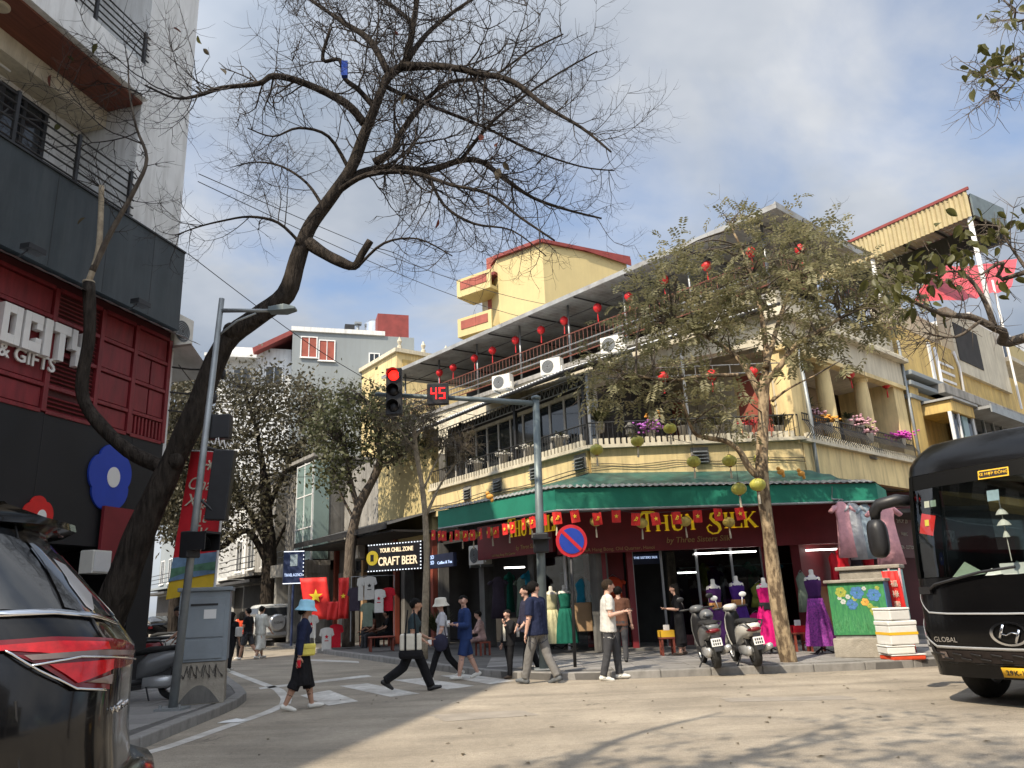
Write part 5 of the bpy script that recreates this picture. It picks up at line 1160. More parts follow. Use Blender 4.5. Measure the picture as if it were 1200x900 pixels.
class Shell:
    """a vehicle skin swept round a plan outline: (arc length s, height z) -> local point"""
    def __init__(s, outline, mod, s0): s.P = outline; s.S = [a - s0 for a in arclen(outline)]; s.mod = mod
    def plan(s, q):
        P, A = s.P, s.S
        if q <= A[0]: return P[0]
        for i in range(len(A) - 1):
            if q <= A[i + 1]: t = (q - A[i]) / (A[i + 1] - A[i]); return (lerp(P[i][0], P[i + 1][0], t), lerp(P[i][1], P[i + 1][1], t))
        return P[-1]
    def nrm(s, q):
        a, b = s.plan(q - .02), s.plan(q + .02); d = V((b[0] - a[0], b[1] - a[1], 0))
        return V((d.y, -d.x, 0)).normalized() if d.length > 1e-6 else V((0, 1, 0))
    def pt(s, q, z, off=0.):
        x, y = s.plan(q); p = s.mod(x, y, z)
        if off:
            n = (s.pt(q + .015, z) - s.pt(q - .015, z)).cross(s.pt(q, z + .015) - s.pt(q, z - .015))
            n = -n.normalized() if n.length > 1e-9 else V((0, 1, 0))
            ref = s.nrm(q); n = n if n.dot(ref) < 0 else n
            n = n if n.dot(V((x - s.cx, y, 0))) > 0 else -n
            p = p + n * off
        return p
    cx = 0.
    def patch(s, name, m, parent, poly, off, cuts=3, solid=.0, smooth=True):
        bm = bmesh.new(); f = bm.faces.new([bm.verts.new((a, b, 0)) for a, b in poly]); bmesh.ops.triangulate(bm, faces=[f])
        for _ in range(cuts): bmesh.ops.subdivide_edges(bm, edges=[e for e in bm.edges if e.calc_length() > .05], cuts=1); bmesh.ops.triangulate(bm, faces=bm.faces[:])
        mb = MB(); bm.verts.index_update(); mb.add([s.pt(v.co.x, v.co.y, off) for v in bm.verts], [tuple(v.index for v in f.verts) for f in bm.faces]); bm.free()
        return mb.build(name, m, parent, smooth=smooth, solid=solid)
    def strip(s, name, m, parent, line, w, off):
        mb = MB(); vs = []; L = []
        for (a, b) in zip(line, line[1:]):
            for k in range(6): L.append((lerp(a[0], b[0], k / 6), lerp(a[1], b[1], k / 6)))
        L.append(line[-1])
        for q, z in L: vs += [s.pt(q, z - w / 2, off), s.pt(q, z + w / 2, off)]
        mb.add(vs, [(2 * i, 2 * i + 2, 2 * i + 3, 2 * i + 1) for i in range(len(L) - 1)]); return mb.build(name, m, parent, smooth=True, solid=.006)
# ---- black SUV, rear quarter in view
HD = V((-.909, -.418, 0)); suv_rz = math.atan2(HD.y, HD.x)
suv = thing('suv', 'black SUV with long red tail light and roof spoiler at the left edge', 'car', (-4.14, 3.10, 0), suv_rz)
half = [(2.45, .0), (2.42, .45), (2.3, .75), (2.05, .90)] + [(2.05 - i * .25, .93) for i in range(1, 16)] + [(-1.85, .925)]
for i in range(1, 9): a = R(90 - 11.25 * i); half.append((-1.85 - .50 * math.cos(a), .45 + .475 * math.sin(a)))
half += [(-2.375, .22), (-2.385, 0)]
outl = half + [(x, -y) for x, y in half[::-1][1:]]
RT_Z = 1.90
def suv_top(x): return prof([(-2.4, 1.86), (-1.9, 1.90), (-.6, 1.915), (.35, 1.86), (1.25, 1.18), (2.2, 1.05), (2.45, .95)], x)
def suv_mod(x, y, z):
    sg = 1 if y >= 0 else -1; wr = sstep(-1.55, -2.3, x); yy = abs(y)
    tum = .0 if z < 1.12 else .20 * ((z - 1.12) / .78) ** 1.15
    yy = yy - tum * (yy / .93) - .05 * sstep(.75, .35, z) * (yy / .93) + .015 * math.exp(-((z - 1.02) / .12) ** 2) * (yy / .93)
    dx = .50 * max(0, (z - 1.33) / .57) ** 1.05 * wr - .05 * wr * math.exp(-((z - .62) / .22) ** 2) + .10 * wr * sstep(.5, .25, z)
    return V((x + dx, sg * yy, z))
sv = Shell(outl, suv_mod, 0); k0 = half.index((-1.85, .925)); sv.S = [a - sv.S[k0] for a in sv.S]; sv.cx = -.2
zs = [.30, .42, .55, .70, .85, .98, 1.08, 1.16, 1.25, 1.36, 1.48, 1.60, 1.72, 1.82, 1.90]
mb = MB(); n = len(outl)
for i in range(n):
    x, y = outl[i]; tp = suv_top(x)
    for z in zs: zz = .30 + (z - .30) * (tp - .02 - .30) / 1.60; mb.v.append(suv_mod(x, y, zz))
m_ = len(zs)
for i in range(n - 1):
    for j in range(m_ - 1): mb.f.append((i * m_ + j, i * m_ + j + 1, (i + 1) * m_ + j + 1, (i + 1) * m_ + j)); mb.mi.append(0)
hn = len(half)
for i in range(hn - 1):          # roof and bonnet between the two sides
    a0, b0 = i * m_ + m_ - 1, (n - 1 - i) * m_ + m_ - 1; a1_, b1_ = (i + 1) * m_ + m_ - 1, (n - 2 - i) * m_ + m_ - 1
    k = len(mb.v); W_ = 7
    for (A, B_) in ((a0, b0), (a1_, b1_)):
        pa, pb = mb.v[A], mb.v[B_]
        for j in range(1, W_): t = j / W_; p = pa.lerp(pb, t); mb.v.append(p + V((0, 0, .05 * math.sin(PI * t))))
    r0_ = [a0] + [k + j for j in range(W_ - 1)] + [b0]; r1_ = [a1_] + [k + W_ - 1 + j for j in range(W_ - 1)] + [b1_]
    for j in range(W_): mb.f.append((r0_[j], r1_[j], r1_[j + 1], r0_[j + 1])); mb.mi.append(0)
MB_body = mb.build('body', 'car_black', suv, auto=35)
MB().bx(-2.2, 2.2, -.8, .8, .25, .5).build('underbody', 'black_plastic', suv)
SW = WM[suv.name]
def prj(p):
    v = SW @ p - EYE; d = v.dot(FW); return 600 + FPX * v.dot(RT) / d, 450 - FPX * v.dot(UP) / d
_grid = [(q * .03 - 1.4, z * .02 + .3) for q in range(90) for z in range(82)]
def _fac(q, z):
    n = (sv.pt(q + .01, z) - sv.pt(q - .01, z)).cross(sv.pt(q, z + .01) - sv.pt(q, z - .01)); n = n if n.dot(V((sv.pt(q, z).x - sv.cx, sv.pt(q, z).y, 0))) > 0 else -n
    return (SW.to_3x3() @ n).dot(EYE - SW @ sv.pt(q, z)) > 0
_gp = [(q, z, *prj(sv.pt(q, z))) for q, z in _grid if q < .95 and _fac(q, z)]
def sz(px, py):
    b = min(_gp, key=lambda g: (g[2] - px) ** 2 + (g[3] - py) ** 2); return b[0], b[1]
def SZ(*pts): return [sz(*p) for p in pts]
sv.patch('side_window', 'car_glass', suv, [(-2.6, 1.40)] + SZ((0, 715), (72, 716), (62, 696), (44, 660), (22, 634), (0, 628)) + [(-2.4, 1.80)], .006)
sv.patch('quarter_window', 'car_glass', suv, SZ((76, 716), (97, 717), (75, 682), (50, 640), (27, 635), (48, 660)), .007)
sv.patch('pillar_gloss', 'silver', suv, SZ((60, 655), (83, 655), (98, 680), (105, 698), (106, 718), (98, 715), (80, 684)), .009)
sv.patch('rear_window', 'car_glass', suv, [(.50, 1.46), (1.30, 1.46), (1.25, 1.76), (.58, 1.76)], .006)
sv.strip('chrome_strip', 'chrome', suv, [(-2.6, 1.385)] + SZ((0, 719), (60, 721), (105, 724), (140, 729)), .022, .012)
tl = sv.patch('tail_light', 'lamp_dark_red', suv, SZ((0, 750), (60, 749), (115, 750), (150, 755), (164, 759), (163, 768), (150, 778), (128, 786), (122, 806), (88, 806), (40, 782), (0, 764)) + [(-1.3, 1.33), (-1.3, 1.36)], .020)
sv.patch('upper_lens', 'lamp_red', tl, [(-1.2, 1.345)] + SZ((5, 757), (60, 755), (122, 754), (123, 762), (60, 764), (8, 766)) + [(-1.2, 1.33)], .027)
sv.patch('clear_lens', 'lamp_clear', tl, SZ((22, 771), (60, 767), (110, 764), (152, 762), (150, 770), (110, 771), (60, 775), (35, 777)), .027)
sv.patch('lower_lens', 'lamp_red', tl, SZ((52, 780), (100, 775), (129, 774), (126, 786), (88, 799), (82, 799)), .029)
sv.patch('reverse_lens', 'lamp_clear', tl, SZ((92, 801), (125, 789), (122, 803), (95, 804)), .029)
sv.strip('chrome_lip', 'chrome', tl, SZ((0, 766), (40, 784), (86, 808), (120, 808)), .008, .024)
sv.strip('chrome_lip', 'chrome', tl, SZ((36, 779), (90, 773), (150, 771)), .007, .03)
for ln in (SZ((104, 724), (120, 750)), SZ((15, 603), (20, 634)), [(.16, 1.16), (.20, .8), (.24, .55)], [(-.5, .86), (.0, .84), (.22, .83)]):
    q = [sv.pt(a, b, .006) for a, b in ln]; o = MB(); o.tube(q, .005, 5); o.build('panel_gap', 'ink', suv)
# roof spoiler and rack
sp = MB(); rg = []
for y in [-.70, -.62, -.4, 0, .4, .62, .70]:
    e = 1 - .25 * (abs(y) / .7) ** 3
    rg.append([V((-1.45, y, 1.93)), V((-1.85, y, 1.945)), V((-2.06 * e - .12 * (1 - e) * 4 * 0, y, 1.915)), V((-2.07 * e, y, 1.88)), V((-1.95 * e, y, 1.855)), V((-1.6, y, 1.80))])
sp.rings(rg); spo = sp.build('spoiler', 'car_black', suv, auto=40)
MB().bx(-2.0, -1.98, -.15, .15, 1.865, 1.885).build('brake_lamp', 'lamp_dark_red', spo)
for s_ in (-1, 1): o = MB(); o.tube([(-1.3, s_ * .64, 1.93), (-1.2, s_ * .64, 1.975), (.2, s_ * .66, 1.965), (.3, s_ * .66, 1.90)], .022, 8); o.build('roof_rail', 'silver', suv, smooth=True)
# rear bumper bulge, tailgate letters, lamps
bm_ = MB(); rg = []
for q in [(-.75 + .06 * i) for i in range(13)] + [.1 + .12 * i for i in range(14)]:
    bul = .03 + .05 * sstep(-.75, -.3, q)
    rg.append([sv.pt(q, .40, .005), sv.pt(q, .44, bul), sv.pt(q, .62, bul + .035), sv.pt(q, .74, bul + .02), sv.pt(q, .80, .0)])
bm_.rings(rg, close=False, caps=False); bm_.build('rear_bumper', 'car_black', suv, smooth=True)
sv.patch('fog_lamp', 'lamp_dark_red', suv, [(.05, .58), (.3, .58), (.3, .63), (.05, .63)], .10)
qa, za = sz(130, 832); qb, zb2 = sz(153, 825)
for i, ch in enumerate('FORTUNER'):
    q = lerp(qa, max(qb, qa + .15), i / 7); zz = (za + zb2) / 2; p = sv.pt(q, zz, .012); t_ = (sv.pt(q + .02, zz) - sv.pt(q - .02, zz)).normalized(); up = V((0, 0, 1)); nn = t_.cross(up).normalized()
    if nn.dot(V((p.x + .2, p.y, 0))) < 0: nn = -nn; 
    xa = up.cross(nn)
    text(ch, suv, SW @ Matrix(((xa.x, 0, nn.x, p.x), (xa.y, 0, nn.y, p.y), (xa.z, 1, nn.z, p.z), (0, 0, 0, 1))), .034, 'chrome', .003, bold=.001)
for x_, y_ in ((-1.38, .80), (-1.38, -.80), (1.42, .80), (1.42, -.80)): wheel(suv, 'wheel', (x_, y_, .38), .38, .25)
for x_ in (-1.38, 1.42):
    for s_ in (1, -1):
        a = MB(); a.lathe([(.44, -.015), (.47, -.015), (.47, .02), (.44, .02)], 30, M=Matrix.Translation((x_, s_ * .925, .40)) @ Matrix.Rotation(PI / 2, 4, 'X'), capb=False, capt=False); a.build('wheel_arch', 'black_plastic', suv)
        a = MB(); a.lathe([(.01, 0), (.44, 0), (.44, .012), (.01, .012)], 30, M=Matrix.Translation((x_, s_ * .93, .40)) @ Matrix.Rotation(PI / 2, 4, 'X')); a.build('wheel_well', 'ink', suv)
for s_ in (1, -1):
    o = MB(); o.loftx([(.95, s_ * 1.05, 1.15, .06, .06), (1.0, s_ * 1.06, 1.16, .10, .09), (1.1, s_ * 1.05, 1.16, .09, .08)]); o.build('side_mirror', 'car_black', suv, smooth=True)
mb = MB(); mb.quad((.45, -.72, 1.80), (.45, .72, 1.80), (1.22, .80, 1.19), (1.22, -.80, 1.19)); mb.build('windscreen', 'car_glass', suv)
# ---- black coach
BH = V((-.839, -.545, 0)); bus = thing('coach', 'black coach with yellow plate standing at the right edge', 'bus', (5.66, 9.40, 0), math.atan2(BH.y, BH.x))
hb_ = [(0.0, 0.0), (-.005, -.3), (-.025, -.6), (-.07, -.85)]
for i in range(0, 8): a = R(i * 90 / 7); hb_.append((-.36 + .27 * math.cos(a), -.90 - .27 * math.sin(a)))
hb_ += [(-.8, -1.17), (-2.5, -1.17), (-4.5, -1.17), (-6.5, -1.17), (-8.6, -1.17), (-8.9, -1.0), (-8.95, 0)]
bo = [(x, -y) for x, y in hb_[::-1]] + hb_[1:]
def bus_mod(x, y, z):
    fr_ = sstep(-1.0, -.1, x); k = 1.
    if z > 2.92: t = (z - 2.92) / .38; k = 1 - .16 * t * t
    dx = -.34 * fr_ * max(0, (z - 1.5) / 1.8) ** 1.6 - .10 * fr_ * sstep(.7, .36, z) + .05 * fr_ * math.exp(-((z - .9) / .3) ** 2)
    if z > 2.92: dx -= .25 * fr_ * ((z - 2.92) / .38) ** 2
    return V((x + dx, y * k, z))
bs_ = Shell(bo, bus_mod, 0); mid = len(hb_) - 1; bs_.S = [a - bs_.S[mid] for a in bs_.S]; bs_.cx = -4.5
zs = [.34, .44, .52, .66, .72, .9, 1.1, 1.3, 1.48, 1.52, 1.9, 2.3, 2.7, 2.86, 2.92, 3.0, 3.1, 3.2, 3.27, 3.30]; m_ = len(zs); n = len(bo); mb = MB()
for (x, y) in bo:
    for z in zs: mb.v.append(bus_mod(x, y, z))
ws = [i for i in range(n - 1) if max(abs(bs_.S[i]), abs(bs_.S[i + 1])) < 1.16]
for i in range(n - 1):
    for j in range(m_ - 1):
        if i in ws and 1.5 < zs[j] < 2.86 - .01 and zs[j] >= 1.52 - .01: continue
        if bo[i][0] < -1.2 and bo[i + 1][0] < -1.0 and 1.8 < zs[j] < 2.7 and bo[i][0] > -8.7: continue
        mb.f.append((i * m_ + j, (i + 1) * m_ + j, (i + 1) * m_ + j + 1, i * m_ + j + 1)); mb.mi.append(0)
hn = len(hb_)
for i in range(hn - 1):
    a = i * m_ + m_ - 1; b = (n - 1 - i) * m_ + m_ - 1; c_ = (i + 1) * m_ + m_ - 1; d = (n - 2 - i) * m_ + m_ - 1
    mb.f.append((a, c_, d, b)); mb.mi.append(0)
mb.build('body', 'bus_black', bus, auto=40)
bs_.patch('windscreen', 'wind_glass', bus, [(-1.14, 1.53), (1.14, 1.53), (1.12, 2.2), (1.10, 2.85), (-1.10, 2.85), (-1.12, 2.2)], .004, 3)
for s_ in (-1, 1): bs_.patch('screen_pillar', 'band_black', bus, [(s_ * 1.04, 1.52), (s_ * 1.17, 1.52), (s_ * 1.17, 2.86), (s_ * 1.04, 2.86)], .008)
bs_.patch('screen_top_band', 'band_black', bus, [(-1.10, 2.66), (1.10, 2.66), (1.09, 2.85), (-1.09, 2.85)], .010)
for s_ in (-1, 1): MB().bx(-8.6, -1.2, s_ * 1.16 - .01, s_ * 1.16 + .01, 1.9, 2.72).build('side_glass', 'wind_glass', bus)
# cabin
MB().bx(-8.7, -.7, -1.1, 1.1, .9, 1.0).build('floor', 'dark_int', bus); MB().bx(-8.7, -.8, -1.05, 1.05, 2.93, 2.96).build('ceiling', 'concrete', bus)
o = MB(); o.bx(-.95, -.42, -1.08, 1.08, 1.0, 1.50); o.build('dashboard', 'black_plastic', bus, bev=.04)
for (x, y) in ((-1.6, .55), (-2.6, -.6), (-2.6, .6), (-3.6, -.6), (-3.6, .6)): o = MB(); o.bx(x - .25, x + .25, y - .24, y + .24, 1.2, 1.45); o.bx(x - .38, x - .22, y - .24, y + .24, 1.4, 2.15); o.build('seat', 'c_jeans', bus, bev=.06)
o = MB(); o.lathe([(.21, 0), (.225, .02), (.21, .04), (.195, .02), (.21, 0)], 24, M=Matrix.Translation((-.95, .55, 1.60)) @ Matrix.Rotation(R(-35), 4, 'Y'), capb=False, capt=False); o.build('steering_wheel', 'black_plastic', bus, smooth=True)
rr = random.Random(2)
for k in range(5):
    o = MB(); y = -.85 + k * .32; o.add([(-.6 + rr.uniform(-.1, .1), y, 1.51), (-.45, y + .3, 1.53), (-.75, y + .32, 1.55), (-.8, y + .05, 1.60 + rr.uniform(0, .12))], [(0, 1, 2), (0, 2, 3)]); t_ = o.build('paper', 'white_paint' if k % 2 else 'd_sage', bus, solid=.004)
MB().bx(-.75, -.55, -.25, .12, 1.51, 1.66).build('dash_box', 'white_plastic', bus)
# things on the glass
def stick(px_, py_, w_, h_, m, off=-.015, nm='sticker', rot=0.):
    b_ = min(((q * .02, z * .02) for q in range(-62, 63) for z in range(70, 150)), key=lambda g: (lambda r_: (r_[0] - px_) ** 2 + (r_[1] - py_) ** 2)(bprj(bs_.pt(*g))))
    q, z = b_; c_, s_ = math.cos(rot), math.sin(rot)
    return bs_.patch(nm, m, bus, [(q + (a * c_ - b * s_), z + (a * s_ + b * c_)) for a, b in ((-w_ / 2, -h_ / 2), (w_ / 2, -h_ / 2), (w_ / 2, h_ / 2), (-w_ / 2, h_ / 2))], off, 1), q, z
BW = WM[bus.name]
def bprj(p):
    v = BW @ p - EYE; d = v.dot(FW); return 600 + FPX * v.dot(RT) / d, 450 - FPX * v.dot(UP) / d
def on_front(s_, q, z, size, m, off=.012, bold=.0, ex=.003):
    p = bs_.pt(q, z, off); t_ = (bs_.pt(q + .03, z) - bs_.pt(q - .03, z)).normalized(); u_ = (bs_.pt(q, z + .03) - bs_.pt(q, z - .03)).normalized(); 
    nn = t_.cross(u_).normalized()
    if nn.x < 0: t_ = -t_; nn = t_.cross(u_).normalized()
    return text(s_, bus, BW @ Matrix(((t_.x, u_.x, nn.x, p.x), (t_.y, u_.y, nn.y, p.y), (t_.z, u_.z, nn.z, p.z), (0, 0, 0, 1))), size, m, ex, bold=bold)
st, q, z = stick(1165, 555.5, .36, .11, 'plate_yellow', .016); bs_.patch('sticker_face', 'sign_black', bus, [(q - .165, z - .04), (q + .165, z - .04), (q + .165, z + .04), (q - .165, z + .04)], .018, 1); on_front('XE HỢP ĐỒNG', q, z, .052, 'plate_yellow', .022)
stick(1163, 580, .14, .13, 'd_bluegrey'); stick(1085, 590, .085, .085, 'cream_pale'); stick(1092, 589, .085, .085, 'd_sage'); stick(1085, 614, .22, .26, 'flag_red', -.02, 'small_flag', .25); stick(1085.5, 613, .07, .08, 'flag_yellow', -.012, 'flag_emblem')
o = MB(); q_, z_ = 0.10, 2.35
pp = bs_.pt(-.05, 2.45, -.12); o.tube([pp, pp - V((0, 0, .75))], .006, 4); 
for k, (r_, dz) in enumerate(((.07, .15), (.08, .28), (.04, .42))): o.lathe([(r_, 0), (r_ * .7, .04), (.01, .08)], 10, pp - V((0, 0, dz + .05)))
o.build('hanging_charm', 'pot', bus)
# front panels: chrome lines, logo, grille, lamps, plate
for ln, w_ in (([(-1.28, 1.36), (-1.12, 1.20), (-.98, 1.10), (-.7, 1.085), (0, 1.08), (.7, 1.085), (.98, 1.10), (1.28, 1.36)], .022), ([(-1.28, 1.02), (-1.1, .80), (-.95, .695), (0, .685), (.95, .695), (1.1, .80), (1.28, 1.02)], .03)): bs_.strip('chrome_line', 'silver', bus, ln, w_, .012)
bs_.patch('grille', 'sign_black', bus, [(-1.0, .52), (1.0, .52), (.98, .66), (-.98, .66)], .008)
for k in range(8):
    for r_ in (0, 1):
        q = -.9 + k * .24 + .1 * r_; bs_.strip('grille_bar', 'black_plastic', bus, [(q, .55 + .055 * r_), (q + .12, .57 + .055 * r_)], .02, .016)
for s_ in (-1, 1):
    hl = bs_.patch('headlight', 'black_plastic', bus, [(s_ * .98, .62), (s_ * 1.12, .58), (s_ * 1.22, .74), (s_ * 1.19, .95), (s_ * 1.07, .84)], .010)
    for k in range(3): z = .65 + .085 * k; q = s_ * (1.08 + .022 * k); bs_.patch('lamp', 'lamp_white', hl, [(q - .035, z - .025), (q + .04, z - .025), (q + .045, z + .035), (q - .03, z + .035)], .016, 1)
    bs_.patch('fog_lamp', 'lamp_clear', bus, [(s_ * .84, .56), (s_ * .94, .56), (s_ * .94, .64), (s_ * .84, .64)], .014, 1)
    bs_.strip('bumper_gap', 'ink', bus, [(s_ * 1.05, .52), (s_ * 1.04, .36)], .5 * 0 + .02, .004)
bs_.strip('bumper_gap', 'ink', bus, [(-1.3, .505), (1.3, .505)], .012, .004)
pc_ = bs_.pt(0, .86, .01)
def rng(R1, R2, th, n=40):
    o = MB(); vs = []
    for i in range(n):
        a = 2 * PI * i / n
        for r_ in (R1, R2):
            for d in (0, .018): vs.append(bs_.pt(r_ * math.cos(a), .86 + r_ * .62 * math.sin(a), .01 + d))
    fs = []
    for i in range(n):
        a = 4 * i; b = 4 * ((i + 1) % n); fs += [(a, b, b + 1, a + 1), (a + 2, a + 3, b + 3, b + 2), (a + 1, b + 1, b + 3, a + 3)]
    o.add(vs, fs); return o.build('emblem_ring', 'chrome', bus, auto=40)
rng(.215, .18, .02)
for pts, w_ in (([(-.115, .045), (-.05, -.10)], .03), ([(.05, .10), (.115, -.045)], .03), ([(-.09, .0), (-.03, .015), (.03, -.015), (.09, .0)], .03)):
    q = [bs_.pt(-a if False else a, .86 + b * 1.0, .024) for a, b in pts]; o = MB(); o.tube(q, w_ * .6, 6, flat=.5); o.build('emblem_bar', 'chrome', bus, smooth=True)
on_front('GLOBAL', .80, .78, .085, 'chrome', .014)
pl = bs_.patch('number_plate', 'plate_yellow', bus, [(-.02 - .24, .37), (-.02 + .24, .37), (-.02 + .24, .49), (-.02 - .24, .49)], .03, 1, solid=.01); on_front('29K-100.15', -.02, .43, .085, 'ink', .04)
# wiper, mirror arm
o = MB(); o.tube([bs_.pt(.95, 1.36, .03), bs_.pt(.80, 1.44, .05), bs_.pt(.2, 1.56, .05), bs_.pt(-.2, 1.60, .04)], .018, 6); o.box(bs_.pt(.97, 1.37, .03), (.08, .14, .09)); o.build('wiper', 'black_plastic', bus)
for s_ in (-1,):
    o = MB(); a = bs_.pt(1.22, 2.55, .02); pts = [a, a + V((.12, -.10, .02)), a + V((.22, -.30, -.02)), a + V((.22, -.38, -.10)), a + V((.20, -.40, -.22))]; o.tube(pts, [.075, .085, .085, .08, .06], 10); mo = o.build('mirror_arm', 'black_plastic', bus, smooth=True)
    o = MB(); c_ = a + V((.20, -.40, -.50)); o.loftx([(c_.x - .07, c_.y, c_.z + .03, .11, .24), (c_.x, c_.y, c_.z + .03, .125, .27), (c_.x + .09, c_.y, c_.z + .03, .11, .25), (c_.x + .13, c_.y, c_.z + .03, .05, .15)], 3); o.build('mirror', 'black_plastic', mo, smooth=True)
for x_, y_ in ((-1.15, -.98), (-1.15, .98), (-6.6, -.98), (-6.6, .98)): wheel(bus, 'wheel', (x_, y_, .46), .46, .28)
MB().bx(-8.5, -.5, -1.0, 1.0, .30, .6).build('underbody', 'ink', bus)
# ---- white off-roader down the street with spare wheel
g = gr(325, 757); ws_ = thing('white_suv', 'white off-roader with covered spare wheel parked down the left street', 'car', (g.x - 1.1, g.y + 1.9, 0), math.atan2(.87, -.5))
mb = MB(); mb.loftx([(-2.0, 0, .80, .80, .42), (-1.95, 0, .80, .86, .46), (0, 0, .80, .88, .46), (1.6, 0, .78, .86, .40), (2.0, 0, .72, .75, .32)], 5, 24); mb.build('body', 'car_white', ws_, auto=40)
mb = MB(); mb.loftx([(-1.97, 0, 1.42, .70, .30), (-1.90, 0, 1.44, .74, .33), (0, 0, 1.46, .76, .33), (.5, 0, 1.42, .74, .28), (1.0, 0, 1.25, .70, .10)], 5, 24); mb.build('cabin', 'car_white', ws_, auto=40)
MB().bx(-2.0, -1.98, -.58, .58, 1.28, 1.62).build('rear_window', 'car_glass', ws_, bev=.05)
for s_ in (1, -1): MB().bx(-1.6, .3, s_ * .752 - .01, s_ * .752 + .01, 1.28, 1.62).build('side_window', 'car_glass', ws_); MB().bx(-2.03, -1.98, s_ * .72 - .08, s_ * .72 + .08, .85, 1.1).build('tail_light', 'lamp_dark_red', ws_)
mb = MB(); mb.lathe([(.02, .24), (.30, .24), (.36, .18), (.37, .02), (.34, 0)], 28, M=Matrix.Translation((-2.0, 0, .98)) @ Matrix.Rotation(-PI / 2, 4, 'Y')); mb.build('spare_wheel_cover', 'silver', ws_, auto=40)
text('SUZUKI', ws_, WM[ws_.name] @ Matrix(((0, 0, -1, -2.245), (-1, 0, 0, 0), (0, 1, 0, .98), (0, 0, 0, 1))), .12, 'ink', .003)
MB().bx(-2.12, -1.95, -.84, .84, .42, .6).build('bumper', 'silver', ws_, bev=.04)
for x_, y_ in ((-1.2, .74), (-1.2, -.74), (1.25, .74), (1.25, -.74)): wheel(ws_, 'wheel', (x_, y_, .35), .35, .22)
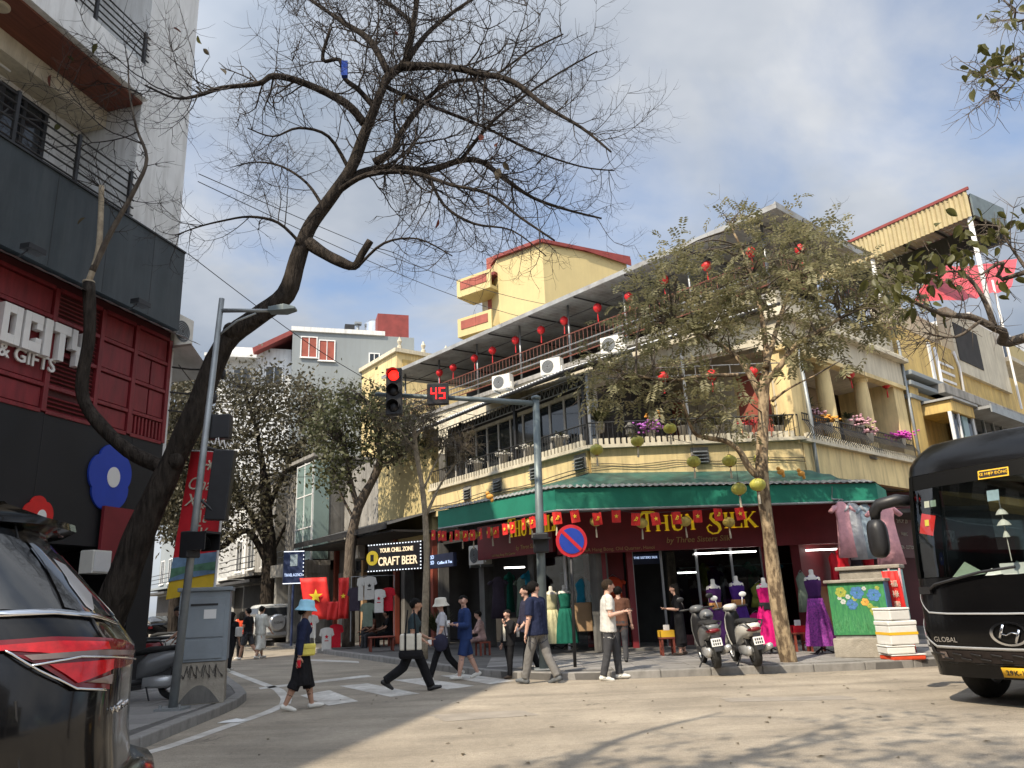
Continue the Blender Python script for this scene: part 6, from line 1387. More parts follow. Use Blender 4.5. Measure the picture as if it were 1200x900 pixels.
# ---- scooters
def scooter(name, label, loc, rz, body, group, lean=.0):
    t = thing(name, label, 'motorbike', loc, rz, group); 
    wheel(t, 'rear_wheel', (-.62, 0, .25), .25, .11, spokes=6); wheel(t, 'front_wheel', (.64, 0, .25), .25, .10, spokes=6)
    b = MB(); b.loftx([(-.92, 0, .70, .05, .05), (-.86, 0, .69, .13, .10), (-.70, 0, .66, .18, .14), (-.45, 0, .60, .19, .18), (-.2, 0, .54, .17, .20), (-.05, 0, .46, .14, .16)], 2.6, 22); b.build('tail_fairing', body, t, smooth=True)
    b = MB(); b.loftx([(-.88, 0, .79, .08, .02), (-.80, 0, .80, .13, .045), (-.5, 0, .79, .15, .055), (-.2, 0, .78, .13, .06), (.0, 0, .74, .09, .04)], 2.8, 18); b.build('seat', 'rubber', t, smooth=True)
    b = MB(); b.loftx([(-.15, 0, .30, .14, .05), (.1, 0, .28, .15, .05), (.35, 0, .30, .14, .06)], 4, 16); b.build('footboard', 'black_plastic', t, smooth=True)
    b = MB(); rg = []
    for z_, x_, w_ in ((.30, .38, .10), (.45, .42, .145), (.65, .44, .165), (.85, .42, .15), (.98, .38, .10)):
        rg.append([V((x_ - .05, -w_, z_)), V((x_ + .04, -w_ * .7, z_)), V((x_ + .09, 0, z_)), V((x_ + .04, w_ * .7, z_)), V((x_ - .05, w_, z_)), V((x_ - .07, 0, z_))])
    b.rings(rg); b.build('leg_shield', body, t, auto=50)
    b = MB(); b.rings([[V((x_ - .085, -w_ * .92, z_)), V((x_ - .085, w_ * .92, z_))] for z_, x_, w_ in ((.32, .38, .10), (.45, .42, .145), (.65, .44, .165), (.85, .42, .15), (.96, .38, .10))], close=False, caps=False); b.build('inner_panel', 'black_plastic', t, smooth=True, solid=.01)
    b = MB(); b.tube([(-.66, -.10, .25), (-.55, -.13, .60)], .022, 8); b.tube([(-.66, .10, .25), (-.55, .13, .60)], .022, 8); b.build('shock_absorber', 'iron', t, smooth=True)
    b = MB(); b.bx(-.60, -.20, -.10, .10, .34, .50); b.build('under_tray', 'black_plastic', t, bev=.03)
    b = MB(); b.loftx([(.22, 0, 1.03, .05, .05), (.32, 0, 1.04, .14, .07), (.44, 0, 1.02, .13, .08), (.52, 0, 1.0, .07, .05)], 2.4, 16); h = b.build('headset', body, t, smooth=True)
    b = MB(); b.lathe([(.075, 0), (.06, .03), (.01, .04)], 14, M=Matrix.Translation((.50, 0, 1.01)) @ Matrix.Rotation(PI / 2, 4, 'Y')); b.build('headlight', 'lamp_white', h, smooth=True)
    b = MB(); b.tube([(.28, -.34, 1.04), (.34, -.12, 1.04), (.34, .12, 1.04), (.28, .34, 1.04)], .018, 8); b.build('handlebar', 'black_plastic', t, smooth=True)
    for s in (-1, 1):
        b = MB(); b.tube([(.30, s * .24, 1.05), (.30, s * .27, 1.20)], .008, 6); b.ell((.30, s * .29, 1.25), (.02, .075, .05), 14, 8); b.build('mirror', 'white_plastic' if body == 'scoot_white' else 'black_plastic', t, smooth=True)
    tl = MB(); tl.loftx([(-.945, 0, .66, .03, .02), (-.92, 0, .665, .11, .04), (-.84, 0, .66, .14, .05)], 2.2, 14); tl.build('tail_light', 'lamp_dark_red', t, smooth=True)
    b = MB(); b.ext([(-.93, -.07, .60), (-.93, .07, .60), (-1.0, .06, .32), (-1.0, -.06, .32)], (-.015, 0, 0)); b.build('plate_holder', 'black_plastic', t)
    Mp = Matrix.Translation((-.985, 0, .47)) @ Matrix.Rotation(R(12), 4, 'Y'); b = MB(); b.bx(-.006, .004, -.095, .095, -.07, .07, M=Mp); p = b.build('number_plate', 'plate_white', t, bev=.004)
    for k in range(2):
        b = MB()
        for i in range(4): b.bx(-.009, -.0065, -.07 + i * .038, -.045 + i * .038, -.05 + k * .055, -.01 + k * .055, M=Mp)
        b.build('plate_digits', 'ink', p)
    b = MB(); b.rings([[V((-.62 + .29 * math.cos(a), y, .25 + .29 * math.sin(a))) for y in (-.07, .07)] for a in [R(20 + 14 * k) for k in range(10)]], close=False, caps=False); b.build('rear_mudguard', 'black_plastic', t, smooth=True, solid=.01)
    b = MB(); b.rings([[V((.64 + .29 * math.cos(a), y, .25 + .29 * math.sin(a))) for y in (-.07, .07)] for a in [R(10 + 16 * k) for k in range(9)]], close=False, caps=False); b.build('front_mudguard', body, t, smooth=True, solid=.01)
    b = MB(); b.tube([(.40, -.06, .9), (.64, -.07, .25)], .025, 8); b.tube([(.40, .06, .9), (.64, .07, .25)], .025, 8); b.build('fork', 'silver', t, smooth=True)
    b = MB(); b.tube([(-.1, -.13, .22), (-.45, -.17, .24), (-.55, -.18, .27), (-.98, -.19, .36)], [.03, .04, .06, .055], 12); b.build('exhaust', 'silver', t, smooth=True)
    b = MB(); b.loftx([(-.75, .10, .30, .04, .07), (-.5, .10, .28, .07, .10), (-.15, .06, .28, .09, .09)], 2.6, 14); b.build('engine', 'silver', t, smooth=True)
    b = MB(); b.tube([(-.95, -.10, .70), (-.90, -.17, .80), (-.55, -.18, .80)], .014, 6); b.tube([(-.95, .10, .70), (-.90, .17, .80), (-.55, .18, .80)], .014, 6); b.build('grab_rail', 'black_plastic', t, smooth=True)
    b = MB(); b.tube([(-.2, .1, .25), (-.3, .28, .01)], .014, 6); b.build('side_stand', 'iron', t)
    t.rotation_euler = (lean, 0, rz); return t
GS = 'parked motorbikes'
g = gr(846, 783, .135); scooter('scooter', 'grey scooter with a dark seat parked before the silk shop', (g.x - .05, g.y + .62, .135), R(88), 'scoot_grey', GS, -.10)
g = gr(890, 781, .135); scooter('scooter', 'white scooter with red tail light parked by the tan tree trunk', (g.x - .05, g.y + .62, .135), R(92), 'scoot_white', GS, -.10)
for k, (px_, py_, rz, b_, lab) in enumerate(((176, 822, 195, 'scoot_grey', 'dark motorbike nearest the grey cabinet on the left pavement'), (150, 800, 185, 'scoot_red', 'dark red motorbike behind the SUV tail light'), (172, 790, 200, 'scoot_white', 'motorbike with a white front behind the others on the left pavement'), (185, 775, 190, 'scoot_grey', 'grey motorbike farthest back on the left pavement'))):
    g = gr(px_, py_, .135); scooter('scooter', lab, (g.x - .3, g.y, .135), R(rz), b_, GS, .08)
hl_ = thing('helmet', 'dark grey helmet resting on the seat of the grey scooter', 'helmet', (gr(846, 783, .135).x - .10, gr(846, 783, .135).y + .36, .97)); b = MB(); b.ell((0, 0, .08), (.13, .15, .12), 16, 10); b.build('shell', 'scoot_grey', hl_, smooth=True); b = MB(); b.ell((0, -.06, .07), (.105, .10, .06), 12, 8); b.build('visor', 'car_glass', hl_, smooth=True)
# cars glimpsed far down on the left
for k, (px_, py_, m, lab) in enumerate(((185, 750, 'car_black', 'dark car parked far down the street beside the lamp post'), (150, 742, 'silver', 'silver car with a raised tail far left behind the motorbikes'))):
    g = gr(px_, py_); t = thing('parked_car', lab, 'car', (g.x - 1, g.y + 2, 0), math.atan2(.87, -.5))
    mb = MB(); mb.loftx([(-2.1, 0, .65, .70, .28), (-2.0, 0, .68, .84, .34), (0, 0, .70, .88, .36), (1.7, 0, .65, .84, .30), (2.1, 0, .58, .6, .2)], 4, 20); mb.build('body', m, t, auto=40)
    mb = MB(); mb.loftx([(-1.6, 0, 1.05, .60, .10), (-1.0, 0, 1.22, .68, .24), (.2, 0, 1.24, .68, .24), (1.0, 0, 1.05, .60, .08)], 4, 20); mb.build('cabin', 'car_glass', t, auto=40)
    for s_ in (1, -1): MB().bx(-2.12, -2.02, s_ * .62 - .12, s_ * .62 + .12, .7, .85).build('tail_light', 'lamp_dark_red', t)
    for x_, y_ in ((-1.3, .74), (-1.3, -.74), (1.3, .74), (1.3, -.74)): wheel(t, 'wheel', (x_, y_, .32), .32, .2)

# ================================================================ TREES
def spline(P, n=5):
    P = [V(p) for p in P]; out = []
    for i in range(len(P) - 1):
        a, b, c, d = P[max(0, i - 1)], P[i], P[i + 1], P[min(len(P) - 1, i + 2)]
        for k in range(n):
            t = k / n; out.append(.5 * ((2 * b) + (c - a) * t + (2 * a - 5 * b + 4 * c - d) * t * t + (3 * b - a - 3 * c + d) * t ** 3))
    out.append(P[-1]); return out
def limb(mb, P, r0, r1, n=10, k=4, rough=.0, rs=0):
    S_ = spline(P, k); m = len(S_); rad = []
    for i in range(m):
        t = i / (m - 1); r = lerp(r0, r1, t ** .8); r *= 1 + rough * noise.noise(S_[i] * 2.1 + V((rs, 0, 0))); rad.append(r)
    mb.tube(S_, rad, n); return S_
RG = random.Random(21)
def rv(s=1.): return V((RG.gauss(0, s), RG.gauss(0, s), RG.gauss(0, s)))
def twig(mb, p, d, L, r, lev, curl, sides):
    """a crooked shoot that bends upward at its tip and forks"""
    n = max(3, int(L / .14)); pts = [p]; d = d.normalized(); q = p.copy()
    for i in range(n):
        d = (d + rv(.16) + V((0, 0, curl * (i / n)))).normalized(); q = q + d * (L / n); pts.append(q.copy())
    mb.tube(pts, [lerp(r, r * .35, i / n) for i in range(n + 1)], sides, caps=False)
    if lev > 0:
        k = int(L / (.20 if lev > 1 else .13)) + 1
        for _ in range(k):
            i = RG.randrange(max(1, n // 4), n + 1); t = (pts[i] - pts[i - 1]).normalized(); s = t.cross(rv()).normalized()
            twig(mb, pts[i], t * RG.uniform(.3, .9) + s * RG.uniform(.5, 1.1) + V((0, 0, -.15)), L * RG.uniform(.32, .62), r * .55, lev - 1, curl * 1.25, 3)
# ---- the big bare tree leaning over the street
bt_ = thing('bare_tree', 'big dark leaning tree with bare twigs towering over the street', 'tree', (-6.9, 12.6, .13))
Yt = 12.6
def tp(px, py, dy=0.): return at(px, py, Yt + dy)
tr_ = MB(); base = V((-6.95, 12.75, -.1))
main = [base, V((-6.75, 12.7, .9)), tp(140, 690), tp(166, 620), tp(196, 555), tp(226, 490), tp(262, 405), tp(300, 372), tp(335, 345), tp(349, 303), tp(363, 266), tp(387, 233), tp(412, 196), tp(426, 160), tp(443, 117), tp(455, 90), tp(475, 72), tp(484, 30), tp(489, -5), tp(492, -60), tp(510, -130)]
rad = [.36, .30, .25, .225, .205, .185, .18, .18, .165, .145, .125, .12, .11, .10, .088, .08, .07, .06, .05, .035, .02]
Sm = spline(main, 4); ra = []
for i in range(len(Sm)):
    t = i / (len(Sm) - 1) * (len(rad) - 1); k = min(int(t), len(rad) - 2); ra.append(lerp(rad[k], rad[k + 1], t - k) * (1 + .13 * noise.noise(Sm[i] * 1.9)))
tr_.tube(Sm, ra, 16)
for (px, py, r) in ((270, 388, .13), (351, 284, .08), (206, 540, .13), (228, 470, .1)): c = tp(px, py, -.1); tr_.ell(c, (r, r, r * 1.2), 10, 7)
limbs = []
def LB(pts, r0, r1, dys=None, rough=.15):
    P = [tp(x, y, (dys[i] if dys else 0)) for i, (x, y) in enumerate(pts)]; S_ = limb(tr_, P, r0, r1, 8, 4, rough); limbs.append((S_, r0, r1)); return S_
trk = limb(tr_, [tp(192, 548), tp(150, 528), tp(115, 495), tp(98, 468), tp(97, 440), tp(105, 390), tp(104, 332)], .12, .10, 12, 4, .2)
LB([(362, 285), (378, 296), (395, 305), (415, 312), (424, 298), (434, 282)], .12, .06, [0, -.1, -.2, -.3, -.35, -.4])
LB([(402, 215), (425, 203), (458, 197), (500, 200), (540, 188), (565, 190), (592, 210), (625, 232), (665, 246), (705, 256)], .11, .02, [0, .2, .5, .7, .9, 1, 1.1, 1.3, 1.4, 1.5])
LB([(395, 225), (430, 205), (480, 202), (530, 217), (572, 227), (610, 255), (650, 282)], .06, .015, [0, -.3, -.6, -.9, -1.2, -1.4, -1.6])
LB([(470, 78), (520, 78), (560, 86), (600, 95), (640, 125), (682, 150), (716, 178)], .09, .015, [0, -.4, -.7, -1, -1.3, -1.5, -1.7])
LB([(427, 145), (405, 121), (358, 98), (321, 89), (303, 98), (260, 103), (232, 112), (205, 115), (170, 100)], .09, .015, [0, -.2, -.4, -.6, -.7, -.8, -.9, -1, -1])
LB([(455, 85), (433, 47), (405, 28), (377, 9), (340, -15), (290, -30)], .08, .02, [0, .3, .6, .8, 1, 1.1])
LB([(440, 128), (420, 105), (404, 92), (398, 70), (378, 70), (387, 34)], .055, .03, [0, -.1, -.2, -.2, -.25, -.3])
LB([(440, 190), (462, 176), (467, 160), (485, 135), (500, 117), (527, 96), (575, 90), (620, 60), (660, 40)], .09, .015, [0, .1, .2, .3, .5, .6, .8, .9, 1])
LB([(478, 70), (500, 40), (530, 15), (570, -10), (620, -30)], .06, .02, [0, .3, .5, .7, .8])
LB([(450, 100), (470, 110), (520, 130), (570, 150), (620, 175), (680, 195), (720, 200)], .05, .012, [0, .2, .4, .6, .8, 1, 1.1])
LB([(352, 285), (326, 261), (293, 254), (260, 259), (232, 266), (205, 276)], .035, .01, [0, -.2, -.4, -.6, -.7, -.8])
LB([(380, 245), (360, 215), (330, 195), (300, 190), (275, 195)], .035, .01, [0, .3, .6, .8, 1])
LB([(410, 200), (385, 160), (350, 150), (320, 160), (290, 150)], .04, .01, [0, -.3, -.6, -.8, -1])
LB([(500, 200), (520, 240), (555, 262), (600, 270), (640, 300)], .04, .01, [.7, .6, .5, .4, .3])
LB([(420, 312), (450, 285), (490, 280), (530, 300)], .03, .01, [-.3, -.5, -.7, -.9])
LB([(540, 188), (580, 140), (640, 95), (700, 60)], .045, .012, [.9, .7, .5, .3])
LB([(485, 28), (450, 0), (400, -30), (330, -45)], .05, .02, [0, .3, .5, .6])
tw = MB()
LB2 = limbs[1:]
for S_, r0, r1 in LB2:
    n = len(S_); L = sum((S_[i + 1] - S_[i]).length for i in range(n - 1)); k = int(L / .20) + 2
    for j in range(k):
        f = RG.uniform(.18, 1.0); i = min(n - 2, int(f * (n - 1))); t = (S_[i + 1] - S_[i]).normalized(); s = t.cross(rv()); s = s.normalized() if s.length > 1e-5 else V((0, 0, 1))
        s.y *= .8
        twig(tw, S_[i], t * RG.uniform(.25, .9) + s * RG.uniform(.6, 1.1) + V((0, 0, -.05)), RG.uniform(.55, 1.5) * (1.15 - .35 * f), max(.008, lerp(r0, r1, f) * .34), 2, .34, 4)
for i in range(int(len(Sm) * .62), len(Sm) - 1):
    for _ in range(2):
        t = (Sm[i + 1] - Sm[i]).normalized(); s = t.cross(rv()).normalized(); twig(tw, Sm[i], s + t * .5, RG.uniform(.6, 1.5), .016, 2, .3, 4)
tag(tw.build('twigs', 'twig', bt_, world=True, smooth=True), kind='stuff')
# pale shoots growing from the sawn-off limb
shp = MB(); limb(shp, [tp(104, 330), tp(115, 295), tp(118, 255), tp(119, 218)], .055, .05, 8, 4); shp.build('cut_shoot', 'bark_pale', bt_, world=True, smooth=True)
sh2 = MB(); S2 = limb(sh2, [tp(108, 318), tp(130, 272), tp(158, 222), tp(172, 186), tp(160, 150), tp(152, 110), tp(150, 70)], .06, .012, 8, 4); sh2.build('shoot', 'bark_mid', bt_, world=True, smooth=True)
tw2 = MB()
for i in range(4, len(S2)):
    t = (S2[i] - S2[i - 1]).normalized(); s = t.cross(rv()).normalized(); twig(tw2, S2[i], t * .5 + s, RG.uniform(.35, .9), .010, 1, .3, 4)
p = tp(119, 220)
for _ in range(7): twig(tw2, p, V((RG.uniform(-1, 1), RG.uniform(-1, 0), RG.uniform(.2, 1))), RG.uniform(.3, .7), .010, 1, .3, 4)
for s_, d_ in ((tp(160, 155), V((-1, 0, -.25))), (tp(170, 170), V((-.8, 0, .1))), (tp(165, 110), V((-.9, -.1, .5))), (tp(200, 110), V((-1, .1, .2)))): twig(tw2, s_, d_, 1.9, .016, 2, .1, 4)
tag(tw2.build('twigs', 'twig', bt_, world=True), kind='stuff')
tr_.build('trunk', 'bark_dark', bt_, smooth=True, world=True)
mb = MB(); c = tp(104, 330); mb.lathe([(.105, -.02), (.10, .01), (.02, .015)], 12, c); mb.build('sawn_face', 'bark_pale', bt_, world=True)
mb = MB(); c = tp(404, 78, -.4); mb.rings([[c + V((x, y, z)) for x, y in ((-.05, -.05), (.06, -.04), (.05, .05), (-.06, .04))] for z in (.1, .0, -.12, -.22)]); mb.build('tied_cloth', 'c_royal', bt_, world=True)
def leafshape(m, name='leaf', L=.24, W=.14):
    b = MB(); n = 6; vs = []
    for i in range(n + 1):
        t = i / n; w = W * .5 * math.sin(PI * t ** .8) ** .8 if 0 < t < 1 else 0.003; vs += [(-w, L * t, .35 * w), (0, L * t, -.12 * L * t * t), (w, L * t, .35 * w)]
    b.add(vs, [(3 * i, 3 * i + 1, 3 * i + 4, 3 * i + 3) for i in range(n)] + [(3 * i + 1, 3 * i + 2, 3 * i + 5, 3 * i + 4) for i in range(n)])
    me = bpy.data.meshes.new(name); me.from_pydata([tuple(v) for v in b.v], [], b.f); me.materials.append(MATS[m]); me.polygons.foreach_set('use_smooth', [True] * len(me.polygons)); return me
LFm = {m: leafshape(m) for m in ('leaf_big', 'leaf_red', 'leaf_brown')}
def leafobj(t, m, p, sc_=1., droop=None):
    o = bpy.data.objects.new('leaf', LFm[m]); COL.objects.link(o); o.parent = t
    o.location = WM[t.name].inverted() @ V(p); o.rotation_euler = (RG.uniform(-2.4, -.4) if droop is None else droop, RG.uniform(-.6, .6), RG.uniform(0, 6.28)); o.scale = (sc_,) * 3
for (px, py, m) in ((80, 60, 'leaf_big'), (114, 51, 'leaf_big'), (203, 33, 'leaf_red'), (60, 88, 'leaf_red'), (231, 42, 'leaf_big'), (229, 102, 'leaf_brown'), (259, 80, 'leaf_brown'), (462, 39, 'leaf_red'), (475, 110, 'leaf_brown'), (512, 5, 'leaf_brown'), (535, 20, 'leaf_brown'), (540, 50, 'leaf_brown'), (565, 158, 'leaf_red'), (549, 166, 'leaf_brown'), (583, 167, 'leaf_red'), (590, 190, 'leaf_brown'), (585, 197, 'leaf_brown'), (514, 257, 'leaf_red'), (665, 121, 'leaf_brown'), (71, 145, 'leaf_big'), (81, 156, 'leaf_big'), (100, 255, 'leaf_brown'), (238, 57, 'leaf_brown')):
    leafobj(bt_, m, tp(px, py, RG.uniform(-.6, .3)), RG.uniform(.6, .95))
# ---- leafy trees
def compound(mb, p, d, L, n, wl, m=0):
    """feathered leaf: a drooping rib with paired leaflets"""
    d = d.normalized(); side = d.cross(V((0, 0, 1))); side = side.normalized() if side.length > .05 else V((1, 0, 0)); q = p.copy(); dd = d.copy()
    for i in range(n):
        dd = (dd + V((0, 0, -.10))).normalized(); q = q + dd * (L / n); ll = wl * (1 - .35 * abs(2 * i / n - 1))
        for s in (-1, 1):
            a = (side * s + dd * .55 + rv(.15)).normalized(); w = a.cross(dd).cross(a).normalized() * ll * .22; e = q + a * ll + V((0, 0, -.15 * ll))
            mb.add([q, q + a * ll * .5 + w, e, q + a * ll * .5 - w], [(0, 1, 2, 3)], m)
def tuft(mb, p, n, s, ls):
    for _ in range(n):
        q = p + rv(s); a = rv().normalized(); b = a.cross(rv()).normalized(); L = ls * RG.uniform(.6, 1.3); mb.add([q, q + a * L * .5 + b * L * .28, q + a * L, q + a * L * .5 - b * L * .28], [(0, 1, 2, 3)])
def nearest(nodes, p):
    return min(nodes, key=lambda n: (n - p).length + (0 if n.z < p.z + .3 else .8))
def tree(name, label, base, limbs_, tips, bark, leaf, twigm, kind, per, spread, ls, group=None, bare=0):
    t = thing(name, label, 'tree', (base[0], base[1], .13), 0, group); tr = MB(); nodes = []
    for P, r0, r1 in limbs_:
        S_ = limb(tr, P, r0, r1, 12 if r0 > .1 else 7, 4, .18, RG.uniform(0, 9)); nodes += S_[len(S_) // 3:]
    tr.build('trunk', bark, t, smooth=True, world=True)
    tg = MB(); lf = MB()
    for p in tips:
        a = nearest(nodes, p); mdl = a.lerp(p, .5) + V((0, 0, .12 * (p - a).length)) + rv(.10); L = (p - a).length
        S_ = spline([a, mdl, p], 4); tg.tube(S_, [lerp(.012 + .012 * L, .006, i / (len(S_) - 1)) for i in range(len(S_))], 4, caps=False)
        for _ in range(bare): twig(tg, S_[RG.randrange(3, len(S_))], rv() + V((0, 0, .3)), RG.uniform(.3, .7), .007, 1, .2, 3)
        if kind == 'pinnate':
            for _ in range(per): compound(lf, p + rv(spread), rv() + V((0, 0, .25)), ls * RG.uniform(.7, 1.2), 5, ls * .42)
        else: tuft(lf, p, per, spread, ls)
    tag(tg.build('branches', twigm, t, world=True), kind='stuff')
    tag(lf.build('crown', leaf, t, world=True), kind='stuff')
    return t
def blob(cs, n):
    """tips in a set of ellipses given in photo pixels with a depth range"""
    out = []
    A = [c[2] * c[3] for c in cs]; tot = sum(A)
    for (cx, cy, rx, ry, y0, y1), a in zip(cs, A):
        for _ in range(max(1, int(n * a / tot))):
            r = RG.random() ** .5; an = RG.uniform(0, 2 * PI); out.append(at(cx + rx * r * math.cos(an), cy + ry * r * math.sin(an), RG.uniform(y0, y1)))
    return out
Yr = 15.55; q = lambda px, py, dy=0.: at(px, py, Yr + dy)
rt = tree('street_tree', 'tan-trunked street tree with feathery olive leaves before the silk shop', (5.03, 15.55),
     [([V((5.05, 15.55, .05)), q(917, 740), q(909, 690), q(901, 625), q(893, 560), q(894, 500), q(896, 445)], .175, .105),
      ([q(893, 562), q(878, 548), q(866, 528), q(850, 517), q(828, 513), q(812, 505, -.3), q(800, 470, -.5)], .085, .03), ([q(895, 470), q(872, 428, .2), q(850, 408, .4), q(822, 392, .6), q(790, 380, .8)], .085, .025),
      ([q(896, 450), q(915, 428, -.2), q(932, 405, -.3), q(965, 385, -.2), q(1005, 362, -.1), q(1050, 345)], .08, .02), ([q(896, 450), q(898, 410, .3), q(888, 350, .6), q(872, 300, .9), q(855, 262, 1)], .085, .02), ([q(897, 430), q(915, 370, .8), q(935, 310, 1.2), q(950, 262, 1.4)], .07, .02),
      ([q(866, 440), q(830, 440, -.3), q(790, 445, -.5), q(745, 440, -.6), q(712, 430, -.7)], .05, .015), ([q(905, 470), q(925, 455, -.4), q(955, 440, -.6)], .035, .012)],
     blob([(880, 320, 125, 45, 15, 17.6), (850, 262, 38, 18, 15.6, 17), (935, 262, 42, 20, 15.6, 17.2), (980, 345, 80, 42, 14.6, 16.6), (790, 365, 75, 40, 15, 17), (745, 440, 58, 50, 14.6, 16.2), (855, 385, 70, 25, 15, 17), (1030, 350, 38, 28, 14.8, 16), (850, 470, 45, 26, 14.6, 15.4), (960, 405, 50, 22, 14.6, 15.8)], 215), 'bark_tan', 'leaf_olive', 'bark_mid', 'pinnate', 9, .22, .33, bare=1)
q2 = lambda px, py, y=38.: at(px, py, y)
tree('shade_tree', 'dark-trunked shade tree with a wide dusky crown down the left street', tuple(at(312, 742, 38).xy),
     [([at(312, 742, 38), q2(312, 720), q2(316, 650), q2(312, 600), q2(310, 550)], .40, .26), ([q2(314, 660), q2(290, 622), q2(262, 640), q2(240, 652)], .2, .1), ([q2(314, 640), q2(296, 605), q2(270, 570), q2(245, 540)], .18, .06), ([q2(312, 600), q2(330, 560), q2(352, 520), q2(375, 490)], .18, .05), ([q2(310, 560), q2(300, 500), q2(285, 460)], .18, .05), ([q2(318, 650), q2(345, 600), q2(375, 590)], .1, .04)],
     blob([(300, 500, 85, 45, 35.5, 40), (255, 560, 50, 50, 35.5, 39.5), (330, 470, 60, 35, 35.5, 40), (290, 445, 40, 20, 35.5, 39.5), (370, 520, 40, 45, 35.5, 39.5), (250, 620, 28, 30, 35.5, 40), (215, 560, 35, 60, 35.5, 40), (285, 600, 40, 30, 35.5, 40), (345, 560, 35, 30, 35.5, 40)], 340), 'bark_dark', 'leaf_dark', 'twig', 'tuft', 46, .44, .22, bare=5)
q3 = lambda px, py, y=28.: at(px, py, y)
tree('shade_tree', 'greener street tree with forked trunk beside the glass bay', tuple(at(408, 745, 28).xy),
     [([at(408, 758, 28), q3(409, 700), q3(411, 640), q3(420, 595), q3(438, 560), q3(446, 540)], .24, .14), ([q3(420, 598), q3(410, 560), q3(405, 520)], .13, .05), ([q3(444, 545), q3(468, 535), q3(492, 518)], .09, .03), ([q3(416, 610), q3(400, 580), q3(392, 550)], .07, .02), ([q3(446, 540), q3(440, 500), q3(430, 470)], .11, .04)],
     blob([(425, 475, 48, 20, 26.5, 29.5), (395, 505, 34, 26, 26.5, 29.5), (462, 500, 38, 22, 26.5, 29.5), (398, 555, 24, 20, 26.5, 29), (490, 520, 22, 14, 26.5, 29), (440, 530, 30, 14, 27, 29)], 150), 'bark_mid', 'leaf_green', 'twig', 'tuft', 36, .30, .18, bare=5)
q4 = lambda px, py, y=20.6: at(px, py, y)
tree('young_tree', 'thin pale young tree with dry sparse twigs beside the beer sign', tuple(at(497, 770, 20.6).xy),
     [([at(497, 772, 20.6), q4(499, 700), q4(500, 640), q4(496, 580), q4(488, 530), q4(485, 500)], .10, .06), ([q4(499, 605), q4(515, 570), q4(532, 545), q4(548, 520)], .05, .015), ([q4(495, 575), q4(512, 540), q4(522, 520)], .04, .012), ([q4(488, 530), q4(470, 505), q4(458, 490)], .04, .012), ([q4(486, 515), q4(500, 490), q4(505, 475)], .04, .012)],
     blob([(482, 500, 34, 30, 19.8, 21.4), (535, 525, 28, 18, 19.8, 21)], 60), 'bark_pale', 'leaf_brown', 'bark_mid', 'pinnate', 5, .16, .22, bare=4)
q5 = lambda px, py, y=30.: at(px, py, y)
tree('shade_tree', 'green tree filling the gap behind the maroon shop house', tuple(at(205, 745, 30).xy),
     [([at(203, 760, 30), q5(205, 700), q5(215, 640), q5(225, 560)], .25, .12), ([q5(212, 650), q5(200, 600), q5(195, 540)], .12, .05), ([q5(214, 640), q5(240, 590), q5(250, 550)], .12, .05)],
     blob([(210, 490, 34, 55, 28, 32), (232, 560, 30, 50, 28, 32), (200, 600, 25, 30, 28, 31)], 170), 'bark_dark', 'leaf_dark', 'twig', 'tuft', 70, .35, .18, bare=1)
# dead leaning limb low on the pavement near the motorbikes
# ---- big-leaved tree at the right edge
Yb = 11.2; q6 = lambda px, py, dy=0.: at(px, py, Yb + dy)
bl = thing('almond_tree', 'big-leaved tree reaching in from the right edge above the bus', 'tree', (11.2, 6.2, .13))
tr = MB(); S1 = limb(tr, [V((11.2, 6.2, 0)), V((11.3, 6.4, 2.5)), V((11.2, 6.9, 5)), V((10.9, 7.6, 7.0)), V((10.6, 8.2, 9)), V((10.2, 8.8, 11))], .28, .10, 12, 4, .15)
lm = [S1]
for P, r0, r1 in (([V((11.0, 7.3, 5.6)), q6(1215, 392, .6), q6(1175, 388, .2), q6(1140, 372), q6(1105, 368), q6(1065, 352)], .11, .02), ([q6(1165, 382, .1), q6(1155, 355), q6(1138, 328), q6(1120, 318), q6(1085, 322)], .05, .012), ([V((10.9, 7.6, 6.8)), q6(1205, 318), q6(1175, 308), q6(1150, 322)], .06, .015), ([V((10.6, 8.2, 9)), q6(1215, 60), q6(1190, 70), q6(1165, 80), q6(1150, 88)], .05, .01), ([V((10.3, 8.7, 10.5)), q6(1210, 20), q6(1190, 10)], .05, .012), ([q6(1150, 375), q6(1120, 395), q6(1085, 390)], .03, .01), ([q6(1195, 68), q6(1180, 95), q6(1165, 108)], .02, .008), ([q6(1205, 318), q6(1185, 290), q6(1170, 265)], .03, .01)):
    lm.append(limb(tr, P, r0, r1, 8, 4, .15))
tr.build('trunk', 'bark_mid', bl, smooth=True, world=True)
tw = MB()
for S_ in lm[1:]:
    for _ in range(15):
        i = RG.randrange(len(S_) // 3, len(S_)); t = (S_[i] - S_[i - 1]).normalized(); twig(tw, S_[i], t * .6 + rv(.7), RG.uniform(.3, .8), .011, 1, .25, 3)
tag(tw.build('twigs', 'bark_mid', bl, world=True), kind='stuff')
def lcl(px, py, rx, ry, n, sc0=1.): 
    for _ in range(n): leafobj(bl, 'leaf_big', at(px + RG.gauss(0, rx), py + RG.gauss(0, ry), Yb + RG.uniform(-.5, .5)), .8 * sc0 * RG.uniform(.75, 1.25))
lcl(1085, 315, 22, 14, 40); lcl(1060, 345, 22, 14, 34); lcl(1120, 285, 20, 14, 26); lcl(1180, 255, 12, 10, 12); lcl(1150, 275, 16, 12, 14); lcl(1190, 12, 8, 10, 14); lcl(1168, 60, 18, 22, 34); lcl(1190, 80, 8, 16, 12); lcl(1145, 88, 8, 6, 8); lcl(1185, 330, 12, 10, 8); lcl(1040, 325, 16, 10, 16)
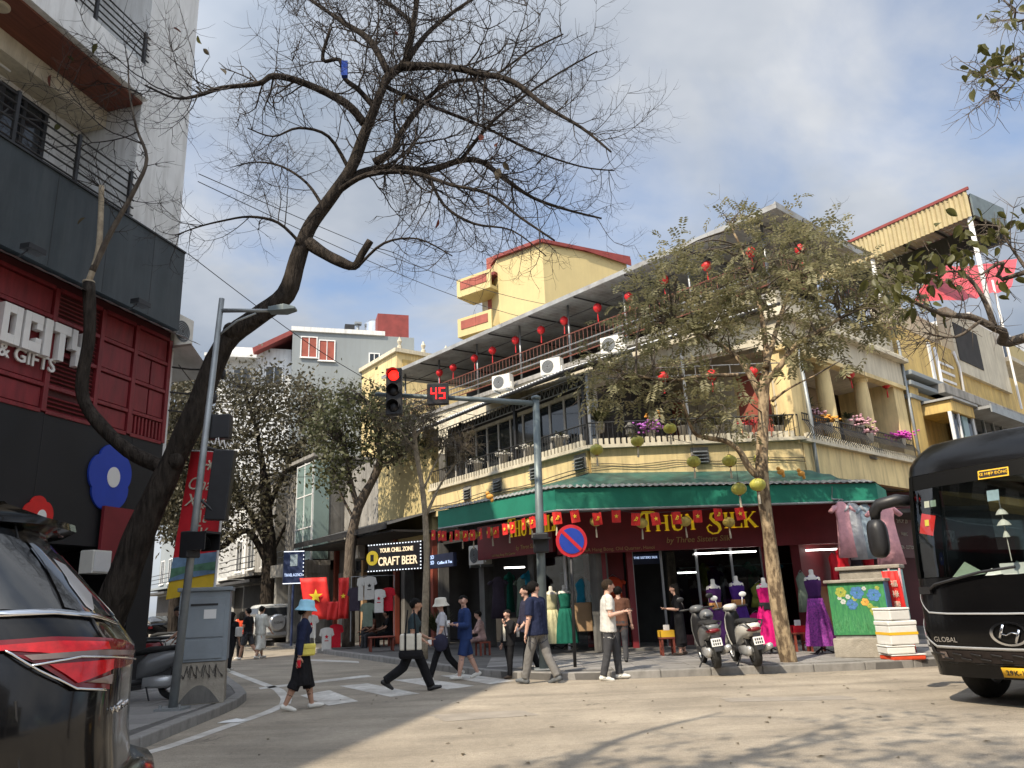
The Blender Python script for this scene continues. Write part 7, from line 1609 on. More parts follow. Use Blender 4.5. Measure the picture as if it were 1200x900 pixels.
# ---- street tree standing behind the camera: its shade dapples the road
tree('roadside_tree', 'leafy roadside tree whose shade dapples the near road', (-7.6, -1.5),
     [([V((-7.6, -1.5, 0)), V((-7.2, -1.2, 3)), V((-6.2, -.4, 5.5)), V((-4.6, .6, 7.2)), V((-3, 1.6, 8.2))], .3, .1), ([V((-6.2, -.4, 5.5)), V((-5.4, -2, 7.5)), V((-4, -3, 9))], .14, .04), ([V((-4.6, .6, 7.2)), V((-2.5, -.2, 8.6)), V((-.4, -.6, 9.2))], .12, .03), ([V((-4.6, .6, 7.2)), V((-4.4, 2.2, 9)), V((-3.4, 3.2, 10))], .12, .03)],
     [V((-2.6, .3, 8.6)) + V((RG.gauss(0, 1.7), RG.gauss(0, 1.15), RG.gauss(0, .8))) for _ in range(75)], 'bark_mid', 'leaf_olive', 'twig', 'tuft', 22, .30, .20, bare=1)

# ================================================================ PEOPLE
def seg_d(p, a, b, ra, rb):
    ab = b - a; L2 = ab.length_squared; t = 0 if L2 == 0 else max(0, min(1, (p - a).dot(ab) / L2)); return (p - (a + ab * t)).length - lerp(ra, rb, t)
def capsule(mb, a, b, ra, rb, n=12, flat=False):
    d = b - a; L = d.length
    if L < 1e-6: mb.ell(a, (ra, ra, ra), n, 8); return
    d.normalize(); pts = []; rs = []
    for k in range(4): an = PI / 2 * (1 - k / 4); pts.append(a - d * ra * math.sin(an)); rs.append(max(.001, ra * math.cos(an)))
    pts += [a, b]; rs += [ra, rb]
    for k in range(1, 5 if not flat else 1): an = PI / 2 * k / 4; pts.append(b + d * rb * math.sin(an)); rs.append(max(.001, rb * math.cos(an)))
    mb.tube(pts, rs, n)
def person(label, loc, rz, H, mats, pose, fem=False, hair='hair', hairlen=0., loose=1., skirt=0., sleeve=.5, shorts=0., hat=None, group=None, seat=None, vox=.0125, turn=0., robe=False, build=1.):
    """local frame: faces +x, left is +y. pose: (hipL, kneeL, hipR, kneeR, shL, elL, shR, elR, lean) in degrees"""
    t = thing('person', label, 'person', loc, rz, group)
    hl, kl, hr, kr, sl_, el_, sr_, er_, ln = pose[:9]; ab = pose[9] if len(pose) > 9 else (8, 8)
    sw = (.103 if fem else .118) * H * build; hw = .052 * H
    zh = .515 * H if seat is None else seat
    thg, shn, ank = .245 * H, .235 * H, .040 * H
    def leg(side, hip, knee):
        a = V((0, side * hw, 0)); d = V((math.sin(R(hip)), 0, -math.cos(R(hip)))); k = a + d * thg; e = V((math.sin(R(hip - knee)), 0, -math.cos(R(hip - knee)))); return a, k, k + e * shn, R(hip - knee)
    Lg = [leg(1, hl, kl), leg(-1, hr, kr)]
    low = min(Lg[0][2].z, Lg[1][2].z)
    oz = (ank - low) if seat is None else zh
    up = V((math.sin(R(ln)), 0, math.cos(R(ln)))); fw = V((math.cos(R(ln)), 0, -math.sin(R(ln))))
    pel = V((0, 0, oz)); T = lambda h: pel + up * (h * H)
    caps = []
    def cap(a, b, ra, rb, tg, flat=False): caps.append((V(a), V(b), ra, rb, tg, flat))
    k = loose * H; yy = V((0, 1, 0)); b_ = build
    # torso
    cap(T(.0) + yy * .035 * H, T(.0) - yy * .035 * H, .072 * H, .072 * H, 'pelvis')
    for s in (-1, 0, 1):
        cap(T(.14) + yy * s * (.034 if fem else .042) * H * b_, T(.03 if fem else -.045) + yy * s * (.036 if fem else .038) * H * b_, (.060 if fem else .066) * k * b_, (.070 if fem else .076) * k * b_, 'torso', True); cap(T(.14) + yy * s * (.034 if fem else .042) * H * b_, T(.245) + yy * s * .054 * H * b_, (.060 if fem else .066) * k * b_, .062 * k * b_, 'torso')
    cap(T(.285) + yy * (sw - .035 * H), T(.285) - yy * (sw - .035 * H), .040 * k, .040 * k, 'torso')
    if fem: cap(T(.215) + fw * .042 * H + yy * .032 * H, T(.215) + fw * .042 * H - yy * .032 * H, .040 * H, .040 * H, 'torso')
    cap(T(.30), T(.36) + fw * .008 * H, .034 * H, .031 * H, 'skin')
    # head
    ct, st = math.cos(R(turn)), math.sin(R(turn)); hf = fw * ct + yy * st; hs = yy * ct - fw * st
    hc = T(.415) + fw * .014 * H
    cap(hc - hf * .012 * H, hc + hf * .012 * H + up * .004 * H, .052 * H, .050 * H, 'skin'); cap(hc + hf * .018 * H - up * .012 * H, hc + hf * .030 * H - up * .046 * H, .040 * H, .024 * H, 'skin')
    cap(hc + hf * .058 * H + up * .004 * H, hc + hf * .066 * H - up * .016 * H, .006 * H, .010 * H, 'skin')
    for s in (1, -1): cap(hc + hs * s * .050 * H + up * .008 * H, hc + hs * s * .052 * H - up * .016 * H, .010 * H, .008 * H, 'skin')
    # legs
    for (a, kn, an, sa) in Lg:
        a, kn, an = a + V((0, 0, oz)), kn + V((0, 0, oz)), an + V((0, 0, oz)); lt = 'pants'
        if shorts:
            mid_ = a.lerp(kn, shorts); cap(a, mid_, .062 * H * (1.05 if loose > 1 else 1), .058 * H, 'pants', True); cap(a, kn, .050 * H, .034 * H, 'leg'); cap(kn, kn.lerp(an, .35), .034 * H, .035 * H, 'leg'); cap(kn.lerp(an, .35), an, .035 * H, .021 * H, 'leg')
        else:
            w = mats.get('wide', 1.); cap(a, kn, .058 * H, .042 * H * w, lt); cap(kn, kn.lerp(an, .35), .042 * H * w, .041 * H * w, lt); cap(kn.lerp(an, .35), an + V((0, 0, .012 * H)), .041 * H * w, .036 * H * w, lt, True)
        fa = sa * .55 if seat is None else 0; ff = V((math.cos(fa), 0, math.sin(fa))); dn = V((math.sin(fa), 0, -math.cos(fa)))
        heel = an - ff * .020 * H + dn * .014 * H; cap(heel, an + ff * .06 * H + dn * .016 * H, .026 * H, .024 * H, 'shoe'); cap(an + ff * .05 * H + dn * .018 * H, an + ff * .10 * H + dn * .022 * H, .024 * H, .018 * H, 'shoe'); cap(an, heel, .021 * H, .024 * H, 'shoe' if not shorts else 'shoe')
    if skirt:
        zb_ = oz - skirt * H; kn = (Lg[0][1] + Lg[1][1]) / 2 + V((0, 0, oz)); f = kn.x * 1.0
        for s in (-1, 0, 1): cap(T(.04) + yy * s * .03 * H, V((f * min(1, skirt / .245) , s * .04 * H, zb_ + .04 * H)), .068 * H, (.085 if not robe else .09) * H, 'skirt', True)
        for kk in (0, 1): p = Lg[kk][1] + V((0, 0, oz)); q_ = p.lerp(Lg[kk][2] + V((0, 0, oz)), max(0, (skirt - .245) / .235)); cap(T(.0), p, .07 * H, .055 * H, 'skirt'); cap(p, q_, .055 * H, .060 * H, 'skirt', True)
    # arms
    hands = []
    for s, sh, el, abd in ((1, sl_, el_, ab[0]), (-1, sr_, er_, ab[1])):
        S0 = T(.282) + yy * s * sw; ca, sa = math.cos(R(abd)), math.sin(R(abd))
        def dr(an, ab_k=1.): v = fw * math.sin(R(an)) - up * math.cos(R(an)); v = v * ca + yy * s * sa * ab_k; return v.normalized()
        E = S0 + dr(sh) * .165 * H; inw = -.55 if el > 60 else (-.1 if el > 20 else .6)
        Wd = dr(sh + el, inw); Wp = E + Wd * .145 * H
        cap(S0, E, .030 * H, .024 * H, 'arm'); cap(E, Wp, .025 * H, .016 * H, 'arm')
        if sleeve > 0:
            m_ = min(1., sleeve * 1.); cap(S0, S0.lerp(E, m_), .038 * k, .038 * k, 'sleeve', True)
            if sleeve > 1: cap(E, E.lerp(Wp, min(.95, sleeve - 1)), .033 * k, .027 * k, 'sleeve', True)
        hands.append((Wp, Wd, s))
    mb = MB()
    for a, b, ra, rb, tg, fl_t in caps: capsule(mb, a, b, ra, rb, flat=fl_t)
    me = bpy.data.meshes.new('tmp'); me.from_pydata([tuple(v) for v in mb.v], [], mb.f); o = bpy.data.objects.new('tmp', me); COL.objects.link(o)
    md = o.modifiers.new('r', 'REMESH'); md.mode = 'VOXEL'; md.voxel_size = vox; md2 = o.modifiers.new('s', 'SMOOTH'); md2.iterations = 4; md2.factor = .5
    dg = bpy.context.evaluated_depsgraph_get(); ev = o.evaluated_get(dg); m2 = bpy.data.meshes.new_from_object(ev); vs = [v.co.copy() for v in m2.vertices]; fs = [tuple(p.vertices) for p in m2.polygons]
    bpy.data.objects.remove(o); bpy.data.meshes.remove(me); bpy.data.meshes.remove(m2)
    tg2m = {'torso': mats['top'], 'sleeve': mats.get('sleeve', mats['top']), 'pelvis': mats['bot'], 'pants': mats['bot'], 'leg': mats.get('leg', mats['skin']), 'shoe': mats['shoe'], 'skin': mats['skin'], 'arm': mats['skin'], 'skirt': mats.get('skirt', mats['bot'])}
    ml = []; idx = {}
    for m in list(tg2m.values()) + ['ink', mats['skin'], 'wood_red']:
        if m not in idx: idx[m] = len(ml); ml.append(m)
    B = MB(); B.v = vs; B.f = fs; B.mi = []
    # cloth creases: nudge the surface a little where it is clothed
    cl = []
    for f in fs:
        c = sum((vs[i] for i in f), V()) / len(f); best = min(caps, key=lambda q: abs(seg_d(c, *q[:4]))); B.mi.append(idx[tg2m[best[4]]]); cl.append(best[4] in ('torso', 'sleeve', 'pants', 'skirt'))
    mk = {}
    for f, c in zip(fs, cl):
        if c:
            for i in f: mk[i] = True
    for i in mk:
        p = vs[i]; n_ = noise.noise(V((p.x * 16, p.y * 16, p.z * 6 + H * 7))) * .5 + noise.noise(V((p.x * 26 + p.z * 12, p.y * 26, p.z * 16 + H * 3))) * .45; c = V((0 if p.z > oz else p.x, p.y * .3, p.z)); d = (p - c); d = d.normalized() if d.length > 1e-5 else V((1, 0, 0)); vs[i] = p + d * n_ * .011
    # face details and hands are joined to the same skin
    for s in (1, -1): B.ell(hc + hf * .050 * H + hs * s * .021 * H + up * .004 * H, (.005 * H, .0065 * H, .0035 * H), 8, 5, idx['ink']); B.tube([hc + hf * .051 * H + hs * s * .012 * H + up * .017 * H, hc + hf * .049 * H + hs * s * .032 * H + up * .016 * H], .0018 * H, 4, idx['ink'])
    B.tube([hc + hf * .056 * H + hs * .014 * H - up * .030 * H, hc + hf * .060 * H - up * .030 * H, hc + hf * .056 * H - hs * .014 * H - up * .030 * H], .0035 * H, 5, idx['wood_red'])
    sk_ = idx[mats['skin']]
    for Wp, d, s in hands:
        sd = d.cross(up); sd = sd.normalized() if sd.length > .2 else fw.copy(); 
        if sd.dot(fw) < 0: sd = -sd
        nr = d.cross(sd).normalized(); pc = Wp + d * .030 * H
        Mh = Matrix(((sd.x, nr.x, d.x, pc.x), (sd.y, nr.y, d.y, pc.y), (sd.z, nr.z, d.z, pc.z), (0, 0, 0, 1))); B.ell((0, 0, 0), (.023 * H, .011 * H, .030 * H), 10, 7, sk_, Mh)
        for i, (u, L_) in enumerate(((-.016, .034), (-.006, .042), (.005, .044), (.016, .039))): B.tube([(u * H, 0, .022 * H), (u * H, .004 * H, (.022 + L_ * .5) * H), (u * H, .014 * H, (.022 + L_ * .9) * H)], [.0055 * H, .005 * H, .004 * H], 5, sk_, M=Mh)
        B.tube([(.016 * H, 0, -.012 * H), (.030 * H, .006 * H, .008 * H), (.032 * H, .012 * H, .024 * H)], [.007 * H, .006 * H, .005 * H], 5, sk_, M=Mh)
    B.build('body', ml, t, smooth=True)
    # hair cap: sphere kept above the hairline
    Hm = Matrix(((hf.x, hs.x, up.x, hc.x), (hf.y, hs.y, up.y, hc.y), (hf.z, hs.z, up.z, hc.z), (0, 0, 0, 1)))
    hb = MB(); n1_, n2_ = 20, 14; vs = []
    for j in range(n2_ + 1):
        th = PI * j / n2_
        for i in range(n1_):
            ph = 2 * PI * i / n1_; x, y, z = math.sin(th) * math.cos(ph), math.sin(th) * math.sin(ph), math.cos(th); r = 1 + .10 * noise.noise(V((x * 4, y * 4, z * 4 + H))) + .07 * noise.noise(V((x * 11, y * 11, z * 5 + H)))
            vs.append(V((x * .066 * H * r - .004 * H, y * .060 * H * r, z * .062 * H * r + .006 * H)))
    fs = []
    for j in range(n2_):
        for i in range(n1_):
            f = (j * n1_ + i, j * n1_ + (i + 1) % n1_, (j + 1) * n1_ + (i + 1) % n1_, (j + 1) * n1_ + i); c = sum((vs[q_] for q_ in f), V()) / 4 / H
            if c.z > (.026 if c.x > .025 else (.0 if c.x > -.012 else -.050)): fs.append(f)
    hb.add(vs, fs, M=Hm)
    if hairlen:
        for s in (-.03, 0, .03): capsule(hb, Hm @ V((-.035 * H, s * H, 0)), Hm @ V((-.05 * H, s * H * 1.1, -hairlen * H)), .034 * H, .028 * H)
    hb.build('hair', hair, t, smooth=True)
    if hat:
        hm, ht = hat; b = MB()
        if ht == 'bucket': b.lathe([(.11 * H, -.032 * H), (.104 * H, -.024 * H), (.078 * H, .008 * H), (.073 * H, .05 * H), (.064 * H, .068 * H), (.02 * H, .074 * H)], 24, M=Hm @ Matrix.Translation((-.002 * H, 0, .012 * H)) @ Matrix.Rotation(R(4), 4, 'Y'), capb=False)
        else: b.lathe([(.074 * H, .0), (.072 * H, .03 * H), (.055 * H, .055 * H), (.01 * H, .066 * H)], 20, M=Hm @ Matrix.Translation((0, 0, .015 * H)), capb=False)
        b.build('hat', hm, t, smooth=True, solid=.004)
    info = dict(hands=[h[0] + h[1] * .06 * H for h in hands], T=T, fw=fw, up=up, H=H, hc=hc)
    return t, info
# --- bags and hand-held things are things of their own
def held(name, label, cat, t, p): return thing(name, label, cat, WM[t.name] @ V(p), t.rotation_euler[2])
def G(px, py, z=0.): return gr(px, py, z)
WALK = (24, 12, -20, 22)
t, I = person('woman in sky-blue bucket hat and long dark dress walking away', G(352, 832), R(20), 1.60, dict(top='c_navy', bot='c_black', skirt='c_black', skin='skin', shoe='shoe_white'), (15, 4, -12, 12, 6, 10, -10, 8, 2), fem=True, hairlen=.03, skirt=.33, shorts=.3, sleeve=1.9, hat=('c_sky', 'bucket'))
bg_ = held('shoulder_bag', 'small yellow shoulder bag worn by the woman in the blue hat', 'bag', t, (.05, -.16, .78)); MB().bx(-.13, .13, -.05, .05, 0, .17).build('pouch', 'c_yellow', bg_, bev=.03); MB().bx(-.135, .135, -.058, .052, .10, .175).build('flap', 'c_yellow', bg_, bev=.02)
b = MB(); b.tube([(-.12, 0, .15), (-.10, .06, .45), (-.06, .20, .70)], .008, 5); b.tube([(.12, 0, .15), (.10, .06, .42), (.05, .2, .70)], .008, 5); b.build('strap', 'c_cream', bg_)
c = held('drink_can', 'small red and white can in the hand of the blue-hatted woman', 'can', t, I['hands'][1]); b = MB(); b.lathe([(.028, -.06), (.03, -.055), (.03, .04), (.025, .05)], 14); b.build('can', 'd_red', c, smooth=True)
t, I = person('woman in slate tee and black wide trousers striding with a tote bag', G(484, 811), R(4), 1.64, dict(top='c_slate', bot='c_black', skin='skin', shoe='shoe_black', wide=1.25), (25, 4, -24, 30, 4, 66, 0, 60, 3), fem=True, sleeve=.75, hairlen=.0)
bg_ = held('tote_bag', 'white tote bag with black base and straps on the striding woman', 'bag', t, (-.02, -.22, .58)); b = MB(); b.bx(-.19, .19, -.06, .06, .12, .40); b.build('body', 'c_cream', bg_, bev=.03); b = MB(); b.bx(-.21, .21, -.07, .07, -.02, .14); b.build('base', 'c_black', bg_, bev=.05)
for x in (-.09, .09): b = MB(); b.bx(x - .018, x + .018, -.068, -.06, .05, .42); b.tube([(x, -.06, .40), (x * .6, .02, .80)], .014, 5); b.build('strap', 'c_black', bg_)
ph = held('phone', 'pale phone in the hand of the woman with the tote', 'phone', t, I['hands'][1]); MB().bx(-.02, .05, -.012, .012, -.02, .06).build('body', 'white_plastic', ph, bev=.006)
t, I = person('woman in white bucket hat, pale top and black trousers walking left', G(519, 797), R(190), 1.60, dict(top='c_ltgrey', bot='c_black', skin='skin_pale', shoe='shoe_white'), (22, 6, -20, 20, 5, 20, -8, 18, 0), fem=True, hairlen=.16, sleeve=.8, hat=('c_cream', 'bucket'), turn=40)
bg_ = held('hand_bag', 'round dark bag carried by the woman in the white hat', 'bag', t, (.05, .24, .72)); b = MB(); b.ell((0, 0, 0), (.15, .08, .17), 14, 9); b.build('body', 'c_mid', bg_, smooth=True); b = MB(); b.tube([(-.1, 0, .12), (-.06, -.1, .45), (0, -.12, .55)], .01, 5); b.build('strap', 'c_mid', bg_)
t, I = person('man in blue jacket and shorts beside the white-hatted woman', G(546, 796), R(200), 1.63, dict(top='c_blue', bot='c_blue', skin='skin_pale', shoe='shoe_white'), (14, 4, -16, 10, 4, 92, 2, 96, 0), shorts=.98, sleeve=1.8, loose=1.12, turn=70)
c = held('paper_cup', 'white paper cup held by the man in blue shorts', 'cup', t, (I['hands'][0] + I['hands'][1]) / 2); b = MB(); b.lathe([(.03, -.05), (.04, .06)], 14); b.build('cup', 'white_paint', c, smooth=True); b = MB(); b.lathe([(.043, .06), (.043, .075)], 14); b.build('lid', 'white_paint', c)
t, I = person('boy in black jacket over a pale shirt standing by the crossing', G(598, 795), R(215), 1.30, dict(top='c_black', bot='c_black', skin='skin_pale', shoe='sandal'), (5, 0, -5, 2, 30, 120, 2, 8, 0), sleeve=1.9, turn=10)
b = MB(); b.bx(.095, .112, -.035, .035, .70, 1.02); b.build('shirt_front', 'c_cream', t, bev=.006)
t, I = person('man in dark navy jumper standing behind the boy', G(621, 791), R(200), 1.77, dict(top='c_mid', bot='c_black', skin='skin_pale', shoe='shoe_black'), (10, 2, -12, 10, 8, 40, 8, 20, 0), sleeve=1.6, turn=5)
c = held('water_bottle', 'clear small bottle in the hand of the man behind the boy', 'bottle', t, I['hands'][0]); b = MB(); b.lathe([(.03, -.12), (.032, 0), (.012, .04), (.012, .06)], 12); b.build('bottle', 'white_plastic', c, smooth=True)
t, I = person('tall man in navy tee and grey jeans by the signal mast', G(633, 801), R(150), 1.84, dict(top='c_navy', bot='c_jeans', skin='skin_pale', shoe='shoe_grey', wide=1.08), (20, 8, -16, 10, 4, 10, 8, 12, 2, (8, 14)), sleeve=.85, loose=1.10, turn=-120, build=1.06)
t, I = person('man in white polo and grey trousers looking at his phone', G(717, 797), R(4), 1.80, dict(top='c_white', bot='c_grey', skin='skin_pale', shoe='shoe_white'), (18, 14, -8, 6, 4, 98, 0, 104, 2), sleeve=.7, hair='hair_brown', loose=1.08)
ph = held('phone', 'dark phone in the hand of the man in white', 'phone', t, (I['hands'][0] + I['hands'][1]) / 2 + V((.03, 0, .02))); b = MB(); b.bx(-.03, .09, -.035, .035, -.006, .006); b.build('body', 'ink', ph, bev=.005)
t, I = person('person in grey standing half hidden behind the man in white', G(730, 776, .13), R(80), 1.55, dict(top='c_brown', bot='c_grey', skin='skin_pale', shoe='shoe_black'), (8, 0, -8, 4, 6, 12, 6, 10, 0), sleeve=.6)
t, I = person('woman in long black clothes and long hair at the shop door', G(800, 768, .13), R(170), 1.56, dict(top='c_black', bot='c_black', skirt='c_black', skin='skin_pale', shoe='sandal'), (3, 0, -3, 2, 4, 95, 0, 98, 3), fem=True, hairlen=.28, skirt=.40, shorts=.3, sleeve=.9)
# far group crossing the left street
t, I = person('person in black with a white shoulder bag behind the grey cabinet', G(268, 787), R(80), 1.50, dict(top='c_black', bot='c_black', skin='skin', shoe='shoe_white'), (14, 4, -12, 10, 4, 10, 4, 10, 0), fem=True, sleeve=1.5, hairlen=.08, vox=.016)
bg_ = held('shoulder_bag', 'white bag on the shoulder of the person behind the cabinet', 'bag', t, (.05, -.2, .85)); MB().bx(-.12, .12, -.05, .05, 0, .25).build('pouch', 'c_white', bg_, bev=.03)
t, I = person('man in black tee and shorts beside the white-robed one', G(289, 773), R(170), 1.62, dict(top='c_black', bot='c_grey', skin='skin', shoe='shoe_white'), (18, 5, -18, 20, 10, 15, -8, 12, 0), shorts=.95, sleeve=.7, vox=.016)
t, I = person('person in long pale robe walking away down the street', G(304, 772), R(60), 1.66, dict(top='c_robe', bot='c_robe', skirt='c_robe', skin='skin', shoe='shoe_white'), (14, 4, -12, 10, 4, 10, 14, 20, 0), skirt=.36, shorts=.3, sleeve=1.3, loose=1.1, vox=.016)
t, I = person('woman in orange and dark clothes left of the far walkers', G(281, 771), R(100), 1.5, dict(top='d_orange', bot='c_black', skin='skin', shoe='shoe_black'), (10, 4, -10, 8, 4, 10, 4, 10, 0), fem=True, sleeve=.6, hairlen=.1, vox=.018)
t, I = person('person in royal-blue top leaning by the motorbikes on the left pavement', G(150, 812, .13) + V((-.2, 3.2, 0)), R(200), 1.62, dict(top='c_royal', bot='c_black', skin='skin', shoe='shoe_black'), (10, 4, -10, 8, 40, 40, 30, 40, 28), sleeve=.8, vox=.016)
# seated people
def seated(label, px, py, z, rz, H, mats, **k):
    g = G(px, py, .13); return person(label, (g.x, g.y, .13), rz, H, mats, (84, 84, 80, 78, 30, 50, 34, 44, 8), seat=.42, vox=.016, **k)
seated('man in black seated on a low stool at the beer bar', 456, 757, .13, R(200), 1.66, dict(top='c_black', bot='c_black', skin='skin', shoe='shoe_black'), sleeve=.8)
seated('person in brown seated at the beer bar beside the tee-shirts', 437, 758, .13, R(230), 1.60, dict(top='c_brown', bot='c_grey', skin='skin', shoe='shoe_black'), sleeve=.6, fem=True, hairlen=.05)
seated('person in grey seated at the left end of the beer bar', 427, 757, .13, R(-20), 1.58, dict(top='c_grey', bot='c_black', skin='skin', shoe='shoe_black'), sleeve=.6)
seated('girl in pink patterned clothes sitting on a stool left of the boy', 566, 768, .13, R(190), 1.48, dict(top='c_pinkpat', bot='c_pinkpat', skin='skin_pale', shoe='sandal'), sleeve=1.5, fem=True)

# ================================================================ LANTERNS, FLAGS, SIGNS, GOODS
def lantern(name, label, p, r, m, group, squash=.85, cord=.25, tassel=.3, drop=False):
    t = thing(name, label, 'lantern', p, RG.uniform(0, 3), group); n = 24
    pr = []
    for i in range(11):
        a = PI * i / 10; rr = max(.22, math.sin(a)); zz = -math.cos(a) * squash
        if drop: rr = max(.14, math.sin(a) * (.72 + .28 * i / 10))
        pr.append((r * rr, r * zz))
    b = MB(); b.lathe(pr, n * 2, rip=.035, ripn=12); b.build('shade', m, t, smooth=True)
    b = MB(); b.lathe([(r * .26, -r * squash * 1.08), (r * .26, -r * squash * .96)], 12); b.lathe([(r * .26, r * squash * .96), (r * .26, r * squash * 1.08)], 12); b.build('cap', 'wood_red', t)
    b = MB(); b.tube([(0, 0, -r * squash), (0, 0, -r * squash - tassel * .4), (.01, 0, -r * squash - tassel)], [.006, .02, .026], 6); b.build('tassel', m if m == 'lantern_red' else 'cream_pale', t)
    b = MB(); b.tube([(0, 0, r * squash), (0, 0, r * squash + cord)], .005, 4); b.build('cord', 'ink', t)
    return t
for i, (px, py) in enumerate(((515, 437), (531, 431), (556, 420), (577, 411), (604, 399), (634, 387), (661, 376), (700, 361), (737, 348), (778, 328), (828, 312), (880, 296), (938, 293))):
    x, z = hit(px, py, UL, .0); p = UL @ V((x, 0, z)); lantern('red_lantern', 'red silk lantern under the terrace roof, %s from its far left end' % ORD[i], p, .175, 'lantern_red', 'red lanterns under the terrace roof', .95, max(.05, 11.55 - z - .2), .35, True)
for i, (px, py, fr, w_) in enumerate(((777, 442, FF, 'leftmost'), (834, 440, FF, 'second'), (882, 437, FF, 'third'), (996, 438, FR, 'fourth'), (1038, 450, FR, 'last'))):
    x, z = hit(px, py, fr, .1); lantern('red_lantern', 'red lantern above the balcony railing, %s counted from the left' % w_, fr @ V((x, .1, z)), .17, 'lantern_red', 'red lanterns over the balcony', .95, .5, .3, True)
for i, (px, py, y, dsc) in enumerate(((699, 527, 17.6, 'farthest left'), (747, 517, 17.6, 'second from the left'), (785, 502, 17.6, 'highest, before the railing'), (813, 541, 17.2, 'over the middle of the awning'), (855, 540, 16.4, 'left of the tree trunk fork'), (892, 538, 15.9, 'in front of the tree trunk'), (866, 573, 16.0, 'lower one left of the trunk'), (888, 568, 15.2, 'lower one on the trunk'))):
    lantern('olive_lantern', 'olive green silk lantern strung over the awning, %s' % dsc, at(px, py, y), .155, 'lantern_olive', 'olive lanterns over the awning', .82, .45, .25)
wl_ = MB(); pts = [at(690, 500, 17.6), at(747, 503, 17.6), at(813, 520, 17.2), at(855, 520, 16.4), at(892, 515, 15.9), at(935, 500, 18.5)]; wl_.tube(spline(pts, 4), .006, 4); tag(wl_.build('lantern_wire', 'ink'), 'thin dark wire carrying the olive lanterns to the tree', 'wire')
for i, (px, py) in enumerate(((542, 627), (555, 627), (577, 623), (597, 619), (623, 613), (652, 609), (698, 611), (752, 613), (803, 611), (854, 612))):
    if px < 640:
        fr_ = frame((AW0.x, AW0.y), ((AW1 - AW0).x, (AW1 - AW0).y)); x, z = hit(px, py, fr_, .15); p = fr_ @ V((x, .15, z))
    else: p = at(px, py, 18.6)
    lantern('gold_lantern', 'gold lantern under the green awning edge, %s from the left' % ORD[i], p, .14, 'lantern_gold', 'gold lanterns under the awning', .85, .12, .26, False)
# --- bunting of party and national flags
bu = thing('flag_bunting', 'string of small red flags with yellow emblems along the awning', 'bunting', (AW1.x, AW1.y, 3.4))
def flag(px, py, kind, k):
    if px < 645:
        fr_ = frame((AW0.x, AW0.y), ((AW1 - AW0).x, (AW1 - AW0).y)); x, z = hit(px, py, fr_, -.08); M_ = fr_ @ Matrix.Translation((x, -.08, z))
    else:
        p = at(px, py, 18.15); M_ = Matrix.Translation((p.x, 18.15, p.z))
    M_ = M_ @ Matrix.Rotation(RG.uniform(-.25, .25), 4, 'Z') @ Matrix.Rotation(RG.uniform(-.12, .12), 4, 'Y'); w_, h_ = .21, .29
    b = MB(M_); vs = [(w_ * (i / 3 - .5), .015 * math.sin(i * 2 + k), h_ * (.5 - j / 3)) for j in range(4) for i in range(4)]; b.add(vs, [(j * 4 + i, j * 4 + i + 1, j * 4 + i + 5, j * 4 + i + 4) for j in range(3) for i in range(3)]); o = b.build('flag', 'flag_red', bu, world=True, solid=.004)
    e = MB(M_)
    if kind == 0: star(e, (0, -.028, 0), .058, (1, 0, 0), (0, 0, 1), (0, -1, 0))
    else:
        e.tube([(.035 * math.cos(a), -.026, .035 * math.sin(a)) for a in [R(-150 + 24 * q_) for q_ in range(11)]], .009, 5); e.tube([(-.045, -.028, -.045), (.03, -.028, .04)], .008, 5); e.tube([(.01, -.028, .052), (.05, -.028, .02)], .012, 5)
    e.build('emblem', 'flag_yellow', o, world=True)
    return M_ @ V((0, 0, h_ / 2))
fp = [(508, 627), (515, 628), (520, 628), (528.5, 629), (536, 627), (546, 628), (554, 627), (563, 626), (572, 624), (581, 624), (592, 620), (601, 618), (614, 614), (624, 612), (637, 609), (653, 607), (674, 605), (700, 608), (722, 605), (745, 608.5), (768.5, 608), (793, 607), (817.5, 605), (841.5, 603), (867, 602)]
tops = [flag(px, py, k % 2, k) for k, (px, py) in enumerate(fp)]
b = MB(); b.tube(tops, .006, 4); b.build('string', 'ink', bu, world=True)
# --- air conditioners
def acu(label, M_, w=.85, h=.6, d=.32):
    t = thing('air_conditioner', label, 'air conditioner', M=M_, group='outdoor units')
    MB().bx(-w / 2, w / 2, 0, d, 0, h).build('case', 'ac_white', t, bev=.02)
    b = MB(); 
    for k in range(5): r_ = .05 + .045 * k; b.lathe([(r_, 0), (r_ + .012, 0), (r_ + .012, .012), (r_, .012), (r_, 0)], 20, M=Matrix.Translation((-w * .12, -.002, h / 2)) @ Matrix.Rotation(PI / 2, 4, 'X'), capb=False, capt=False)
    b.build('fan_grille', 'galv', t)
    b = MB(); b.lathe([(.24, 0), (.24, .003)], 24, M=Matrix.Translation((-w * .12, -.001, h / 2)) @ Matrix.Rotation(PI / 2, 4, 'X')); b.build('fan_opening', 'corr_dark', t)
    for x in (-w * .35, w * .35): MB().bx(x - .03, x + .03, -.04, d + .1, -.07, -.005).build('bracket', 'galv', t)
    MB().bx(w / 2, w / 2 + .05, .05, .2, .05, .25).build('valve_cover', 'ac_white', t)
    return t
for px, py, lab in ((587, 456, 'white outdoor unit on the sheet roof, farthest left of three'), (645, 438, 'white outdoor unit on the sheet roof, middle of three'), (717, 413, 'white outdoor unit on the sheet roof, nearest the tree crown')):
    x, z = hit(px, py, UL, -.75); acu(lab, UL @ Matrix.Translation((x, -.75, z)) @ Matrix.Rotation(R(18), 4, 'Z'), .80, .58)
x, z = hit(418, 655, FBe, -.25); acu('white outdoor unit above the tee-shirt stall', FBe @ Matrix.Translation((x, -.4, z)))
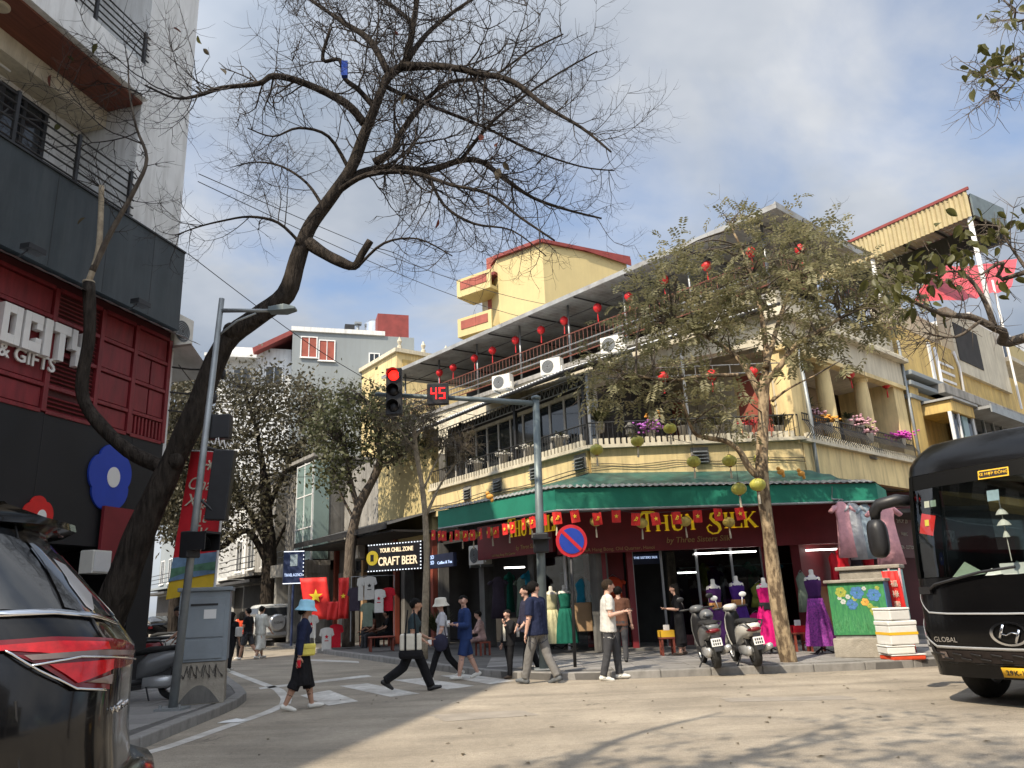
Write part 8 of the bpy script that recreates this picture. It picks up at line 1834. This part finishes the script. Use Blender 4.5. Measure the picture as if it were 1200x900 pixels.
x, z = hit(198, 380, FLB, .2); t = acu('outdoor unit on the end wall of the maroon shop house', FLB @ Matrix.Translation((.36, .0, z - .5)) @ Matrix.Rotation(R(0), 4, 'Z'), .6, .75)
x, z = hit(558, 662, FL, -.3); acu('outdoor unit half hidden under the awning by the coffee sign', FL @ Matrix.Translation((x, -.3, z)))
# --- hanging signboards
def board(label, fr, y, px0, py0, px1, py1, m, name='sign_board', leds=True, th=.12):
    x0, z0 = hit(px0, py0, fr, y); x1, z1 = hit(px1, py1, fr, y)
    t = thing(name, label, 'sign', fr @ V(((x0 + x1) / 2, y, min(z0, z1))), math.atan2(fr[1][0], fr[0][0]))
    b = MB(fr); b.bx(x0, x1, y, y + th, min(z0, z1), max(z0, z1)); b.build('panel', m, t, world=True, bev=.01)
    if leds:
        b = MB(fr); n = 18
        for i in range(n + 1):
            xx = lerp(x0 + .03, x1 - .03, i / n)
            for zz in (min(z0, z1) + .03, max(z0, z1) - .03): b.box((xx, y - .012, zz), (.035, .02, .03))
        for i in range(1, 8):
            zz = lerp(min(z0, z1) + .03, max(z0, z1) - .03, i / 8)
            for xx in (x1 - .03,): b.box((xx, y - .012, zz), (.03, .02, .035))
        tag(b.build('led_dots', 'led_white', t, world=True), kind='stuff')
    b = MB(fr); b.tube([((x0 + x1) / 2, y + th, (z0 + z1) / 2), ((x0 + x1) / 2, y + th + .5, (z0 + z1) / 2)], .03, 6); b.build('bracket', 'iron', t, world=True)
    return t, x0, x1, min(z0, z1), max(z0, z1)
_p = at(462, 652, 24.6); FBd = frame((_p.x, _p.y), (.9, -.44))
t, x0, x1, z0, z1 = board('dark lit board reading craft beer hung under the shed canopy', FBd, 0., 431, 671, 494, 633, 'sign_black')
w_ = x1 - x0; h_ = z1 - z0
text('YOUR CHILL ZONE', t, face(FBd, x0 + w_ * .54, -.005, z0 + h_ * .74), h_ * .22, 'beer_letter', .01, fit=w_ * .62, bold=.003); text('CRAFT BEER', t, face(FBd, x0 + w_ * .56, -.005, z0 + h_ * .34), h_ * .42, 'beer_letter', .012, fit=w_ * .72, bold=.004)
b = MB(FBd); b.lathe([(h_ * .26, 0), (h_ * .26, .02)], 24, M=Matrix.Translation((x0 + w_ * .09, -.005, z0 + h_ * .5)) @ Matrix.Rotation(PI / 2, 4, 'X')); b.build('badge', 'letter_yellow', t, world=True); b = MB(FBd); b.bx(x0 + w_ * .06, x0 + w_ * .12, -.035, -.026, z0 + h_ * .38, z0 + h_ * .62); b.build('badge_mug', 'sign_black', t, world=True)
t, x0, x1, z0, z1 = board('blue coffee and tea sign reading SO SO by the thin tree', FL, -1.6, 501, 667, 531, 647, 'sign_navy', leds=False)
w_ = x1 - x0; h_ = z1 - z0; text('SO\nSO', t, face(FL, x0 + w_ * .2, -1.605, z0 + h_ * .62), h_ * .40, 'blue_letter', .006); text('Coffee & Tea', t, face(FL, x0 + w_ * .68, -1.605, z0 + h_ * .35), h_ * .30, 'blue_letter', .006, fit=w_ * .55)
# travel agency sign faces the camera down the street
p = at(344, 664, 31.5); FT = frame((p.x, 31.5), (1, .15))
t, x0, x1, z0, z1 = board('dark blue travel agency sign with dotted lights beside the shade tree', FT, 0, 331, 685, 357, 645, 'sign_navy')
text('TRAVEL AGENCY', t, face(FT, (x0 + x1) / 2, -.01, z0 + .35), .16, 'blue_letter', .006, fit=(x1 - x0) * .85); b = MB(FT); b.bx((x0 + x1) / 2 - .14, (x0 + x1) / 2 + .14, -.012, -.002, z1 - .6, z1 - .15); b.build('picture', 'd_bluegrey', t, world=True); b = MB(FT); b.tube([((x0 + x1) / 2, .06, .13), ((x0 + x1) / 2, .06, z0)], .05, 8); b.build('post', 'sign_navy', t, world=True)
# --- national flag and clothes stall along the left street
def hflag(label, c, w_, h_, m='flag_red', st=True, rz=0., skew=.0):
    t = thing('hanging_flag' if st else 'hanging_cloth', label, 'flag' if st else 'cloth', c, rz); b = MB(); n = 8
    vs = [(w_ * (i / n - .5) + skew * j / n, .04 * math.sin(i * 1.3 + j * .4), -h_ * j / n) for j in range(n + 1) for i in range(n + 1)]
    b.add(vs, [(j * (n + 1) + i, j * (n + 1) + i + 1, (j + 1) * (n + 1) + i + 1, (j + 1) * (n + 1) + i) for j in range(n) for i in range(n)]); b.build('cloth', m, t, smooth=True, solid=.006)
    if st: e = MB(); star(e, (skew * .45, -.06, -h_ * .45), min(w_, h_) * .27, (1, 0, 0), (0, 0, 1), (0, -1, 0)); e.build('star', 'flag_yellow', t)
    return t
hflag('red national flag with yellow star draped by the grey base of the glass building', at(367, 677, 28.5), .95, 1.45, skew=.25, rz=.1)
hflag('long red cloth with a star hanging on the forked street tree', at(403, 677, 27.2), .36, 1.35)
hflag('small red flag cloth drooping under the tee-shirts', at(390, 705, 27.4), .4, .6, st=False)
def shirt(label, c, w_, h_, m, pr_=None, rz=0., grp='tee-shirts on the stall'):
    t = thing('tee_shirt', label, 'shirt', c, rz, grp); b = MB(); pts = [(-.5, -.0), (-.18, .06), (.18, .06), (.5, 0), (.62, -.28), (.42, -.36), (.38, -.22), (.40, -1), (-.40, -1), (-.38, -.22), (-.42, -.36), (-.62, -.28)]
    b.ext([(x * w_, .0, z * h_) for x, z in pts], (0, .03, 0)); b.build('cloth', m, t, bev=.008)
    if pr_:
        e = MB(); star(e, (0, -.004, -.36 * h_), .17 * w_, (1, 0, 0), (0, 0, 1), (0, -1, 0), ri=.55); e.bx(-.16 * w_, .16 * w_, -.004, -.001, -.56 * h_, -.52 * h_); e.build('print', pr_, t)
    return t
for i, (px, py, m, pr_, lab) in enumerate(((433, 677, 'c_white', 'ink', 'white tee-shirt with dark print hung highest on the stall'), (423, 678, 'c_white', None, 'white tee-shirt edge-on left of the printed one'), (444, 692, 'c_white', 'd_red', 'long white tee-shirt with red print on the stall'), (431, 708, 'd_sage', None, 'grey-green tee-shirt low on the stall'), (365, 722, 'c_white', 'd_red', 'white tee-shirt with red print left of the forked tree'), (383, 737, 'c_white', 'd_red', 'small white tee-shirt near the foot of the forked tree'), (416, 690, 'd_dark', None, 'dark tee-shirt beside the red cloth'), (455, 690, 'd_red', None, 'red garment hung under the beer board'), (394, 733, 'd_red', None, 'red satchel-like garment by the tree foot'))):
    shirt(lab, at(px, py, 26.8 if px > 410 else 27.6), .42 if i != 1 else .22, .72, m, pr_, RG.uniform(-.3, .3))
b = MB(); p0, p1 = at(412, 676, 26.9), at(462, 674, 26.9); b.tube([p0 - V((0, 0, 2.1)), p0, p1, p1 - V((0, 0, 2.1))], .02, 6); tag(b.build('clothes_rail', 'steel'), 'thin steel rail holding the tee-shirts of the stall', 'rail')
st_ = thing('low_table', 'dark low table in front of the people seated at the beer bar', 'table', at(447, 757, 25.2) * 1.0, .3); st_.location.z = .13; WM[st_.name] = Matrix.Translation((st_.location.x, st_.location.y, .13)) @ Matrix.Rotation(.3, 4, 'Z')
MB().bx(-.4, .4, -.25, .25, .40, .44).build('top', 'wood_red', st_, bev=.01)
for x in (-.34, .34):
    for y in (-.2, .2): MB().bx(x - .025, x + .025, y - .025, y + .025, 0, .40).build('leg', 'wood_red', st_)
for i, (px, py, lab) in enumerate(((456, 757, 'low dark stool under the man in black at the beer bar'), (437, 758, 'low dark stool under the person in brown'), (427, 757, 'low dark stool at the left end of the beer bar'), (566, 768, 'low stool under the girl in pink pattern'))):
    g = gr(px, py, .13); t = thing('stool', lab, 'stool', (g.x, g.y, .13), RG.uniform(0, 1), 'low stools'); MB().bx(-.16, .16, -.16, .16, .30, .34).build('seat', 'wood_red', t, bev=.01)
    for x in (-.13, .13):
        for y in (-.13, .13): MB().bx(x - .02, x + .02, y - .02, y + .02, 0, .30).build('leg', 'wood_red', t)
# --- dress forms before the shop
def manneq(label, px, py, z, rz, dm, h=1.62, belt=None, top=None, floor=.135, y=None):
    g = gr(px, py, floor) if y is None else V((hit(px, py, FF, y - 20.3)[0] + 2.0, y, floor))
    t = thing('dress_form', label, 'mannequin', (g.x, g.y, floor), rz, 'dress forms of the silk shop')
    b = MB(); b.tube([(0, 0, .02), (0, 0, .9)], .018, 8); 
    for k in range(3): a = k * 2 * PI / 3; b.tube([(0, 0, .12), (.24 * math.cos(a), .24 * math.sin(a), .01)], .014, 6)
    b.build('stand', 'iron', t)
    b = MB(); b.lathe([(.13, h - .62), (.125, h - .5), (.16, h - .32), (.17, h - .24), (.16, h - .17), (.07, h - .13), (.048, h - .10), (.048, h - .02), (.03, h)], 20, sy=.68); b.build('bust', 'manneq', t, smooth=True)
    b = MB(); b.lathe([(.30, .16), (.285, .35), (.24, .62), (.19, .86), (.145, h - .60)], 48, rip=.07, ripn=11, sy=.8, capb=False); b.build('skirt', dm, t, smooth=True)
    b = MB(); b.lathe([(.142, h - .62), (.132, h - .52), (.166, h - .34), (.176, h - .25), (.15, h - .20)], 24, sy=.72, capt=False); 
    for s in (-1, 1): b.tube([(s * .10, -.10, h - .24), (s * .09, -.05, h - .14), (s * .08, .06, h - .20)], .022, 6, flat=.4)
    b.build('bodice', top or dm, t, smooth=True)
    if belt: b = MB(); b.lathe([(.158, h - .66), (.155, h - .53)], 24, sy=.76); b.build('sash', belt, t, smooth=True); MB().bx(-.11, .11, -.16, -.135, h - .68, h - .53).build('bag', belt, t, bev=.02)
    return t
manneq('dress form in a deep purple gown with tan belt', 844, 765, 0, 0, 'd_purple', 1.63, 'belt'); manneq('dress form in a violet gown with tan pouch behind the white scooter', 872, 764, 0, 0, 'd_violet', 1.68, 'belt'); manneq('dress form in a bright pink gown with black sash', 905, 766, 0, 0, 'd_pink', 1.60, 'ink')
manneq('dress form in purple and magenta print at the right of the shop', 964, 766, 0, -.3, 'd_print', 1.72, None, 'd_purple')
manneq('dress form in a long green gown inside the open bay', 664, 745, 0, .1, 'd_green', 1.62, y=21.0, floor=.2); manneq('dress form in a pale cream gown left of the green one', 648, 745, 0, .1, 'd_cream', 1.6, y=21.1, floor=.2)
def hang(label, fr, px, py, y, w_, h_, m, slv=.0, rz=0.):
    x, z = hit(px, py, fr, y); t = thing('hanging_dress', label, 'dress', fr @ V((x, y, z - h_)), math.atan2(fr[1][0], fr[0][0]) + rz, 'dresses hung about the silk shop'); b = MB(); garment(b, 0, 0, 0, w_, h_, 0, 0, slv); b.build('dress', m, t, smooth=True); b = MB(); b.tube([(-.12, 0, h_ - .02), (0, 0, h_ + .06), (.12, 0, h_ - .02)], .008, 5); b.build('hanger', 'steel', t)
hang('orange-red dress behind the man in white', FF, 718, 676, 1.1, .55, 1.1, 'd_orange', .1); hang('teal dress hung in the open bay', FF, 683, 678, 1.0, .45, .95, 'd_teal')
hang('sage green slip dress on the wooden wall', FR, 938, 671, .2, .45, .95, 'd_sage'); hang('red shawl piece on the maroon wall by the concrete cabinet', FR, 975, 648, .15, .4, 1.0, 'd_red')
hang('magenta dress between the two belted dress forms', FF, 886, 718, .2, .5, .8, 'd_pink'); hang('olive top behind the pink dress form', FF, 890, 683, .3, .5, .6, 'd_olive')
for i, (px, py, w_, h_, m, lab) in enumerate(((985, 588, .45, 1.3, 'd_rose', 'dusty rose dress first on the rail under the awning end'), (998, 588, .42, 1.35, 'd_grey', 'grey dress second on the rail under the awning end'), (1012, 590, .42, 1.3, 'd_bluegrey', 'blue-grey dress third on the rail under the awning end'), (1024, 592, .4, 1.2, 'c_cream', 'cream blouse last on the rail under the awning end'))): hang(lab, frame((7.0, 18.2), (.95, .3)), px, py, 0, w_, h_, m, .2)
hang('pink short-sleeved long dress beside the bus mirror', frame((7.0, 17.4), (1, .1)), 1033, 590, 0, .55, 1.35, 'd_rose', .25)
for i, (px, py, m) in enumerate(((985, 640, 'd_red'), (1000, 640, 'd_dark'), (1015, 642, 'd_red'))): hang('small %s cloth under the hung dresses, %s from the left' % ('red' if m == 'd_red' else 'dark', ORD[i]), frame((7.0, 18.6), (.95, .3)), px, py, 0, .35, .8, m)
b = MB(); b.tube([at(975, 585, 18.4), at(1045, 588, 18.9)], .02, 6); b.tube([at(975, 585, 18.4), at(975, 570, 18.4)], .01, 4); tag(b.build('clothes_rail', 'steel'), 'steel rail holding dresses under the right end of the awning', 'rail')
# dark shop sign at right, behind the mirror
x, z = hit(1050, 620, FR, -.5); t = thing('shop_sign', 'dark brown shop sign behind the bus mirror', 'sign', FR @ V((x, -.5, z - .6)), math.atan2(.67, .743)); b = MB(); b.bx(-.9, 2.2, 0, .1, -.2, 1.1); b.build('panel', 'maroon_deep', t)
for k, s_ in enumerate(('SHOP 29', 'FABRIC', 'LINEN - COTTON')): text(s_, t, WM[t.name] @ Matrix.Translation((.5, -.006, .85 - .38 * k)) @ Matrix.Rotation(PI / 2, 4, 'X'), .2 if k == 0 else .14, 'pot', .003)
# --- stools with baskets by the tree
for i, (px, py, sm_, bm2, lab) in enumerate(((938, 763, 'wood_red', 'd_red', 'wooden stool with a red tray beside the tan tree trunk'), (958, 763, 'wood_red', 'd_olive', 'wooden stool with an olive tray near the print dress'), (783, 768, 'wood_red', 'plate_yellow', 'red stool with a yellow basket left of the woman in black'))):
    g = gr(px, py, .135); t = thing('stool', lab, 'stool', (g.x, g.y, .135), RG.uniform(-.2, .2), 'display stools')
    MB().bx(-.17, .17, -.17, .17, .36, .40).build('seat', sm_, t, bev=.01)
    for x in (-.13, .13):
        for y in (-.13, .13): MB().bx(x - .022, x + .022, y - .022, y + .022, 0, .36).build('leg', sm_, t)
        MB().bx(x - .012, x + .012, -.12, .12, .14, .18).build('stretcher', sm_, t)
    tr2 = thing('tray', 'shallow %s tray of goods on its stool' % ('red' if bm2 == 'd_red' else 'olive' if bm2 == 'd_olive' else 'yellow'), 'tray', (g.x, g.y, .537)); MB().bx(-.16, .16, -.16, .16, 0, .03).build('base', bm2, tr2)
    for a in range(4): MB().bx(-.17, .17, -.17, -.155, 0, .14, M=Matrix.Rotation(a * PI / 2, 4, 'Z')).build('side', bm2, tr2)
    MB().bx(-.06, .08, -.02, -.015, .14, .26).build('price_card', 'white_paint', tr2)
# --- potted plants on the balcony
def potplant(label, fr, px, py, y, fm, w_, h_, pm='pot', nfl=60, lv=80, leaf='leaf_green', lh=.3):
    x, z = hit(px, py, fr, y); t = thing('potted_plant', label, 'plant', fr @ V((x, y, z)), 0, 'plants on the balcony')
    b = MB(); b.lathe([(.10, -.26), (.14, 0), (.155, .01)], 16); b.build('pot', pm, t, smooth=True)
    b = MB()
    for _ in range(lv): a = RG.uniform(0, 6.28); d = V((math.cos(a), math.sin(a), RG.uniform(.3, 1.6))).normalized(); s = d.cross(V((0, 0, 1))).normalized() * .022; L = lh * RG.uniform(.6, 1.2); p0 = V((0, 0, 0)); m1 = d * L * .6 + V((0, 0, .05)); e = d * L + V((0, 0, -.04)); b.add([p0, m1 + s, e, m1 - s], [(0, 1, 2, 3)])
    tag(b.build('leaves', leaf, t), kind='stuff')
    if fm:
        b = MB()
        for _ in range(nfl): p = V((RG.gauss(0, w_ * .4), RG.gauss(0, w_ * .3), h_ * .5 + RG.gauss(0, h_ * .25))); b.ell(p, (.045, .045, .03), 6, 4)
        tag(b.build('blossoms', fm, t), kind='stuff')
potplant('violet orchid bunch on the front balcony railing', FF, 762, 505, .1, 'petal_violet', .42, .25, nfl=110)
potplant('red flowering pot on the front balcony near the tree', FF, 875, 500, .3, 'petal_red', .35, .22); potplant('small yellow flowers above the violet orchids', FF, 766, 490, .4, 'petal_orange', .25, .15, nfl=30)
potplant('orange flowers at the right balcony corner', FR, 970, 497, .05, 'petal_orange', .35, .25, nfl=90); potplant('mixed pink flowers left of the orange ones', FR, 958, 488, .3, 'petal_pink', .3, .2, nfl=50)
potplant('pale pink flowers midway along the right balcony', FR, 1008, 500, .05, 'petal_pink', .45, .3, nfl=120); potplant('pink flowers lower on the right balcony railing', FR, 1018, 509, -.1, 'petal_pink', .3, .2, nfl=50)
potplant('magenta flowers at the end of the right balcony', FR, 1056, 515, .0, 'petal_magenta', .42, .25, nfl=130); potplant('spiky green pot plant beside the column', FR, 995, 492, .2, None, .3, .3); potplant('spiky pot plant right of the magenta flowers', FR, 1072, 512, .1, None, .3, .3, pm='pot_terra')
potplant('aloe-like plant at the corner of the balcony', FR, 945, 480, .3, None, .3, .3, lh=.45)
potplant('leafy bush in a pot on the left balcony corner', FF, 703, 496, .3, None, .3, .3, lv=160, lh=.55); potplant('dark leafy plant on the middle of the front balcony', FF, 800, 500, .3, None, .3, .3, lv=120, lh=.4, leaf='leaf_dark'); potplant('leafy pot plant behind the tree fork on the balcony', FF, 840, 500, .4, None, .3, .3, lv=120, lh=.45); potplant('green leafy pot plant by the right column', FF, 912, 500, .2, None, .3, .3, lv=130, lh=.45, leaf='leaf_dark')
for i, px in enumerate((560, 590, 620, 655)):
    py = {560: 543, 590: 534, 620: 526, 655: 515}[px]; potplant('white-leaved trailing plant behind the left railing, %s from the street end' % ORD[i], FL, px, py, .25, 'c_white', .35, .12, nfl=40, lv=60)
potplant('leafy bush by the coffee shop entrance', FL, 513, 742, -.9, None, .3, .3, pm='pot_terra', lv=240, lh=.8, leaf='leaf_green'); 
t = thing('stone_lantern', 'small dark stone lantern on the balcony near the orchids', 'ornament', FF @ V((1.15, .15, 5.38)), 0); b = MB(); b.lathe([(.12, 0), (.09, .12), (.07, .25), (.13, .3), (.13, .45), (.17, .48), (.06, .6), (.01, .68)], 12); b.build('body', 'concrete_dark', t, auto=40)
# red tassels and toys hanging on the awning
for i, (px, py) in enumerate(((574, 582), (915, 553), (939, 555))):
    t = thing('orange_ornament', 'orange plush ornament on the awning edge, %s from the left' % ORD[i], 'ornament', at(px, py, 18.2)); b = MB(); b.ell((0, 0, 0), (.09, .07, .07), 10, 7); b.ell((-.05, 0, .08), (.05, .05, .05), 8, 6); b.ell((.05, 0, -.08), (.04, .04, .06), 8, 6); b.build('body', 'petal_orange', t, smooth=True)
b = MB(); p0, p1 = at(815, 481, 24), at(0, 0, 24)
# --- overhead cables
for i, (A, Bq) in enumerate((((-7.0, 15.6, 11.2), (6.0, 42, 17.5)), ((-7.0, 15.6, 11.0), (5.5, 42, 16.4)), ((-7.1, 15.6, 9.2), (-1.0, 30, 8.6)), ((-7.1, 15.6, 6.6), (-9.0, 34, 7.2)))):
    A, Bq = V(A), V(Bq); pts = [A.lerp(Bq, k / 14) - V((0, 0, .9 * math.sin(PI * k / 14))) for k in range(15)]; b = MB(); b.tube(pts, .012, 4); tag(b.build('overhead_cable', 'ink'), 'thin black cable over the left street, %s of four from the top' % ORD[i], 'cable', 'overhead cables')
